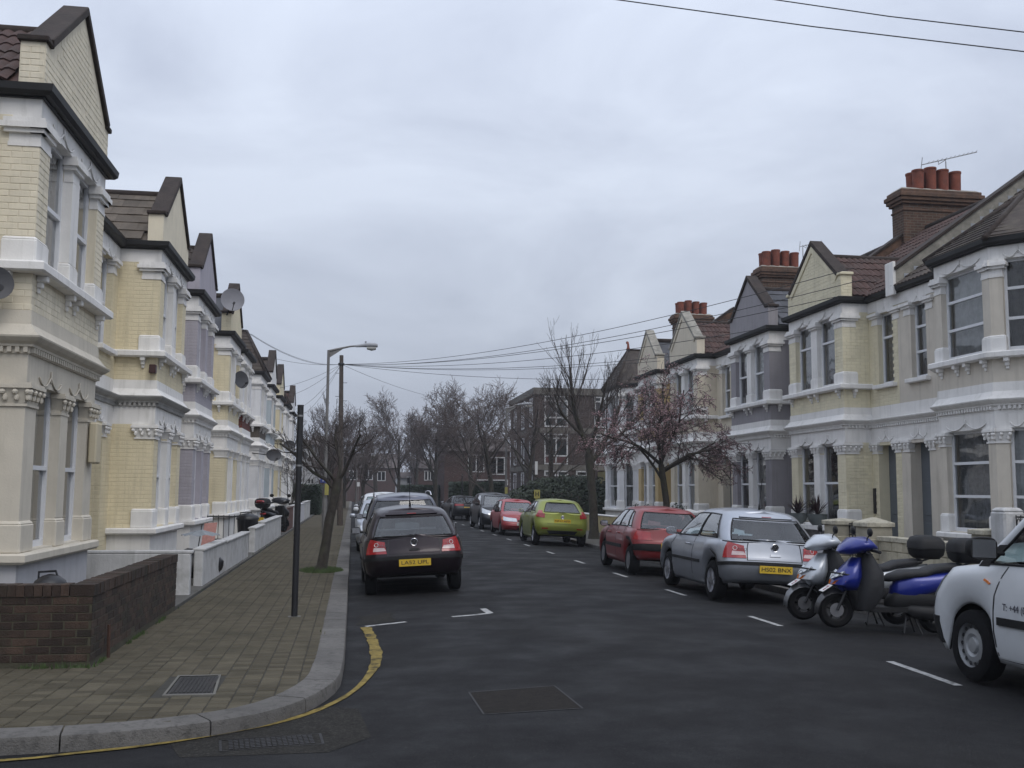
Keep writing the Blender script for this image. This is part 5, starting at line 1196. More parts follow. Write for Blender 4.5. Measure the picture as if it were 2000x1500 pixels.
for src, lab, px, Y_, rz, sc, sz in ((T2, 'bare tree standing among hedges beyond the dark saloon', 852, 82, 1.1, 1.25, None), (T2, 'tall bare tree closing the far end of the street', 778, 100, 2.6, 1.3, 1.35), (T1, 'bare tree between the hedge and the flats', 962, 58, 2.2, 1.2, 1.1),
        (T1, 'low bare tree behind the hydrant marker', 1075, 56, 4.0, 1.15, 1.1), (T3, 'bare tree close behind the lamp column', 640, 66, 1.5, .95, .8), (T3, 'bare tree right of the telegraph pole, further off', 706, 84, 3.0, 1.15, .95), (T2, 'bare tree in the gardens behind the left terrace end', 672, 95, 5.0, 1.25, 1.05),
        (T2, 'bare tree against the distant brick houses', 890, 110, .5, 1.5, 1.35), (T1, 'far bare tree between pole and distant houses', 735, 118, 3.3, 1.9, 1.6), (T3, 'faint bare tree at the very end of the road', 815, 125, .7, 1.6, 1.5)):
    tree_copy(src, lab, (ony(px, 960, Y_).x, Y_, PH if Y_ < 90 else 0), rz, sc, G, sz)
# bare climbing shrub on the left terrace
p = onx(568, 1000, -3.0); tree('bare_shrub', 'bare thorny shrub climbing in a left front garden', (p.x, p.y, .13), 0, 0, dict(lev=4, n=[4, 5, 4, 3], rmin=.006, trop=[.1, .12, .12, .1]), 9, limbs=([(p.x, p.y, .1, .05), (p.x, p.y, .8, .04)], [((p.x, p.y, .5+.1*i), (sin(i*2.1)*.5, cos(i*1.7)*.4, 1), 2.2, .03) for i in range(5)]))
# evergreen shrub and hedges
def leafmass(name, label, cat, fn, n, size, m, seed, core=None):
    R = random.Random(seed); t = thing(name, label, cat, fn(R)[1]); mb = MB()
    for i in range(n):
        c, _ = fn(R); c = Vector(c); a = Vector((R.gauss(0, 1), R.gauss(0, 1), R.gauss(0, 1))).normalized()*R.uniform(.6, 1.2)*size; b = a.orthogonal().normalized()*a.length*.55
        mb.add([tuple(c-a), tuple(c+b), tuple(c+a), tuple(c-b)], [(0, 1, 2, 3)])
    mb.build('foliage', m, t, fix=False)
    if core: core.build('stems', M_BARK, t)
def blob(cx, cy, cz, rx, ry, rz):
    def f(R):
        d = Vector((R.gauss(0, 1), R.gauss(0, 1), R.gauss(0, 1))).normalized(); q = R.uniform(.55, 1)**.5*(1+.18*noise.noise(d*2.3+Vector((cx, cy, 0)))); z = cz+d.z*rz*q
        return (cx+d.x*rx*q, cy+d.y*ry*q, max(.15, z)), (cx, cy, .1)
    return f
p = ony(1105, 985, 46); leafmass('evergreen_bush', 'broad dark evergreen bush in front of the flats', 'bush', blob(p.x+.3, 47, .95, 2.9, 1.8, 1.55), 16000, .09, M_LEAF, 3, MB().tube([(p.x, 47, 0), (p.x+.2, 47, 1.4)], .08, 6))
def hedge(x0, x1, y0, y1, z):
    def f(R):
        s_ = R.random(); x, y, zz = R.uniform(x0, x1), R.uniform(y0, y1), R.uniform(.15, z)
        if s_ < .45: y = y0+abs(R.gauss(0, .12))
        elif s_ < .6: x = x0+abs(R.gauss(0, .12))
        elif s_ < .75: x = x1-abs(R.gauss(0, .12))
        elif s_ < .92: zz = z-abs(R.gauss(0, .1))
        return (x, y, zz+.08*noise.noise(Vector((x, y, zz)))), ((x0+x1)/2, (y0+y1)/2, 0)
    return f
def hed(label, x0, x1, y0, y1, z, n, seed):
    leafmass('hedge', label, 'hedge', hedge(x0, x1, y0, y1, z), n, .1, M_LEAFD, seed, MB().box(x0+.2, x1-.2, y0+.2, y1-.2, 0, z-.25))
q0, q1 = ony(600, 960, 68), ony(622, 960, 68); hed('dark clipped hedge at the end of the left terrace', q0.x-1.5, q1.x+.1, 68, 74, 2.05, 7000, 4)
q0, q1 = ony(884, 960, 70), ony(985, 960, 70); hed('long dark hedge behind the right pavement, beyond the parked cars', q0.x, q1.x, 70, 73, 2.3, 12000, 5)
q0, q1 = ony(785, 960, 96), ony(882, 960, 96); hed('lower green hedge along the bend at the far end', q0.x, q1.x, 96, 99, 2.2, 9000, 6)
q0, q1 = ony(1000, 960, 55), ony(1048, 960, 55); hed('low dark hedge under the left end of the flats', q0.x, q1.x, 55, 57, 1.5, 6000, 7)
# ---------------------------------------------------------------- flats and distant houses
M_FB = mat('flats_brick', (.05, .034, .031), .92, .25, 3, .3, 60, brick=((.09, .075, .065), .225, .075, 1)); M_FC = mat('flats_concrete', (.13, .12, .105), .9, .25, 2.5, .3, streak=.5)
FY = 65.0; c0 = ony(1045, 757, FY); FX, FZ = c0.x, c0.z
fx1 = 19.5; fy1 = onx(998, 783, FX).y
fl = thing('flats', 'three storey brown brick flats with concrete bands and flat roof', 'flats', ((FX+fx1)/2, FY+5, 0))
def zpx(py): return ony(1080, py, FY).z
def xpx(px): return ony(px, 850, FY).x
MB().box(FX, fx1, FY, fy1, -.05, FZ-.02).build('wall', M_FB, fl)
MB().box(FX-.12, fx1+.1, FY-.12, fy1+.1, zpx(771), FZ).build('roof_fascia', M_FC, fl)
for a, b in ((836, 846), (908, 918)): MB().box(FX-.06, fx1+.05, FY-.06, fy1+.05, zpx(b), zpx(a)).build('concrete_band', M_FC, fl)
M_FG = glass_mat('flats_glass', (.35, .38, .38))
def fwin(x0, x1, z0, z1, rows, cols, panel=None):
    w = MB(); f = .09; y0, y1 = FY-.05, FY-.005
    w.box(x0, x0+f, y0, y1, z0, z1).box(x1-f, x1, y0, y1, z0, z1).box(x0+f, x1-f, y0, y1, z0, z0+f).box(x0+f, x1-f, y0, y1, z1-f, z1)
    for t in rows: z = lerp(z0, z1, t); w.box(x0+f, x1-f, y0+.003, y1-.003, z-.045, z+.045)
    for t in cols: x = lerp(x0, x1, t); w.box(x-.045, x+.045, y0+.005, y1-.005, z0+f, z1-f)
    w = w.build('window', mat('flats_frame', (.42, .42, .42), .7, .2, 3, 0), fl)
    rr = [0]+list(rows)+[1]; cc = [0]+list(cols)+[1]
    for i in range(len(rr)-1):
        for j in range(len(cc)-1):
            pm = M_FG if not (panel and i == 0) else mat('red_panel', (.07, .02, .02), .5, .1, 4, 0)
            MB().add([(lerp(x0, x1, cc[j])+.05, FY-.02, lerp(z0, z1, rr[i])+.05), (lerp(x0, x1, cc[j+1])-.05, FY-.02, lerp(z0, z1, rr[i])+.05), (lerp(x0, x1, cc[j+1])-.05, FY-.02, lerp(z0, z1, rr[i+1])-.05), (lerp(x0, x1, cc[j])+.05, FY-.02, lerp(z0, z1, rr[i+1])-.05)], [(0, 1, 2, 3)]).build('pane', pm, w, fix=False)
    MB().add([(x0, FY-.004, z0), (x1, FY-.004, z0), (x1, FY-.004, z1), (x0, FY-.004, z1)], [(0, 1, 2, 3)]).build('curtain_or_dark_sheet', M_NET if x0 < xpx(1120) else M_DARKROOM, w, fix=False)  # net on the left; elsewhere a dark sheet painted as room shade
for a, b in ((1063, 1109), (1161, 1186), (1215, 1240)):
    fwin(xpx(a), xpx(b), zpx(834), zpx(773), [.3, .84], [.5]); fwin(xpx(a), xpx(b), zpx(907), zpx(847), [.28, .85], [.5], True)
for a, b in ((1063, 1086), (1088, 1110), (1125, 1147)): fwin(xpx(a), xpx(b), zpx(930), zpx(919), [], [])
ys_ = [lerp(FY+.8, fy1-.6, t) for t in (.08, .3, .5, .72)]
for z0, z1 in ((zpx(832), zpx(776)), (zpx(904), zpx(850)), (.6, 3.0)):
    for i in range(3):
        y0 = lerp(FY+.7, fy1-1.5, i/2.4); w = MB(); w.box(FX-.05, FX-.005, y0, y0+.09, z0, z1).box(FX-.05, FX-.005, y0+1, y0+1.09, z0, z1).box(FX-.05, FX-.005, y0+.09, y0+1, z0, z0+.09).box(FX-.05, FX-.005, y0+.09, y0+1, z1-.09, z1); w = w.build('window', M_UPVC, fl)
        MB().add([(FX-.02, y0+.05, z0), (FX-.02, y0+1.05, z0), (FX-.02, y0+1.05, z1), (FX-.02, y0+.05, z1)], [(3, 2, 1, 0)]).build('pane', M_FG, w, fix=False); MB().add([(FX-.004, y0+.05, z0), (FX-.004, y0+1.05, z0), (FX-.004, y0+1.05, z1), (FX-.004, y0+.05, z1)], [(0, 1, 2, 3)]).build('curtain_or_dark_sheet', M_DARKROOM, w, fix=False)  # dark sheet behind the pane paints the shade of the room
# side wing in pale render beside the terrace end
tag(MB().box(xpx(1160)+.2, 18, 58, 64.8, -.05, 3.0).build('garage_block', mat('olive_render', (.27, .24, .12), .9, .15, 3, .2)), 'low olive rendered block between the flats and the white end house', 'building')
M_FARB = mat('far_red_brick', (.06, .03, .027), .95, .25, 1.5, .2, brick=((.09, .07, .06), .225, .075, 1)); M_FARR = mat('far_roof', (.065, .05, .045), .9, .3, 2, .2); M_FARW = mat('far_white', (.5, .5, .5), .9, .1, 2, .1)
def far_house(label, x0, x1, y0, y1, ze, zr, m, wins, roof=M_FARR, chim=True):
    t = thing('house', label, 'house', ((x0+x1)/2, (y0+y1)/2, 0), 'distant houses')
    MB().box(x0, x1, y0, y1, -.05, ze).build('wall', m, t)
    ym = (y0+y1)/2; MB().prism([(y0-.3, ze), (ym, zr), (y1+.3, ze)], lambda y, z: (x0-.2, y, z+.002), lambda y, z: (x1+.2, y, z+.002)).build('roof', roof, t)
    if chim: MB().box(x0+.6, x0+1.3, ym-.4, ym+.4, ze+.5, zr+1.0).build('chimney', m, t)
    for px, py, w, h in wins:
        p = ony(px, py, y0); f = MB(); a, b, c, d = p.x-w/2, p.x+w/2, p.z-h/2, p.z+h/2
        f.box(a, a+.1, y0-.06, y0-.003, c, d).box(b-.1, b, y0-.06, y0-.003, c, d).box(a+.1, b-.1, y0-.06, y0-.003, c, c+.1).box(a+.1, b-.1, y0-.06, y0-.003, d-.1, d).box(p.x-.05, p.x+.05, y0-.055, y0-.005, c+.1, d-.1)
        f = f.build('window', mat('far_frame', (.4, .4, .4), .7, .2, 3, 0), t)
        MB().add([(a+.05, y0-.03, c), (b-.05, y0-.03, c), (b-.05, y0-.03, d), (a+.05, y0-.03, d)], [(0, 1, 2, 3)]).build('pane', M_FG, f, fix=False); MB().add([(a, y0-.002, c), (b, y0-.002, c), (b, y0-.002, d), (a, y0-.002, d)], [(0, 1, 2, 3)]).build('curtain_or_dark_sheet', M_DARKROOM, f, fix=False)  # sheet behind each far pane is coloured dark as the shaded interior
def fx(px, Y_): return ony(px, 930, Y_).x
def fz(py, Y_): return ony(850, py, Y_).z
far_house('distant red brick terrace with white windows behind the hedge', fx(868, 92), fx(996, 92), 92, 100, fz(880, 92), fz(850, 92), M_FARB, [(930, 905, 1.5, 1.6), (970, 910, 1.5, 1.6), (960, 942, 3.0, .5)])
far_house('distant brown brick house with paired white window beyond the saloon', fx(808, 125), fx(872, 125), 125, 133, fz(915, 125), fz(895, 125), M_FARB, [(848, 929, 1.6, 1.2), (835, 929, .8, 1.2)])
far_house('small distant white gabled house behind bare trunks', fx(777, 130), fx(812, 130), 130, 137, fz(934, 130), fz(922, 130), M_FARW, [(801, 938, .9, .9)], chim=False)
far_house('far dark brick terrace closing the end of the street', fx(640, 150), fx(780, 150), 150, 160, fz(915, 150), fz(885, 150), M_FARB, [(690, 928, 1.2, 1.4), (720, 928, 1.2, 1.4), (745, 930, 1.2, 1.4), (667, 930, 1.2, 1.4)])
far_house('white painted brick building past the left terrace end', fx(590, 76), fx(616, 76), 76, 84, fz(872, 76), fz(858, 76), mat('white_brick', (.45, .45, .46), .9, .2, 4, .4, brick=((.2, .2, .2), .3, .12, .3)), [(607, 897, .55, .55), (607, 940, .55, .5)], chim=False)
far_house('tall brown building with white vertical strips behind the lamp column', fx(616, 86), fx(660, 86), 86, 94, fz(862, 86), fz(850, 86), M_FARB, [(626, 918, .25, 1.6), (630, 918, .25, 1.6)], chim=False)
# low garden walls along the far right pavement
gwall('long low wall under the dark hedge on the far right', [(8.9, 9.05, 56, 78, 1.1)], mat('dull_fence', (.12, .1, .075), .9, .3, 2, .2))
# dim band of distant woodland behind everything
def wood(R):
    x = R.uniform(-120, 200); return (x, R.uniform(190, 215), abs(R.gauss(0, 1))*3.2+1.5*noise.noise(Vector((x*.08, 0, 0)))+1), (0, 200, 0)
R = random.Random(8); mb = MB()
for i in range(22000):
    c, _ = wood(R); c = Vector(c); a = Vector((R.gauss(0, .4), R.gauss(0, .4), R.uniform(.3, 1))).normalized()*R.uniform(.3, .9); b = a.orthogonal().normalized()*.12
    mb.add([tuple(c-a), tuple(c+b), tuple(c+a), tuple(c-b)], [(0, 1, 2, 3)])
mb.build('woodland', M_TWIGR, fix=False, kind='stuff', label='far off wood of bare trees along the horizon', category='woodland')
# ---------------------------------------------------------------- vehicles
def carpaint(name, c, metal=.35, rough=.35):
    return mat(name, c, rough, .06, 1.2, 0, metal=metal, coat=.45, dirt=((.09, .085, .075), .12, 2.5))
M_TYRE = mat('tyre_rubber', (.009, .009, .01), .9, .2, 20, .2, 80, spec=.15); M_TRIMB2 = mat('black_plastic', (.011, .011, .012), .6, .15, 8, .1, 120, spec=.3); M_INT = mat('car_interior', (.02, .02, .022), .95, .1, 5, 0, spec=.1)
M_ALLOY = mat('alloy', (.42, .42, .44), .35, .1, 6, 0, metal=.9); M_STEELW = mat('steel_wheel', (.3, .31, .32), .5, .15, 8, 0, metal=.4); M_CAP = mat('wheel_cover', (.2, .2, .21), .45, .1, 5, 0, metal=.5)
M_CARG = glass_mat('car_glass', (.74, .84, .82), .95, .02, 0); M_CARGD = glass_mat('car_glass_dark', (.25, .3, .3), .95, .02, 0)
M_RED = mat('tail_red', (.3, .01, .012), .2, .2, 30, 0, coat=1); M_REDW = mat('tail_clear', (.55, .42, .42), .2, .1, 20, 0, coat=1); M_AMB = mat('amber_lens', (.6, .16, .02), .25, .1, 20, 0, coat=1); M_HL = mat('headlamp_glass', (.5, .52, .54), .12, .15, 20, 0, coat=1, metal=.5)
M_PLY = mat('plate_yellow', (.6, .4, .03), .5, .08, 8, 0); M_PLW = mat('plate_white', (.62, .62, .6), .5, .05, 8, 0); M_CHR = mat('chrome', (.6, .6, .62), .15, 0, 1, 0, metal=1)
class Car:
    """body from stacked plan outlines. local x forward, y left, z up, origin on the ground midway between axles"""
    def __init__(s, label, cat, S, loc, yaw, roll=0, name='parked_car', group='cars parked along the street'):
        s.S = S; L_ = S['L']; s.x0 = -S['ra']-S['wb']/2         # rear end in local x
        s.root = thing(name, label, cat, (0, 0, 0), group); s.root.location = loc; s.root.rotation_euler = (roll, 0, yaw)
        s.prep(); s.body(); s.wheels()
    def part(s, mb, name, m, parent=None, **k): return mb.build(name, m, parent or s.root, **k)
    def outline(s, r, q):
        """point on ring r at column coordinate q in 0..5: rear edge, rear corner, side, front corner, front edge"""
        xr, xf, hw, rr, rf, br, bf, bar = r
        cr, cf = rr, rf
        if q <= 1: y = (hw-rr)*q; return xr+br*(y/hw)**2, y
        if q <= 2:
            a = (q-1)*pi/2; xs_ = xr+br*((hw-rr)/hw)**2; return xs_+rr*1.0*(1-cos(a)), hw-rr+rr*sin(a)
        xs0 = xr+br*((hw-rr)/hw)**2+rr; xs1 = xf-bf*((hw-rf)/hw)**2-rf
        if q <= 3:
            t = q-2; return lerp(xs0, xs1, t), hw*(1-bar*(0 if t > .25 and t < .7 else (t-.25 if t < .25 else t-.7)**2))if False else hw
        if q <= 4:
            a = (q-3)*pi/2; return xs1+rf*sin(a), hw-rf+rf*cos(a)
        y = (hw-rf)*(5-q); return xf-bf*(y/hw)**2, y
    def prep(s):
        S = s.S; L_ = S['L']; s.xl = s.x0
        X = lambda x: x+s.x0
        s.tub = [((X(a[0]), X(L_-a[1]), a[2], a[4], a[5], S.get('br', .1), S.get('bf', .16), 0), a[3]) for a in S['tub']]   # a: rear inset, front inset, half width, height fraction, rear radius, front radius
        s.cab = [((X(a[0]), X(a[1]), a[2], a[4], a[5], S.get('cbr', .06), S.get('cbf', .18), 0), a[3]) for a in S['cab']]
        s.wx = (-S['wb']/2, S['wb']/2); s.R = S.get('R', .3); s.ar = s.R+.055
    def belt(s, x): return interp(S_ if False else s.S['belt'], x-s.x0)
    def zb(s, x): return interp(s.S['bottom'], x-s.x0)
    def tubP(s, q, r):
        n = len(s.tub)-1; r = max(0, min(n, r)); i = min(int(r), n-1); t = r-i
        P = []
        for j in (i, i+1):
            x, y = s.outline(s.tub[j][0], q); b, zt = s.zb(x), s.belt(x)
            lo = b
            if 1.4 < q < 3.6:
                for w in s.wx:
                    dx = x-w
                    if abs(dx) < s.ar: lo = max(lo, s.R+sqrt(s.ar**2-dx*dx))
            P.append(Vector((x, y, lo+(zt-lo)*s.tub[j][1])))
        return P[0].lerp(P[1], t)
    def cabP(s, q, r):
        n = len(s.cab)-1; r = max(0, min(n, r)); i = min(int(r), n-1); t = r-i
        P = []
        for j in (i, i+1):
            x, y = s.outline(s.cab[j][0], q); f = s.cab[j][1]; z0 = s.belt(x)-.015; z1 = interp(s.S['roof'], x-s.x0)
            P.append(Vector((x, y, z0+(z1-z0)*f)))
        return P[0].lerp(P[1], t)
    def nrm(s, fn, q, r):
        e = .02; a = fn(min(q+e, 5), r)-fn(max(q-e, 0), r); b = fn(q, r+e*4)-fn(q, max(0, r-e*4)); n = b.cross(a)
        if n.length < 1e-9: return Vector((0, 0, 1))
        n.normalize(); c = fn(q, r)
        ref = Vector((c.x*.25, c.y, .2))
        return n if n.dot(ref) >= 0 or abs(n.dot(ref)) < .02 else -n
    def patch(s, name, m, quad, off=.006, sides=(1, -1), fn=None, n=(6, 5), parent=None, smooth=45, depth=.02, label=None):
        """quad of (q,r) corners a,b,c,d -> a panel lying proud of the body; one object per side"""
        fn = fn or s.tubP; a, b, c, d = [Vector(v) for v in quad]; out = []
        for sd in sides:
            rows, low = [], []
            for i in range(n[1]+1):
                v = i/n[1]; row, lw = [], []
                for j in range(n[0]+1):
                    u = j/n[0]; p = a.lerp(b, u).lerp(d.lerp(c, u), v); q, r = p.x, p.y; mir = 1
                    if q < 0: q = -q; mir = -1
                    P = fn(q, r); N = s.nrm(fn, q, r); y = mir*sd
                    f = lambda w: (w.x, w.y*y, w.z)
                    row.append(f(P+N*off)); lw.append(f(P-N*depth))
                rows.append(row); low.append(lw)
            mb = MB(); mb.grid(rows)
            edge = rows[0]+[r[-1] for r in rows[1:]]+rows[-1][-2::-1]+[r[0] for r in rows[-2::-1]]; el = low[0]+[r[-1] for r in low[1:]]+low[-1][-2::-1]+[r[0] for r in low[-2::-1]]
            mb.grid([edge, el]); o = mb.build(name, m, parent or s.root, smooth=smooth)
            if label: o['label'] = label
            out.append(o)
        return out[0] if len(out) == 1 else out
    def body(s):
        S = s.S; nt = len(s.tub)-1
        # columns
        qs = [i/7 for i in range(8)]+[1+i/6 for i in range(1, 7)]
        tube = s.tub[2][0]; xs0, xs1 = s.outline(tube, 2)[0], s.outline(tube, 3)[0]; side = set(i/26 for i in range(1, 26))
        for w in s.wx:
            for k in range(15): side.add((w+s.ar*1.0*cos(pi*k/14)-xs0)/(xs1-xs0))
        side = sorted(t for t in side if .003 < t < .997); sd2 = [side[0]]
        for t in side[1:]:
            if t-sd2[-1] > .004: sd2.append(t)
        qs += [2+t for t in sd2]+[3+i/6 for i in range(0, 7)]+[4+i/7 for i in range(1, 8)]
        rr = []
        for i in range(nt): rr += [i, i+.5]
        rr.append(nt)
        mb = MB(); rows = [[tuple(s.tubP(q, r)) for q in qs] for r in rr]
        # deck (bonnet / boot) closing the tub, open under the cabin
        top = [Vector(p) for p in rows[-1]]; crown = S.get('crown', .035); ca, cb = s.cab[0][0][0]+.1, s.cab[0][0][1]-.25
        deck = [[(p.x, p.y*f, p.z+crown*(1-f*f)*(1 if True else 0)+.012*(1-abs(2*f-1))) for p in top] for f in (1, .97, .9, .7, .45, .2, 0)]
        faces = []
        def addgrid(g, keep=None):
            base = len(mb.v); n = len(g[0]); mb.v += [p for r in g for p in r]
            for i in range(len(g)-1):
                for j in range(n-1):
                    if keep is None or keep(g[i][j], g[i+1][j+1]): mb.f.append((base+i*n+j, base+i*n+j+1, base+(i+1)*n+j+1, base+(i+1)*n+j))
        addgrid(rows); addgrid(deck, lambda a, b: not (ca < (a[0]+b[0])/2 < cb and abs(a[1]) < s.cab[0][0][2]-.02))
        # cabin
        nc = len(s.cab)-1; wins = S['win']; gr0, gr1 = S.get('wr', (1, nc-1))
        cq = sorted(set([round(v, 4) for v in [i/6 for i in range(7)]+[1+i/5 for i in range(6)]+[2+i/16 for i in range(17)]+[3+i/5 for i in range(6)]+[4+i/6 for i in range(7)]]+[w[k] for w in wins for k in (1, 2)]))
        cr_ = []
        for i in range(nc): cr_ += [i, i+.5]
        cr_.append(nc); grid = [[s.cabP(q, r) for q in cq] for r in cr_]
        isw = lambda q, r: next((w for w in wins if w[1] < q < w[2] and w[3] < r < w[4]), None)
        cells = {}
        base = len(mb.v); n = len(cq); mb.v += [tuple(p) for r in grid for p in r]
        for i in range(len(cr_)-1):
            for j in range(n-1):
                w = isw((cq[j]+cq[j+1])/2, (cr_[i]+cr_[i+1])/2)
                if w: cells.setdefault(w, []).append((i, j))
                else: mb.f.append((base+i*n+j, base+i*n+j+1, base+(i+1)*n+j+1, base+(i+1)*n+j))
        rt = [Vector(p) for p in grid[-1]]; rc = S.get('rcrown', .045)
        addgrid([[(p.x, p.y*f, p.z+rc*(1-f*f)) for p in rt] for f in (1, .96, .88, .7, .45, .2, 0)])
        # mirror
        nv = len(mb.v); mb.v += [(x, -y, z) for x, y, z in mb.v]; mb.f += [tuple(i+nv for i in f[::-1]) for f in mb.f]
        me = bpy.data.meshes.new('body'); me.from_pydata(mb.v, [], mb.f); bm = bmesh.new(); bm.from_mesh(me); bmesh.ops.remove_doubles(bm, verts=bm.verts, dist=.0008); bmesh.ops.recalc_face_normals(bm, faces=bm.faces)
        bm.to_mesh(me); bm.free(); me.materials.append(S['paint']); me.materials.append(M_INT); me.polygons.foreach_set('use_smooth', [True]*len(me.polygons)); me.set_sharp_from_angle(angle=radians(38))
        # make sure normals point outward (roof up)
        rp = max(me.polygons, key=lambda p: p.center.z)
        if rp.normal.z < 0: me.flip_normals()
        o = bpy.data.objects.new('body', me); COL.objects.link(o); attach(o, s.root); s.bodyo = o
        sm = o.modifiers.new('shell', 'SOLIDIFY'); sm.thickness = .022; sm.offset = -1; sm.material_offset = 1; sm.use_rim = True; sm.material_offset_rim = 1
        # panes
        for w, cl in cells.items():
            both = w[1] < .01 or w[2] > 4.99
            for sd in ((1,) if both else (1, -1)):
                g = MB()
                for side_ in ((1, -1) if both else (sd,)):
                    for i, j in cl:
                        f = lambda p: (p.x, p.y*side_, p.z); vs_ = [f(grid[i][j]), f(grid[i][j+1]), f(grid[i+1][j+1]), f(grid[i+1][j])]
                        g.add(vs_, [(0, 1, 2, 3) if side_ < 0 else (3, 2, 1, 0)])
                me = bpy.data.meshes.new(w[0]); me.from_pydata(g.v, [], g.f); bm = bmesh.new(); bm.from_mesh(me); bmesh.ops.remove_doubles(bm, verts=bm.verts, dist=.0008); bmesh.ops.recalc_face_normals(bm, faces=bm.faces)
                c = sum((v.co for v in bm.verts), Vector())/len(bm.verts); k = bm.faces[:]; kf = k[len(k)//2]; out = kf.calc_center_median()-Vector((s.x0+S['L']*.45, 0, kf.calc_center_median().z-.3))
                if sum(f.normal.dot(f.calc_center_median()-Vector((s.x0+S['L']*.47, 0, .9))) for f in bm.faces) < 0: bmesh.ops.reverse_faces(bm, faces=bm.faces)
                bm.to_mesh(me); bm.free(); me.polygons.foreach_set('use_smooth', [True]*len(me.polygons)); me.materials.append(S.get('glass', M_CARG))
                po = bpy.data.objects.new(w[0], me); COL.objects.link(po); attach(po, s.root)
        # rubber seals round the panes
        for w in wins:
            both = w[1] < .01 or w[2] > 4.99; q0, q1, r0, r1 = w[1:5]
            for sd in (1, -1):
                path = []
                if w[2] > 4.99: path = [(5, r0), (q0, r0), (q0, r1), (5, r1)]
                elif w[1] < .01: path = [(0, r0), (q1, r0), (q1, r1), (0, r1)]
                else: path = [(q0, r0), (q1, r0), (q1, r1), (q0, r1), (q0, r0)]
                pts = []
                for (a, b), (c, d) in zip(path, path[1:]):
                    k = max(4, int(abs(a-c)*10)) if a != c else 5
                    for i in range(k): p = s.cabP(lerp(a, c, i/k), lerp(b, d, i/k)); pts.append((p.x, p.y*sd, p.z))
                p = s.cabP(*path[-1]); pts.append((p.x, p.y*sd, p.z)); s.part(MB().tube(pts, .012, 5), 'window_seal', M_TRIMB2, smooth=True)
        # floor pan and seats
        z0 = .2; L_ = S['L']; hw = s.tub[2][0][2]
        s.part(MB().box(s.x0+.25, s.x0+L_-.35, -hw+.24, hw-.24, z0+.1, .5), 'underbody', M_INT)
        s.part(MB().box(s.wx[0]+s.R+.08, s.wx[1]-s.R-.08, -hw+.05, hw-.05, z0+.06, .4), 'floor_pan', M_INT)
        for sx in S.get('seats', ((.4, .62),)):
            for sy in (1, -1):
                x = s.x0+L_*sx[0]; y = sy*hw*.45; m = MB(); bz = s.belt(x); top = bz+sx[1]*(interp(S['roof'], L_*sx[0])-bz)
                m.loft([((x+.1, y, .45), (.12, 0, 0), (0, .23, 0), 4), ((x+.02, y, bz-.05), (.09, 0, 0), (0, .24, 0), 4), ((x-.05, y, top-.2), (.06, 0, 0), (0, .2, 0), 3)], 12)
                se = s.part(m, 'seat', M_INT, smooth=50); m = MB(); m.loft([((x-.06, y, top-.17), (.05, 0, 0), (0, .12, 0), 3), ((x-.07, y, top-.02), (.055, 0, 0), (0, .13, 0), 3), ((x-.07, y, top+.02), (.03, 0, 0), (0, .1, 0), 3)], 12); s.part(m, 'headrest', M_INT, se, smooth=50)
    def wheels(s):
        S = s.S; R = s.R; w = .095; hw = s.tub[2][0][2]; yc = hw-.115
        ty = MB(); ty.lathe([(R*.62, -w), (R*.86, -w-.005), (R*.97, -w*.85), (R, -w*.55), (R, w*.55), (R*.97, w*.85), (R*.86, w+.005), (R*.62, w)], 36, 'y', cap=False); tym = ty.mesh('wheel', M_TYRE, smooth=40)
        st = S.get('wheel', 'spoke'); rm = MB(); rr = R*.66
        if st == 'spoke':
            rm.lathe([(rr, w*.2), (rr, w*.9), (rr*.93, w*.95), (rr*.9, w*.3)], 32, 'y', cap=False); n = S.get('spokes', 6)
            for i in range(n):
                a = 2*pi*i/n; c, s_ = cos(a), sin(a)
                def pt(r, t, y): return (r*c-t*s_, y, r*s_+t*c)
                rm.hexa([pt(.03, -.045, w*.4), pt(rr*.95, -.03, w*.4), pt(rr*.95, .03, w*.4), pt(.03, .045, w*.4), pt(.03, -.035, w*.8), pt(rr*.95, -.02, w*.78), pt(rr*.95, .02, w*.78), pt(.03, .035, w*.8)])
            rm.lathe([(.07, w*.3), (.065, w*.86), (.03, w*.9)], 16, 'y'); rmm = M_ALLOY
        elif st == 'steel':
            rm.lathe([(rr, w*.2), (rr, w*.88), (rr*.95, w*.9), (rr*.88, w*.35), (rr*.8, w*.3), (rr*.72, w*.62), (rr*.5, w*.72), (rr*.36, w*.5), (rr*.3, w*.75), (.02, w*.8)], 32, 'y'); rmm = M_STEELW
        else:
            rm.lathe([(rr, w*.2), (rr*1.02, w*.85), (rr*.95, w*.95), (rr*.7, w*.85), (rr*.3, w*1.0), (.02, w*1.02)], 32, 'y'); rmm = M_CAP
        rmesh = rm.mesh('rim', S.get('rim_m', rmm), smooth=40)
        dm = MB().lathe([(rr*1.0, -.01), (rr*1.0, .01)], 24, 'y').mesh('brake_disc', M_INT)
        for x in s.wx:
            for sy in (1, -1):
                o = inst('wheel', tym, Matrix.Translation((x, sy*yc, R)), s.root); ro = inst('rim', rmesh, Matrix.Rotation(0 if sy > 0 else pi, 4, 'Z'), o); inst('brake_disc', dm, Matrix.Translation((0, 0, 0)), o)
                if st == 'steel':
                    for i in range(14):
                        a = 2*pi*i/14; hb = MB(); hb.lathe([(.02, w*.62), (.018, w*.66)], 10, 'y', (rr*.8*cos(a), 0, rr*.8*sin(a))); h = hb.build('vent_hole', M_BLACKM, o); h.matrix_basis = Matrix.Rotation(0 if sy > 0 else pi, 4, 'Z'); h.matrix_parent_inverse = Matrix.Identity(4)
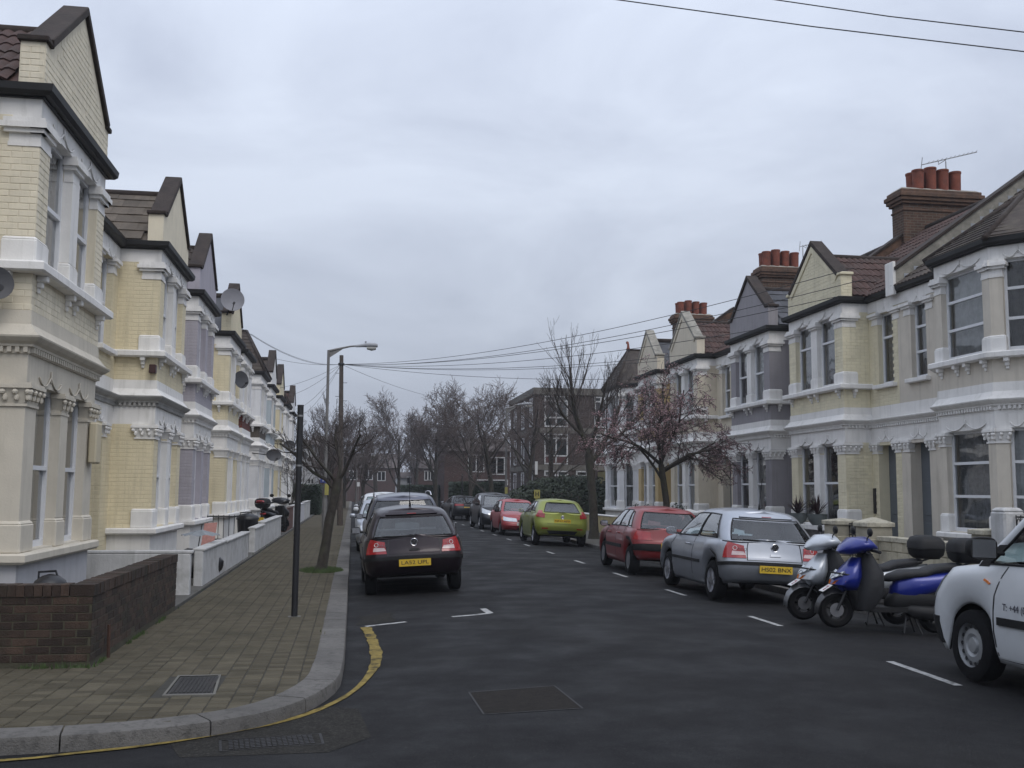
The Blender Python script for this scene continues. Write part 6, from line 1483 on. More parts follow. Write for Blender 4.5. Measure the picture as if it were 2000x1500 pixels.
    # details -------------------------------------------------------------
    def plate(s, txt, rear=True, z=.6, r=2, m=None, tilt=0):
        P = s.tubP(0 if rear else 5, r); sg = -1 if rear else 1; x = P.x+sg*.012; z = z
        t = MB().box(x-.006, x+.006, -.26, .26, z-.056, z+.056).build('number_plate', m or (M_PLY if rear else M_PLW), s.root)
        if not txt: return
        me = text_mesh(txt, .1, 'plate_text', M_BLACKM)
        w = max(v.co.x for v in me.vertices)-min(v.co.x for v in me.vertices); k = min(1.1, .47/w)
        o = inst('lettering', me, Matrix.Translation((x+sg*.009, 0, z)) @ (Matrix.Rotation(-pi/2 if rear else pi/2, 4, 'Z') @ Matrix.Rotation(pi/2, 4, 'X')) @ Matrix.Diagonal((k, .85, 1, 1)), t)
    def mirror(s, x, z, m, sides=(1, -1), sz=.84, ry=None):
        for sd in sides:
            hw = ry or s.cab[0][0][2]; y0 = sd*(hw-.02); y1 = sd*(hw+.16*sz); mb = MB()
            mb.loft([((x+.07, y1, z), (0, .06*sz, 0), (0, 0, .045*sz), 2.6), ((x+.05, y1, z), (0, .1*sz, 0), (0, 0, .072*sz), 3), ((x-.02, y1, z), (0, .105*sz, 0), (0, 0, .08*sz), 3.4), ((x-.035, y1, z), (0, .1*sz, 0), (0, 0, .075*sz), 3.4)], 14)
            o = s.part(mb, 'door_mirror', m, smooth=50); s.part(MB().add([(x-.037, y1-.085*sz, z-.06*sz), (x-.037, y1+.085*sz, z-.06*sz), (x-.037, y1+.085*sz, z+.06*sz), (x-.037, y1-.085*sz, z+.06*sz)], [(3, 2, 1, 0)]), 'mirror_glass', M_CHR, o, fix=False)
            s.part(MB().tube([(x+.03, y0, z-.04), (x+.02, y1, z-.03)], .022, 6), 'stalk', M_TRIMB2, o)
    def wiper_rear(s, r=1.1, y1=.35):
        pts = [];
        for i in range(5): p = s.cabP(abs(lerp(-.05, y1, i/4)), r+.35*i/4*.3); n = s.nrm(s.cabP, .2, r); pts.append((p.x-.02, lerp(-.02, .5, i/4)*(1), p.z+.01))
        s.part(MB().tube(pts, .009, 5), 'rear_wiper', M_TRIMB2)
    def badge(s, r, R_=.055, m=None, vw=False, sg=-1, q=0):
        P = s.tubP(q, r); x = P.x+sg*.008; mb = MB(); mb.lathe([(R_, -.004), (R_, .004)], 20, 'x', (x, 0, P.z)); o = s.part(mb, 'badge', M_BLACKM if vw else (m or M_CHR))
        mb = MB(); ring = [(x+sg*.006, R_*cos(a), P.z+R_*sin(a)) for a in [2*pi*i/20 for i in range(21)]]; mb.tube(ring, .006, 5); s.part(mb, 'badge_ring', M_CHR, o)
        if vw:   # two strokes one above the other inside the ring
            for pts in ([(-.45, .62), (0, .02), (.45, .62)], [(-.85, .35), (-.42, -.7), (0, .0), (.42, -.7), (.85, .35)]): s.part(MB().tube([(x+sg*.006, a*R_*.95, P.z+b*R_*.95) for a, b in pts], .005, 5), 'badge_stroke', M_CHR, o)
    def letters(s, txt, y, z, size, sg=-1, r=4):
        P = s.tubP(abs(y)/.8, r); me = text_mesh(txt, size, 'badge_text', M_CHR, .002); inst('model_lettering', me, Matrix.Translation((P.x+sg*.012, y, z)) @ Matrix.Rotation(-pi/2 if sg < 0 else pi/2, 4, 'Z') @ Matrix.Rotation(pi/2, 4, 'X'), s.root)
    def aerial(s, fx, h=.4, back=.12):
        x = s.x0+s.S['L']*fx; z = interp(s.S['roof'], s.S['L']*fx)+s.S.get('rcrown', .045); a = s.part(MB().lathe([(.022, z-.01), (.016, z+.04), (.007, z+.09)], 8, 'z', (x, 0, 0)), 'aerial_base', M_TRIMB2); s.part(MB().tube([(x, 0, z+.05), (x-back, 0, z+h)], .005, 5), 'aerial', M_TRIMB2)
    def handle(s, xf, z, sides=(1, -1), m=None):
        for sd in sides:
            x = s.x0+s.S['L']*xf; hw = s.tub[4][0][2]; s.part(MB().tube([(x-.09, sd*(hw-.005), z), (x-.08, sd*(hw+.03), z), (x+.07, sd*(hw+.03), z), (x+.09, sd*(hw-.005), z)], .014, 6), 'door_handle', m or s.S['paint'], smooth=True)
    def qx(s, x):
        """side column coordinate for a body x (from the rear)"""
        r = s.tub[3][0]; a, b = s.outline(r, 2)[0], s.outline(r, 3)[0]; return 2+max(0, min(1, (x+s.x0-a)/(b-a)))
    def gap(s, x, r0=.6, r1=None, sides=(1, -1)):
        r1 = r1 or len(s.tub)-1; q = s.qx(x); s.patch('door_gap', M_BLACKM, [(q-.0022, r0), (q+.0022, r0), (q+.0022, r1), (q-.0022, r1)], .0025, sides, n=(1, 8), smooth=None)
def hatch_spec(L_, W, H, wb, ra, paint, belt=.93, nose=.72, tail=.95, cowl=.74, roofF=.53, roofR=.09, rake=.3, R=.3, rr=.29, **k):
    """generic small hatchback; numbers in metres or fractions of the length"""
    h = W/2
    S = dict(L=L_, wb=wb, ra=ra, R=R, paint=paint,
        tub=[(.1, .14, h-.07, 0, rr-.04, .27), (.03, .05, h-.03, .16, rr, .32), (0, 0, h-.008, .36, rr, .34), (.008, .02, h, .52, rr, .34), (.045, .08, h-.004, .7, rr, .32), (.07, .17, h-.024, .86, rr-.01, .3), (.09, .27, h-.06, 1, rr-.02, .28)],
        belt=[(0, tail), (L_*.3, belt+.01), (L_*cowl, belt), (L_*(cowl+1)/2, lerp(belt, nose, .42)+.02), (L_, nose)],
        bottom=[(0, .36), (.35, .27), (ra, .2), (L_-.5, .19), (L_-.1, .22), (L_, .24)],
        cab=[(.09, L_*cowl, h-.062, 0, rr-.02, .22), (.11, L_*cowl-.03, h-.07, .08, rr-.02, .22), (.09+rake*.34, lerp(L_*cowl, L_*roofF, .3), h-.107, .36, rr-.02, .22), (.09+rake*.68, lerp(L_*cowl, L_*roofF, .62), h-.165, .66, rr-.03, .22), (.09+rake*.9, lerp(L_*cowl, L_*roofF, .86), h-.22, .86, rr-.04, .21), (.09+rake, L_*roofF, h-.27, .95, rr-.06, .2), (.14+rake, L_*roofF-.07, h-.33, 1, rr-.09, .17)],
        roof=[(0, H-.16), (L_*.12, H-.1), (L_*.2, H-.065), (L_*.32, H-.045), (L_*.45, H-.05), (L_*.55, H-.085), (L_*.65, H-.13), (L_*.78, H-.18)],
        win=[('rear_window', 0, 1.45, 1, 4), ('windscreen', 3.72, 5, 1, 4), ('side_window', 2.5, 3.25, 1, 4.0), ('side_window', 2.06, 2.44, 1.2, 3.9)], seats=((.33, .6), (.55, .58)))
    S.update(k); return S
CROWN = lambda x: math.atan((zroad(x+.6, 30)-zroad(x-.6, 30))/1.2)
def at(x, y): return (x, y, zroad(x, y))
P_DARK = carpaint('aubergine_paint', (.014, .007, .011), .5, .3); P_SILV = carpaint('silver_paint', (.36, .38, .42), .7, .38); P_REDC = carpaint('faded_red_paint', (.2, .02, .022), .1, .4)
P_LIME = carpaint('lime_paint', (.22, .25, .04), .4, .35); P_REDT = carpaint('red_paint', (.3, .025, .03), .1, .4); P_BLK = carpaint('black_paint', (.012, .013, .017), .3, .3); P_NAVY = carpaint('dark_grey_blue_paint', (.1, .105, .135), .6, .3); P_WHT = carpaint('white_paint', (.55, .57, .59), 0, .4); P_GREYC = carpaint('grey_paint', (.16, .165, .175), .6, .35)
def polo(label, loc, yaw, roll, paint, plate, three, wheel):
    win = [('rear_window', 0, 1.42, .9, 3.75), ('windscreen', 3.7, 5, 1, 4.3)]
    win += [('side_window', 2.52, 3.2, 1, 4.0), ('side_window', 2.06, 2.49, 1.1, 4.0)]
    S = hatch_spec(3.9, 1.65, 1.465, 2.46, .68, paint, rake=.42, R=.305, win=win, br=.13, wheel=wheel, spokes=5, tail=.955)
    c = Car(label, 'car', S, loc, yaw, roll)
    c.patch('tail_light', M_RED, [(.84, 3.3), (1.62, 3.35), (1.5, 5.75), (.92, 5.2)], .012, n=(8, 6)); c.patch('reverse_lens', M_REDW, [(.86, 3.75), (1.3, 3.7), (1.28, 4.3), (.92, 4.25)], .017, n=(4, 3))
    for sd in (1, -1):
        P = c.tubP(1.2, 4.75); N = c.nrm(c.tubP, 1.2, 4.75); mb = MB(); R0 = .032; a = N.orthogonal().normalized(); b = N.cross(a); ctr = Vector((P.x, P.y, P.z))+N*.016
        pts = [ctr+a*R0*cos(t)+b*R0*sin(t) for t in [2*pi*i/14 for i in range(15)]]; c.part(MB().tube([(p.x, p.y*sd, p.z) for p in pts], .006, 5), 'lens_ring', M_REDW)
    c.patch('bumper_strip', M_TRIMB2, [(-1, 2.3), (1, 2.3), (1, 2.85), (-1, 2.85)], .012, (1,), n=(24, 3)); c.patch('bumper_strip', M_TRIMB2, [(1, 2.3), (2.1, 2.3), (2.1, 2.85), (1, 2.85)], .012, n=(12, 3))
    c.patch('side_strip', M_TRIMB2, [(c.qx(1.2), 2.65), (c.qx(2.75), 2.65), (c.qx(2.75), 3.05), (c.qx(1.2), 3.05)], .012, n=(10, 2))
    c.patch('hatch_gap', M_BLACKM, [(-.8, 3.02), (.8, 3.02), (.8, 3.1), (-.8, 3.1)], .003, (1,), n=(16, 1)); c.patch('hatch_gap', M_BLACKM, [(.8, 3.02), (.83, 3.02), (.83, 6), (.8, 6)], .003, n=(1, 8))
    c.patch('hatch_handle', M_TRIMB2 if paint is P_DARK else paint, [(-.16, 3.65), (.16, 3.65), (.14, 4.0), (-.14, 4.0)], .016, (1,), n=(6, 2))
    c.badge(5.05, .057, vw=True); c.letters('POLO', .52, .83, .055); c.letters('1.2' if paint is P_DARK else 'TDI', -.53, .84, .05)
    c.plate(plate, True, .545, 2.1); c.mirror(c.x0+2.62, 1.0, M_TRIMB2 if paint is P_DARK else paint); c.aerial(.2, .5, .1)
    c.gap(2.85); c.gap(1.62) if three else c.gap(1.9)
    c.handle(.47, .82); c.wiper_rear(.85)
    p = c.cabP(0, 4.6); c.patch('spoiler', paint, [(-1.2, 3.95), (1.2, 3.95), (1.1, 5.3), (-1.1, 5.3)], .028, (1,), fn=c.cabP, n=(16, 4)); c.patch('brake_lamp', M_RED, [(-.22, 4.02), (.22, 4.02), (.22, 4.2), (-.22, 4.2)], .034, (1,), fn=c.cabP, n=(6, 1))
    # front
    c.patch('headlamp', M_HL, [(4.55, 3.9), (3.5, 3.9), (3.45, 5.5), (4.4, 5.5)], .01, n=(6, 4))
    return c
def mid(p, q): return ((p.x+q.x)/2, (p.y+q.y)/2)
# dark hatchback on the left
polo('dark aubergine hatchback with red tail lights parked by the left kerb, rear towards the junction', at(1.04, 18.9), pi/2+radians(.6), -radians(1.2)+0, P_DARK, 'LA52 UPL', False, 'cap').root.rotation_euler = (radians(-2.8), 0, pi/2+radians(.8))
polo('silver three door hatchback parked behind the scooters', at(6.42, 16.9), pi/2, 0, P_SILV, 'HS02 BNX', True, 'spoke').root.rotation_euler = (radians(3.0), 0, pi/2-radians(1.5))
# faded red five door
S = hatch_spec(3.77, 1.64, 1.42, 2.47, .58, P_REDC, rake=.42, R=.285, wheel='cap', win=[('rear_window', 0, 1.42, .9, 4.2), ('windscreen', 3.72, 5, 1, 4.3), ('side_window', 2.63, 3.2, 1, 4.0), ('side_window', 2.24, 2.6, 1.05, 4.0), ('side_window', 2.08, 2.215, 1.2, 3.7)], nose=.68, tail=.93)
c = Car('faded red five door hatchback between the lime car and the silver one', 'car', S, at(6.45, 21.9), pi/2)
c.root.rotation_euler = (radians(3.0), 0, pi/2-radians(2))
c.patch('tail_light', M_RED, [(.83, 3.7), (1.7, 3.7), (1.6, 5.6), (.9, 5.3)], .01); c.patch('bumper', M_TRIMB2, [(-1, 1.6), (1, 1.6), (1, 3.0), (-1, 3.0)], .012, (1,), n=(20, 4)); c.patch('bumper', M_TRIMB2, [(1, 1.6), (2.12, 1.9), (2.12, 2.9), (1, 3.0)], .012, n=(12, 3))
c.patch('side_strip', M_TRIMB2, [(c.qx(1.15), 2.35), (c.qx(2.75), 2.35), (c.qx(2.75), 2.95), (c.qx(1.15), 2.95)], .012, n=(12, 3)); c.gap(1.72); c.gap(2.75); c.gap(1.05, 2.4); c.handle(.62, .8, m=P_REDC); c.handle(.38, .81, m=P_REDC); c.mirror(c.x0+2.62, .97, M_TRIMB2); c.plate('', True, .62, 3); c.patch('headlamp', M_HL, [(4.5, 3.8), (3.5, 3.8), (3.45, 5.3), (4.4, 5.3)], .01)
# lime hatchback
S = hatch_spec(3.95, 1.72, 1.48, 2.49, .63, P_LIME, rake=.5, R=.31, wheel='spoke', spokes=5, belt=.97, tail=1.0, nose=.74, cowl=.77, roofF=.56, win=[('rear_window', 0, 1.15, 1.35, 4.1), ('windscreen', 3.72, 5, 1, 4.3), ('side_window', 2.5, 3.2, 1.1, 4.0), ('side_window', 2.14, 2.46, 1.5, 3.9)], glass=M_CARGD)
c = Car('bright lime green hatchback with high tail lights, parked rear towards the junction', 'car', S, at(6.52, 33.5), pi/2); c.root.rotation_euler = (radians(2.5), 0, pi/2-radians(1))
c.patch('tail_light', M_RED, [(1.0, 4.6), (1.75, 5.0), (1.7, 6), (1.05, 6)], .014); c.patch('tail_light_upper', M_RED, [(1.12, 0), (1.8, 0), (1.62, 1.7), (1.32, 1.7)], .012, fn=c.cabP)
c.patch('bumper_insert', M_TRIMB2, [(-.75, .4), (.75, .4), (.9, 1.25), (-.9, 1.25)], .01, (1,), n=(14, 4)); c.patch('reflector', M_RED, [(.82, 1.6), (1.2, 1.6), (1.2, 1.85), (.82, 1.85)], .01); c.plate('NF11 AFH', True, .78, 4); c.badge(4.95, .05); c.mirror(c.x0+2.7, 1.02, P_LIME); c.gap(1.55); c.gap(2.75); c.handle(.48, .87); c.patch('hatch_gap', M_BLACKM, [(-.85, 2.95), (.85, 2.95), (.85, 3.02), (-.85, 3.02)], .003, (1,), n=(14, 1)); c.aerial(.45, .25, .2); c.patch('spoiler', P_LIME, [(-1.0, 4.2), (1.0, 4.2), (1.0, 5.5), (-1.0, 5.5)], .03, (1,), fn=c.cabP, n=(14, 4))
def front(c, hl, grille, plate, z=.42, low=True):
    c.patch('headlamp', M_HL, hl, .012, n=(7, 5)); c.patch('grille', M_TRIMB2, grille, .008, (1,), n=(12, 3)); c.plate(plate, False, z, 2)
    if low: c.patch('air_intake', M_TRIMB2, [(4.45, .35), (5.55, .35), (5.5, 1.05), (4.5, 1.05)], .006, (1,), fn=lambda q, r: c.tubP(q if q <= 5 else 10-q, r) if q <= 5 else (lambda p: Vector((p.x, -p.y, p.z)))(c.tubP(10-q, r)), n=(12, 2))
def mirfn(c): return lambda q, r: c.tubP(q, r) if q <= 5 else (lambda p: Vector((p.x, -p.y, p.z)))(c.tubP(10-q, r))
def fpatch(c, name, m, q0, r0, r1, off=.008, n=(12, 3)): c.patch(name, m, [(q0, r0), (10-q0, r0), (10-q0, r1), (q0, r1)], off, (1,), fn=mirfn(c), n=n)
# nrm for mirrored columns
_on = Car.nrm
def _nrm(s, fn, q, r):
    if q > 5: v = _on(s, s.tubP, 10-q, r); return Vector((v.x, -v.y, v.z))
    return _on(s, s.tubP if fn not in (s.tubP, s.cabP) and fn.__name__ != 'cabP' else fn, q, r)
Car.nrm = _nrm
def frontset(c, plate, z, grill=(4.55, 3.9, 4.5), hl=((4.5, 3.8), (3.4, 3.8), (3.35, 5.2), (4.45, 5.1))):
    c.patch('headlamp', M_HL, list(hl), .012, n=(7, 5)); fpatch(c, 'grille', M_TRIMB2, *grill); fpatch(c, 'air_intake', M_TRIMB2, 4.5, .4, 1.1, .006); c.plate(plate, False, z, 2, M_PLW)
# red hatchback facing the camera
S = hatch_spec(3.74, 1.62, 1.4, 2.3, .6, P_REDT, rake=.4, R=.27, wheel='cap', nose=.66, belt=.88, tail=.9, bf=.12)
c = Car('red hatchback with white number plate facing the junction beside the lime car', 'car', S, at(6.4, 40.5), -pi/2); c.root.rotation_euler = (radians(-2.5), 0, -pi/2+radians(.5))
frontset(c, 'N803 DLG', .46); fpatch(c, 'bumper_line', M_BLACKM, 3.6, 2.9, 2.98, .004, (20, 1)); c.mirror(c.x0+2.55, .92, M_TRIMB2); c.patch('indicator', M_AMB, [(3.38, 3.9), (3.2, 3.9), (3.15, 4.9), (3.32, 5.0)], .012)
# black people carrier facing the camera
S = hatch_spec(4.1, 1.76, 1.63, 2.55, .65, P_BLK, rake=.25, R=.315, wheel='spoke', nose=.82, belt=1.02, tail=1.05, cowl=.82, roofF=.58)
c = Car('black tall people carrier with long headlamps facing the junction behind the red hatchback', 'car', S, at(6.35, 46.5), -pi/2); c.root.rotation_euler = (radians(-2.5), 0, -pi/2+radians(2))
frontset(c, '', .5, hl=((4.45, 3.6), (3.3, 4.0), (3.2, 5.6), (4.3, 4.9))); c.mirror(c.x0+3.0, 1.08, M_TRIMB2)
# dark saloon far right, rear view
S = hatch_spec(4.6, 1.71, 1.42, 2.6, .95, P_BLK, rake=.4, R=.31, wheel='cap', tail=.98, belt=.93, nose=.74, cowl=.73)
S['cab'] = [(a[0]+.75, a[1], a[2], a[3], a[4], a[5]) for a in S['cab']]
c = Car('dark saloon with yellow rear plate parked by the hedge on the bend', 'car', S, at(6.3, 60.5), pi/2); c.root.rotation_euler = (radians(2), 0, pi/2+radians(6))
c.patch('tail_light', M_RED, [(.5, 4.3), (1.6, 4.3), (1.55, 5.4), (.5, 5.4)], .01); c.plate('', True, .72, 4); c.patch('chrome_strip', M_CHR, [(-.4, 5.0), (.4, 5.0), (.4, 5.2), (-.4, 5.2)], .012, (1,), n=(8, 1)); c.mirror(c.x0+3.2, .98, P_BLK)
# tall estate in front of the dark hatchback
S = hatch_spec(4.55, 1.78, 1.66, 2.63, .95, P_NAVY, rake=.3, R=.34, wheel='spoke', tail=1.04, belt=1.02, nose=.86, cowl=.76, roofF=.56, win=[('rear_window', 0, 1.5, .9, 4.2), ('windscreen', 3.72, 5, 1, 4.3), ('side_window', 2.62, 3.2, 1, 4.0), ('side_window', 2.3, 2.58, 1.05, 4.0), ('side_window', 2.06, 2.27, 1.1, 3.9)])
c = Car('dark blue grey estate with silver roof rails in front of the aubergine hatchback', 'car', S, at(1.2, 24.9), pi/2); c.root.rotation_euler = (radians(-2.4), 0, pi/2)
c.patch('tail_light', M_RED, [(.98, 3.6), (1.7, 3.6), (1.6, 6), (1.08, 6)], .012); c.plate('', True, .85, 4); c.mirror(c.x0+3.0, 1.1, P_NAVY)
for sd in (1, -1): c.part(MB().tube([(c.x0+.5, sd*.62, 1.58), (c.x0+.75, sd*.62, 1.655), (c.x0+1.6, sd*.62, 1.675), (c.x0+2.2, sd*.62, 1.65), (c.x0+2.4, sd*.62, 1.58)], .016, 6), 'roof_rail', M_CHR, smooth=True)
# silver hatch, white carrier, grey hatch facing the camera beyond
for lab, y, paint, H, x, pl in (('silver hatchback half hidden beyond the estate, nose towards the junction', 31.2, P_SILV, 1.47, .98, ''), ('white tall hatchback beyond the silver one on the left kerb', 37.0, P_WHT, 1.64, 1.1, ''), ('grey hatchback in the left hand row beyond the white one', 43.0, P_GREYC, 1.6, 1.15, ''), ('white hatchback far along the left kerb', 49.2, P_WHT, 1.47, 1.15, ''), ('dark hatchback far along the left kerb by the pole', 55.5, P_BLK, 1.45, 1.15, '')):
    S = hatch_spec(3.95, 1.68, H, 2.5, .65, paint, rake=.3, R=.3, wheel='cap', belt=.92+(H-1.47)*.5, tail=.95+(H-1.47)*.5, nose=.74)
    c = Car(lab, 'car', S, at(x, y), -pi/2); c.root.rotation_euler = (radians(2.4), 0, -pi/2); frontset(c, pl, .45); c.mirror(c.x0+2.7, 1.0+(H-1.47)*.5, paint)
for lab, px, Y_, paint, yw in (('dark car parked across the far bend', 752, 92, P_BLK, .3), ('dark blue car beyond the bend', 765, 104, P_NAVY, .5)):
    S = hatch_spec(4.1, 1.7, 1.47, 2.5, .7, paint, R=.3, wheel='cap'); p = ony(px, 965, Y_); c = Car(lab, 'car', S, (p.x, Y_, 0), -pi/2+yw); frontset(c, '', .45)
# ---------------------------------------------------------------- scooters and van
M_SCBLUE = carpaint('scooter_blue', (.008, .018, .2), .2, .3); M_SCWHITE = carpaint('scooter_white', (.5, .53, .57), .3, .35); M_SCGREY = carpaint('scooter_grey', (.16, .165, .175), .5, .4); M_CLOTH = mat('waterproof_cloth', (.01, .0105, .013), .7, .25, 6, .3, 20)
def scooter(label, loc, yaw, col, fender, lean=0.0, apron=True, box_lens=None, plate=None, s=1.0, name='scooter'):
    t = thing(name, label, 'scooter', (0, 0, 0), 'scooters'); t.location = loc; t.rotation_euler = (lean, 0, yaw); t.scale = (s, s, s)
    B = lambda mb, n, m, sm=50, par=None: mb.build(n, m, par or t, smooth=sm)
    V = Vector
    def wheel(x, z):
        w = MB(); w.lathe([(.14, -.045), (.19, -.055), (.215, -.035), (.225, 0), (.215, .035), (.19, .055), (.14, .045)], 28, 'y', (x, 0, z), cap=False); o = B(w, 'wheel', M_TYRE)
        r = MB(); r.lathe([(.145, -.03), (.145, .03), (.12, .025), (.12, -.025), (.145, -.03)], 24, 'y', (x, 0, z), cap=False)
        for i in range(5): a = 2*pi*i/5+.3; r.tube([(x, 0, z), (x+.13*cos(a), 0, z+.13*sin(a))], .018, 6)
        r.lathe([(.04, -.05), (.04, .05)], 12, 'y', (x, 0, z)); B(r, 'rim', M_TRIMB2, 40, o)
        d = MB(); d.lathe([(.085, .05), (.085, .056)], 20, 'y', (x, 0, z)); B(d, 'brake_disc', M_ALLOY, 40, o)
    wheel(1.25, .285); wheel(0, .225)
    for sy in (-.075, .075): B(MB().tube([(1.25, sy, .285), (1.06, sy*.9, .68)], .018, 8), 'fork', M_BLACKM)
    # front mudguard
    rows = []
    for i in range(9):
        a = radians(lerp(-5, 150, i/8)); rr = .262; rows.append([(1.25+rr*cos(a)*(1 if abs(y) < .06 else .93), y, .285+rr*sin(a)*(1 if abs(y) < .06 else .93)-(0 if abs(y) < .06 else .03)) for y in (-.08, -.06, 0, .06, .08)])
    g = MB(); g.grid(rows); o = g.build('mudguard', fender, t, smooth=True); o.modifiers.new('th', 'SOLIDIFY').thickness = .006
    # learner plate on the mudguard
    pm = Matrix.Translation((1.365, 0, .547)) @ Matrix.Rotation(radians(32), 4, 'Y')
    f = lambda a, b, c: tuple(pm @ V((a, b, c)))
    lp = MB(f).box(-.075, .075, -.075, .075, 0, .006).build('learner_plate', M_SIGNW, t); MB(f).box(-.045, .05, .02, .045, .007, .009).build('letter_stroke', M_RED, lp); MB(f).box(-.045, -.02, -.04, .02, .007, .009).build('letter_stroke', M_RED, lp)
    # front shield, nose
    n = MB(); n.loft([((1.07, 0, .53), (.11, 0, 0), (0, .15, 0), 2.1), ((1.12, 0, .6), (.18, 0, 0), (0, .22, 0), 2.0), ((1.09, 0, .7), (.17, 0, 0), (0, .24, 0), 2.0), ((1.03, 0, .82), (.12, 0, 0), (0, .17, 0), 2.0), ((.97, 0, .93), (.07, 0, 0), (0, .1, 0), 2.0)], 20); B(n, 'front_shield', col)
    n = MB(); n.loft([((.98, 0, .28), (.06, 0, 0), (0, .14, 0), 2.5), ((1.0, 0, .42), (.09, 0, 0), (0, .18, 0), 2.6), ((1.03, 0, .535), (.1, 0, 0), (0, .185, 0), 2.6)], 18); B(n, 'lower_shield', M_TRIMB2)
    b = MB(); b.loft([((1.22, 0, .55), (.05, 0, .05), (0, .1, 0), 2.4), ((1.16, 0, .6), (.06, 0, .06), (0, .17, 0), 2.4)], 14); B(b, 'nose', col)
    for sy in (1, -1):
        B(MB().add([(1.310, sy*.02, .665), (1.235, sy*.175, .72), (1.185, sy*.165, .77), (1.265, sy*.03, .715), (1.255, sy*.02, .65), (1.185, sy*.16, .7), (1.145, sy*.14, .75), (1.215, sy*.03, .7)], [(0, 1, 2, 3), (4, 5, 6, 7), (0, 1, 5, 4), (1, 2, 6, 5), (2, 3, 7, 6), (3, 0, 4, 7)]), 'headlamp', M_HL, None)
        B(MB().add([(1.315, sy*.05, .6), (1.185, sy*.205, .64), (1.165, sy*.205, .69), (1.285, sy*.1, .645), (1.265, sy*.05, .59), (1.145, sy*.17, .63), (1.135, sy*.17, .68), (1.245, sy*.09, .64)], [(0, 1, 2, 3), (4, 5, 6, 7), (0, 1, 5, 4), (1, 2, 6, 5), (2, 3, 7, 6), (3, 0, 4, 7)]), 'indicator', M_AMB, None)
        B(MB().tube([(1.305, sy*.03, .745), (1.185, sy*.19, .735), (1.065, sy*.21, .71)], .011, 5), 'strap', M_CLOTH)
    # handlebar fairing
    h = MB(); h.loft([((1.2, 0, .99), (.02, 0, .02), (0, .06, 0), 2.0), ((1.12, 0, 1.02), (.05, 0, .06), (0, .19, 0), 2.0), ((.98, 0, 1.08), (.07, 0, .095), (0, .31, 0), 2.1), ((.85, 0, 1.1), (.03, 0, .09), (0, .29, 0), 2.1), ((.76, 0, 1.06), (.02, 0, .045), (0, .17, 0), 2.1)], 18); B(h, 'handlebar_fairing', col)
    for sy in (1, -1): B(MB().tube([(1.075, sy*.1, 1.0), (1.02, sy*.2, 1.012), (.98, sy*.245, 1.02)], .005, 5), 'decal_strip', M_CHR)
    for sy in (1, -1):
        B(MB().tube([(.88, sy*.15, 1.03), (.83, sy*.3, 1.02), (.8, sy*.36, 1.01)], [.016, .02, .02], 8), 'grip', M_TRIMB2); B(MB().tube([(.9, sy*.2, 1.02), (.95, sy*.3, 1.0), (.9, sy*.37, .985)], .007, 5), 'brake_lever', M_BLACKM)
        st = B(MB().tube([(.9, sy*.2, 1.06), (.92, sy*.25, 1.17), (.9, sy*.29, 1.22)], .008, 6), 'mirror_stalk', M_BLACKM); m = MB(); m.ball((0, 0, 0), (.025, .075, .055), 14, 8); m.v = [(x+.9, y+sy*.3, z+1.25) for x, y, z in m.v]; B(m, 'mirror', M_TRIMB2)
    # leg cover or leg shield
    a = MB()
    if apron: a.loft([((.93, 0, .3), (.1, 0, 0), (0, .24, 0), 3), ((.86, 0, .5), (.18, 0, 0), (0, .3, 0), 2.6), ((.83, 0, .75), (.15, 0, 0), (0, .28, 0), 2.4), ((.86, 0, .9), (.1, 0, 0), (0, .2, 0), 2.3), ((.86, 0, 1.0), (.06, 0, 0), (0, .13, 0), 2.3)], 22); a.v = [tuple(V(v)*1.0+V((noise.noise(V(v)*9)*.02, noise.noise(V(v)*9+V((5, 0, 0)))*.025, 0))) for v in a.v]; B(a, 'leg_cover', M_CLOTH)
    else: a.loft([((.9, 0, .3), (.04, 0, 0), (0, .2, 0), 3), ((.88, 0, .9), (.04, 0, 0), (0, .16, 0), 3)], 14); B(a, 'leg_shield', M_TRIMB2)
    B(MB().box(.38, .88, -.16, .16, .27, .33), 'footboard', M_TRIMB2, None)
    r = MB(); r.loft([((.56, 0, .5), (0, .05, 0), (0, 0, .08), 2.6), ((.48, 0, .53), (0, .12, 0), (0, 0, .15), 2.6), ((.3, 0, .57), (0, .17, 0), (0, 0, .16), 2.6), ((.0, 0, .63), (0, .18, 0), (0, 0, .12), 2.5), ((-.25, 0, .7), (0, .13, 0), (0, 0, .075), 2.4), ((-.42, 0, .76), (0, .06, 0), (0, 0, .04), 2.3)], 18); B(r, 'tail_fairing', col)
    r = MB(); r.loft([((.62, 0, .36), (0, .06, 0), (0, 0, .05), 3), ((.54, 0, .4), (0, .13, 0), (0, 0, .11), 3), ((.25, 0, .43), (0, .16, 0), (0, 0, .13), 3), ((.05, 0, .42), (0, .13, 0), (0, 0, .1), 3), ((-.08, 0, .42), (0, .07, 0), (0, 0, .05), 3)], 18); B(r, 'engine_cover', M_TRIMB2)
    e = MB(); e.loft([((.45, .1, .3), (0, .03, 0), (0, 0, .03), 2.5), ((.35, .12, .28), (0, .09, 0), (0, 0, .08), 2.5), ((.05, .13, .25), (0, .07, 0), (0, 0, .09), 2.3), ((-.1, .12, .24), (0, .04, 0), (0, 0, .05), 2.3)], 12); B(e, 'gearbox', M_TRIMB2)
    e = MB(); e.tube([(.3, -.15, .2), (.05, -.17, .22), (-.3, -.17, .3)], [.02, .055, .05], 10); B(e, 'exhaust', M_BLACKM)
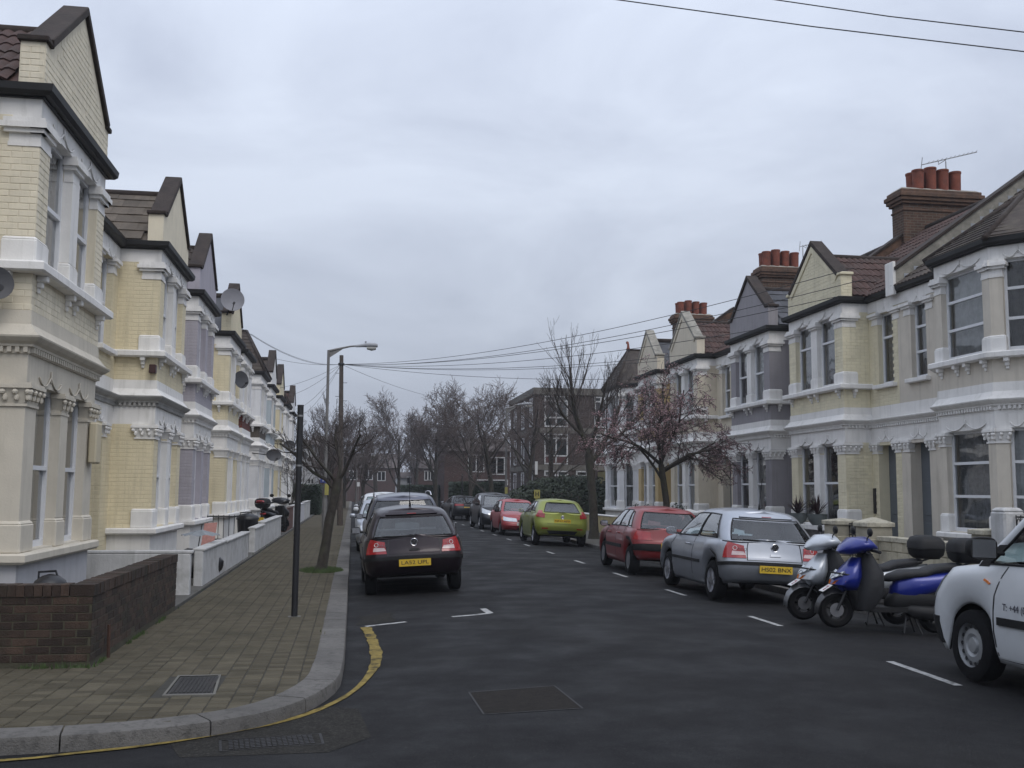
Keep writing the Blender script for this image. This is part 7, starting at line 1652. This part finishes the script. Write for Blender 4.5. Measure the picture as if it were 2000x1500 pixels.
    se = MB(); se.loft([((.64, 0, .655), (0, .05, 0), (0, 0, .02), 2.6), ((.58, 0, .68), (0, .11, 0), (0, 0, .05), 2.6), ((.42, 0, .72), (0, .15, 0), (0, 0, .06), 2.8), ((.15, 0, .74), (0, .15, 0), (0, 0, .055), 2.8), ((.02, 0, .79), (0, .14, 0), (0, 0, .06), 2.8), ((-.25, 0, .82), (0, .12, 0), (0, 0, .05), 2.8), ((-.34, 0, .83), (0, .07, 0), (0, 0, .03), 2.4)], 18); B(se, 'seat', M_CLOTH)
    bx = MB(); bx.loft([((-.42, 0, .87), (.14, 0, 0), (0, .15, 0), 4), ((-.42, 0, .92), (.19, 0, 0), (0, .2, 0), 4), ((-.42, 0, 1.0), (.205, 0, 0), (0, .22, 0), 4)], 24); bo = B(bx, 'top_box', M_TRIMB2)
    bx = MB(); bx.loft([((-.42, 0, 1.006), (.21, 0, 0), (0, .225, 0), 4), ((-.42, 0, 1.09), (.205, 0, 0), (0, .22, 0), 3.6), ((-.41, 0, 1.15), (.17, 0, 0), (0, .185, 0), 3), ((-.4, 0, 1.175), (.1, 0, 0), (0, .11, 0), 2.6)], 24); B(bx, 'box_lid', M_TRIMB2, 50, bo)
    B(MB().tube([(-.2, .1, .8), (-.4, .12, .875), (-.55, .1, .875), (-.55, -.1, .875), (-.4, -.12, .875), (-.2, -.1, .8)], .014, 6), 'carrier', M_BLACKM)
    if box_lens: B(MB().loft([((-.6, 0, 1.06), (0, .15, 0), (0, 0, .03), 3), ((-.65, 0, 1.06), (0, .13, 0), (0, 0, .02), 3), ((-.52, 0, 1.13), (0, .15, 0), (0, 0, .04), 3)], 14), 'box_reflector', box_lens, 50, bo)
    B(MB().loft([((-.36, 0, .69), (0, .1, 0), (0, 0, .04), 3), ((-.46, 0, .68), (0, .07, 0), (0, 0, .03), 3)], 12), 'tail_light', M_RED)
    if plate: B(MB().box(-.53, -.52, -.1, .1, .42, .58), 'number_plate', M_PLY, None)
    B(MB().tube([(-.4, 0, .7), (-.5, 0, .45)], [.06, .04], 8), 'rear_guard', M_TRIMB2)
    for sy in (.12, -.12): B(MB().tube([(.32, sy*.6, .25), (.22, sy, .0)], .012, 6), 'stand_leg', M_BLACKM)
    B(MB().tube([(.4, .1, .25), (.48, .19, .02), (.5, .19, .06)], .011, 6), 'side_stand', M_BLACKM)
    return t
def sc_at(fx_, fy_, yaw): return (fx_-1.25*cos(yaw), fy_-1.25*sin(yaw), zroad(6.6, 12)-.0)
yw = pi-.14
scooter('blue learner scooter with dark leg cover and black top box beside the van', sc_at(5.98, 12.2, yw), yw, M_SCBLUE, carpaint('scooter_dark', (.03, .03, .034), .3, .45))
yw = pi-.12
scooter('white learner scooter with dark leg cover between the blue scooter and silver car', sc_at(5.92, 13.0, yw), yw, M_SCWHITE, M_SCGREY)
p = ony(522, 985, 37.0); scooter('black moped with red lens on its top box in a left front garden', (p.x, 37.5, .13), pi/2-.35, P_BLK, P_BLK, 0, False, M_RED, True, 1.12, 'moped')
# white van at the right edge
S = dict(L=4.4, wb=2.68, ra=.84, R=.32, paint=carpaint('van_white', (.56, .58, .6), 0, .4), wheel='steel', br=.03, bf=.2, cbr=.02, cbf=.12, crown=.05, rcrown=.03,
    tub=[(.08, .12, .83, 0, .1, .28), (.03, .05, .87, .14, .1, .34), (.0, 0, .892, .34, .1, .36), (.0, .01, .9, .52, .1, .36), (.01, .05, .898, .7, .1, .34), (.02, .14, .88, .86, .1, .32), (.03, .26, .845, 1, .1, .3)],
    belt=[(0, 1.08), (2.6, 1.08), (3.35, 1.06), (3.75, 1.02), (4.1, .95), (4.4, .86)], bottom=[(0, .36), (.4, .25), (4.0, .22), (4.4, .26)],
    cab=[(.03, 3.62, .845, 0, .1, .16), (.04, 3.58, .838, .08, .1, .16), (.05, 3.3, .815, .36, .1, .16), (.06, 3.0, .785, .68, .1, .16), (.08, 2.8, .755, .88, .1, .16), (.1, 2.68, .71, .965, .1, .16), (.15, 2.6, .67, 1, .1, .15)],
    roof=[(0, 1.8), (2.0, 1.8), (2.7, 1.76), (3.4, 1.68)], win=[('windscreen', 3.8, 5, 1, 4.3), ('side_window', 2.56, 2.96, .6, 3.9), ('rear_window', 0, .8, 1, 3.8)], seats=((.55, .6),), glass=M_CARG)
vx, vy = onroad(1893, 1333).x, onroad(1893, 1333).y
v = Car('white panel van with steel wheels and black side strip, phone lettering on its door', 'van', S, (vx+.87, vy-1.34, zroad(vx+.8, vy)), pi/2, name='white_van', group='vans'); v.root.rotation_euler = (radians(2.2), 0, pi/2-radians(.5)); del v.root['group']
v.patch('side_strip', M_TRIMB2, [(v.qx(1.3), 2.3), (v.qx(3.05), 2.3), (v.qx(3.05), 2.75), (v.qx(1.3), 2.75)], .018, n=(10, 3)); v.gap(3.12, .5); v.gap(2.02, .5)
v.patch('bumper', M_TRIMB2, [(3.02, .6), (3.9, .4), (3.9, 2.5), (3.02, 2.4)], .01, n=(10, 5)); fpatch(v, 'bumper', M_TRIMB2, 3.9, .4, 2.5, .01, (16, 4))
v.patch('headlamp', M_HL, [(4.4, 3.6), (3.3, 3.8), (3.2, 5.4), (4.2, 5.0)], .012); v.patch('side_repeater', M_AMB, [(v.qx(3.2), 4.1), (v.qx(3.28), 4.1), (v.qx(3.28), 4.35), (v.qx(3.2), 4.35)], .012, n=(2, 2))
q = v.cabP(2.96, .1); v.patch('mirror_base', M_TRIMB2, [(2.96, .1), (3.1, .1), (3.0, 1.8), (2.965, 1.8)], .01, fn=v.cabP, n=(4, 4)); v.mirror(v.x0+3.02, 1.22, M_TRIMB2, sz=1.3, ry=.86)
me = text_mesh('T: +44 (0)1', .085, 'door_text', mat('sign_ink', (.03, .03, .05), .5, 0, 1, 0)); inst('door_lettering', me, frame((v.x0+2.78, .909, .72), (-1, 0, 0), (0, -.03, 1), (0, 1, .03)), v.root)
v.handle(.5, .95)
# ---------------------------------------------------------------- television aerials on the chimneys
def aerial(label, base, tip0, tip1, mast_h, n=12, el=.14):
    b = Vector(base); t = thing('tv_aerial', label, 'aerial', tuple(b)); M = M_GALV
    top = b+Vector((0, 0, mast_h)); MB().tube([b, top], .014, 6).build('mast', M, t)
    a, c = Vector(tip0), Vector(tip1); MB().tube([a, c], .012, 6).build('boom', M, t)
    d = (c-a).normalized(); s_ = d.cross(Vector((0, 0, 1))).normalized()
    MB().tube([top, top+Vector((0, 0, .05)), a.lerp(c, .3)-Vector((0, 0, .1)), a.lerp(c, .3)], .01, 6).build('yoke', M, t)
    if n:
        for i in range(n): q = a.lerp(c, .12+.86*i/(n-1)); up_ = Vector((0, 0, 1)); MB().tube([q-s_*el*.5-up_*.0, q+s_*el*.5+up_*.03], .006, 5).build('element', M, t)
        q = a.lerp(c, .0); MB().tube([q-s_*.05-Vector((0, 0, .16)), q+s_*.05+Vector((0, 0, .2))], .009, 5).build('reflector', M, t)
Yc = 25.75; p0, p1 = ony(1800, 322, Yc), ony(1908, 297, Yc); b0 = ony(1848, 338, Yc)
aerial('long television aerial above the brick chimney of the pale yellow house', (b0.x, Yc, 10.0), p0, p1, p0.lerp(p1, .4).z-10.05)
Yc = 35.9; p0, p1 = ony(1562, 482, Yc), ony(1604, 472, Yc); aerial('small television aerial beside the second chimney', (p0.x+.12, Yc, 9.0), p0, p1, p0.z-9.02, 7)
# ---------------------------------------------------------------- thin damp air
hz = bpy.data.materials.new('damp_air'); hz.use_nodes = True; N = hz.node_tree.nodes; N.remove(N['Principled BSDF']); pv = N.new('ShaderNodeVolumePrincipled')
pv.inputs['Color'].default_value = (.85, .88, .95, 1); pv.inputs['Density'].default_value = .0007; pv.inputs['Anisotropy'].default_value = .2
hz.node_tree.links.new(pv.outputs[0], N['Material Output'].inputs['Volume'])
MB().box(-150, 230, -40, 240, -1.1, 16).build('haze', hz, kind='stuff', label='thin damp grey air along the street', category='haze')
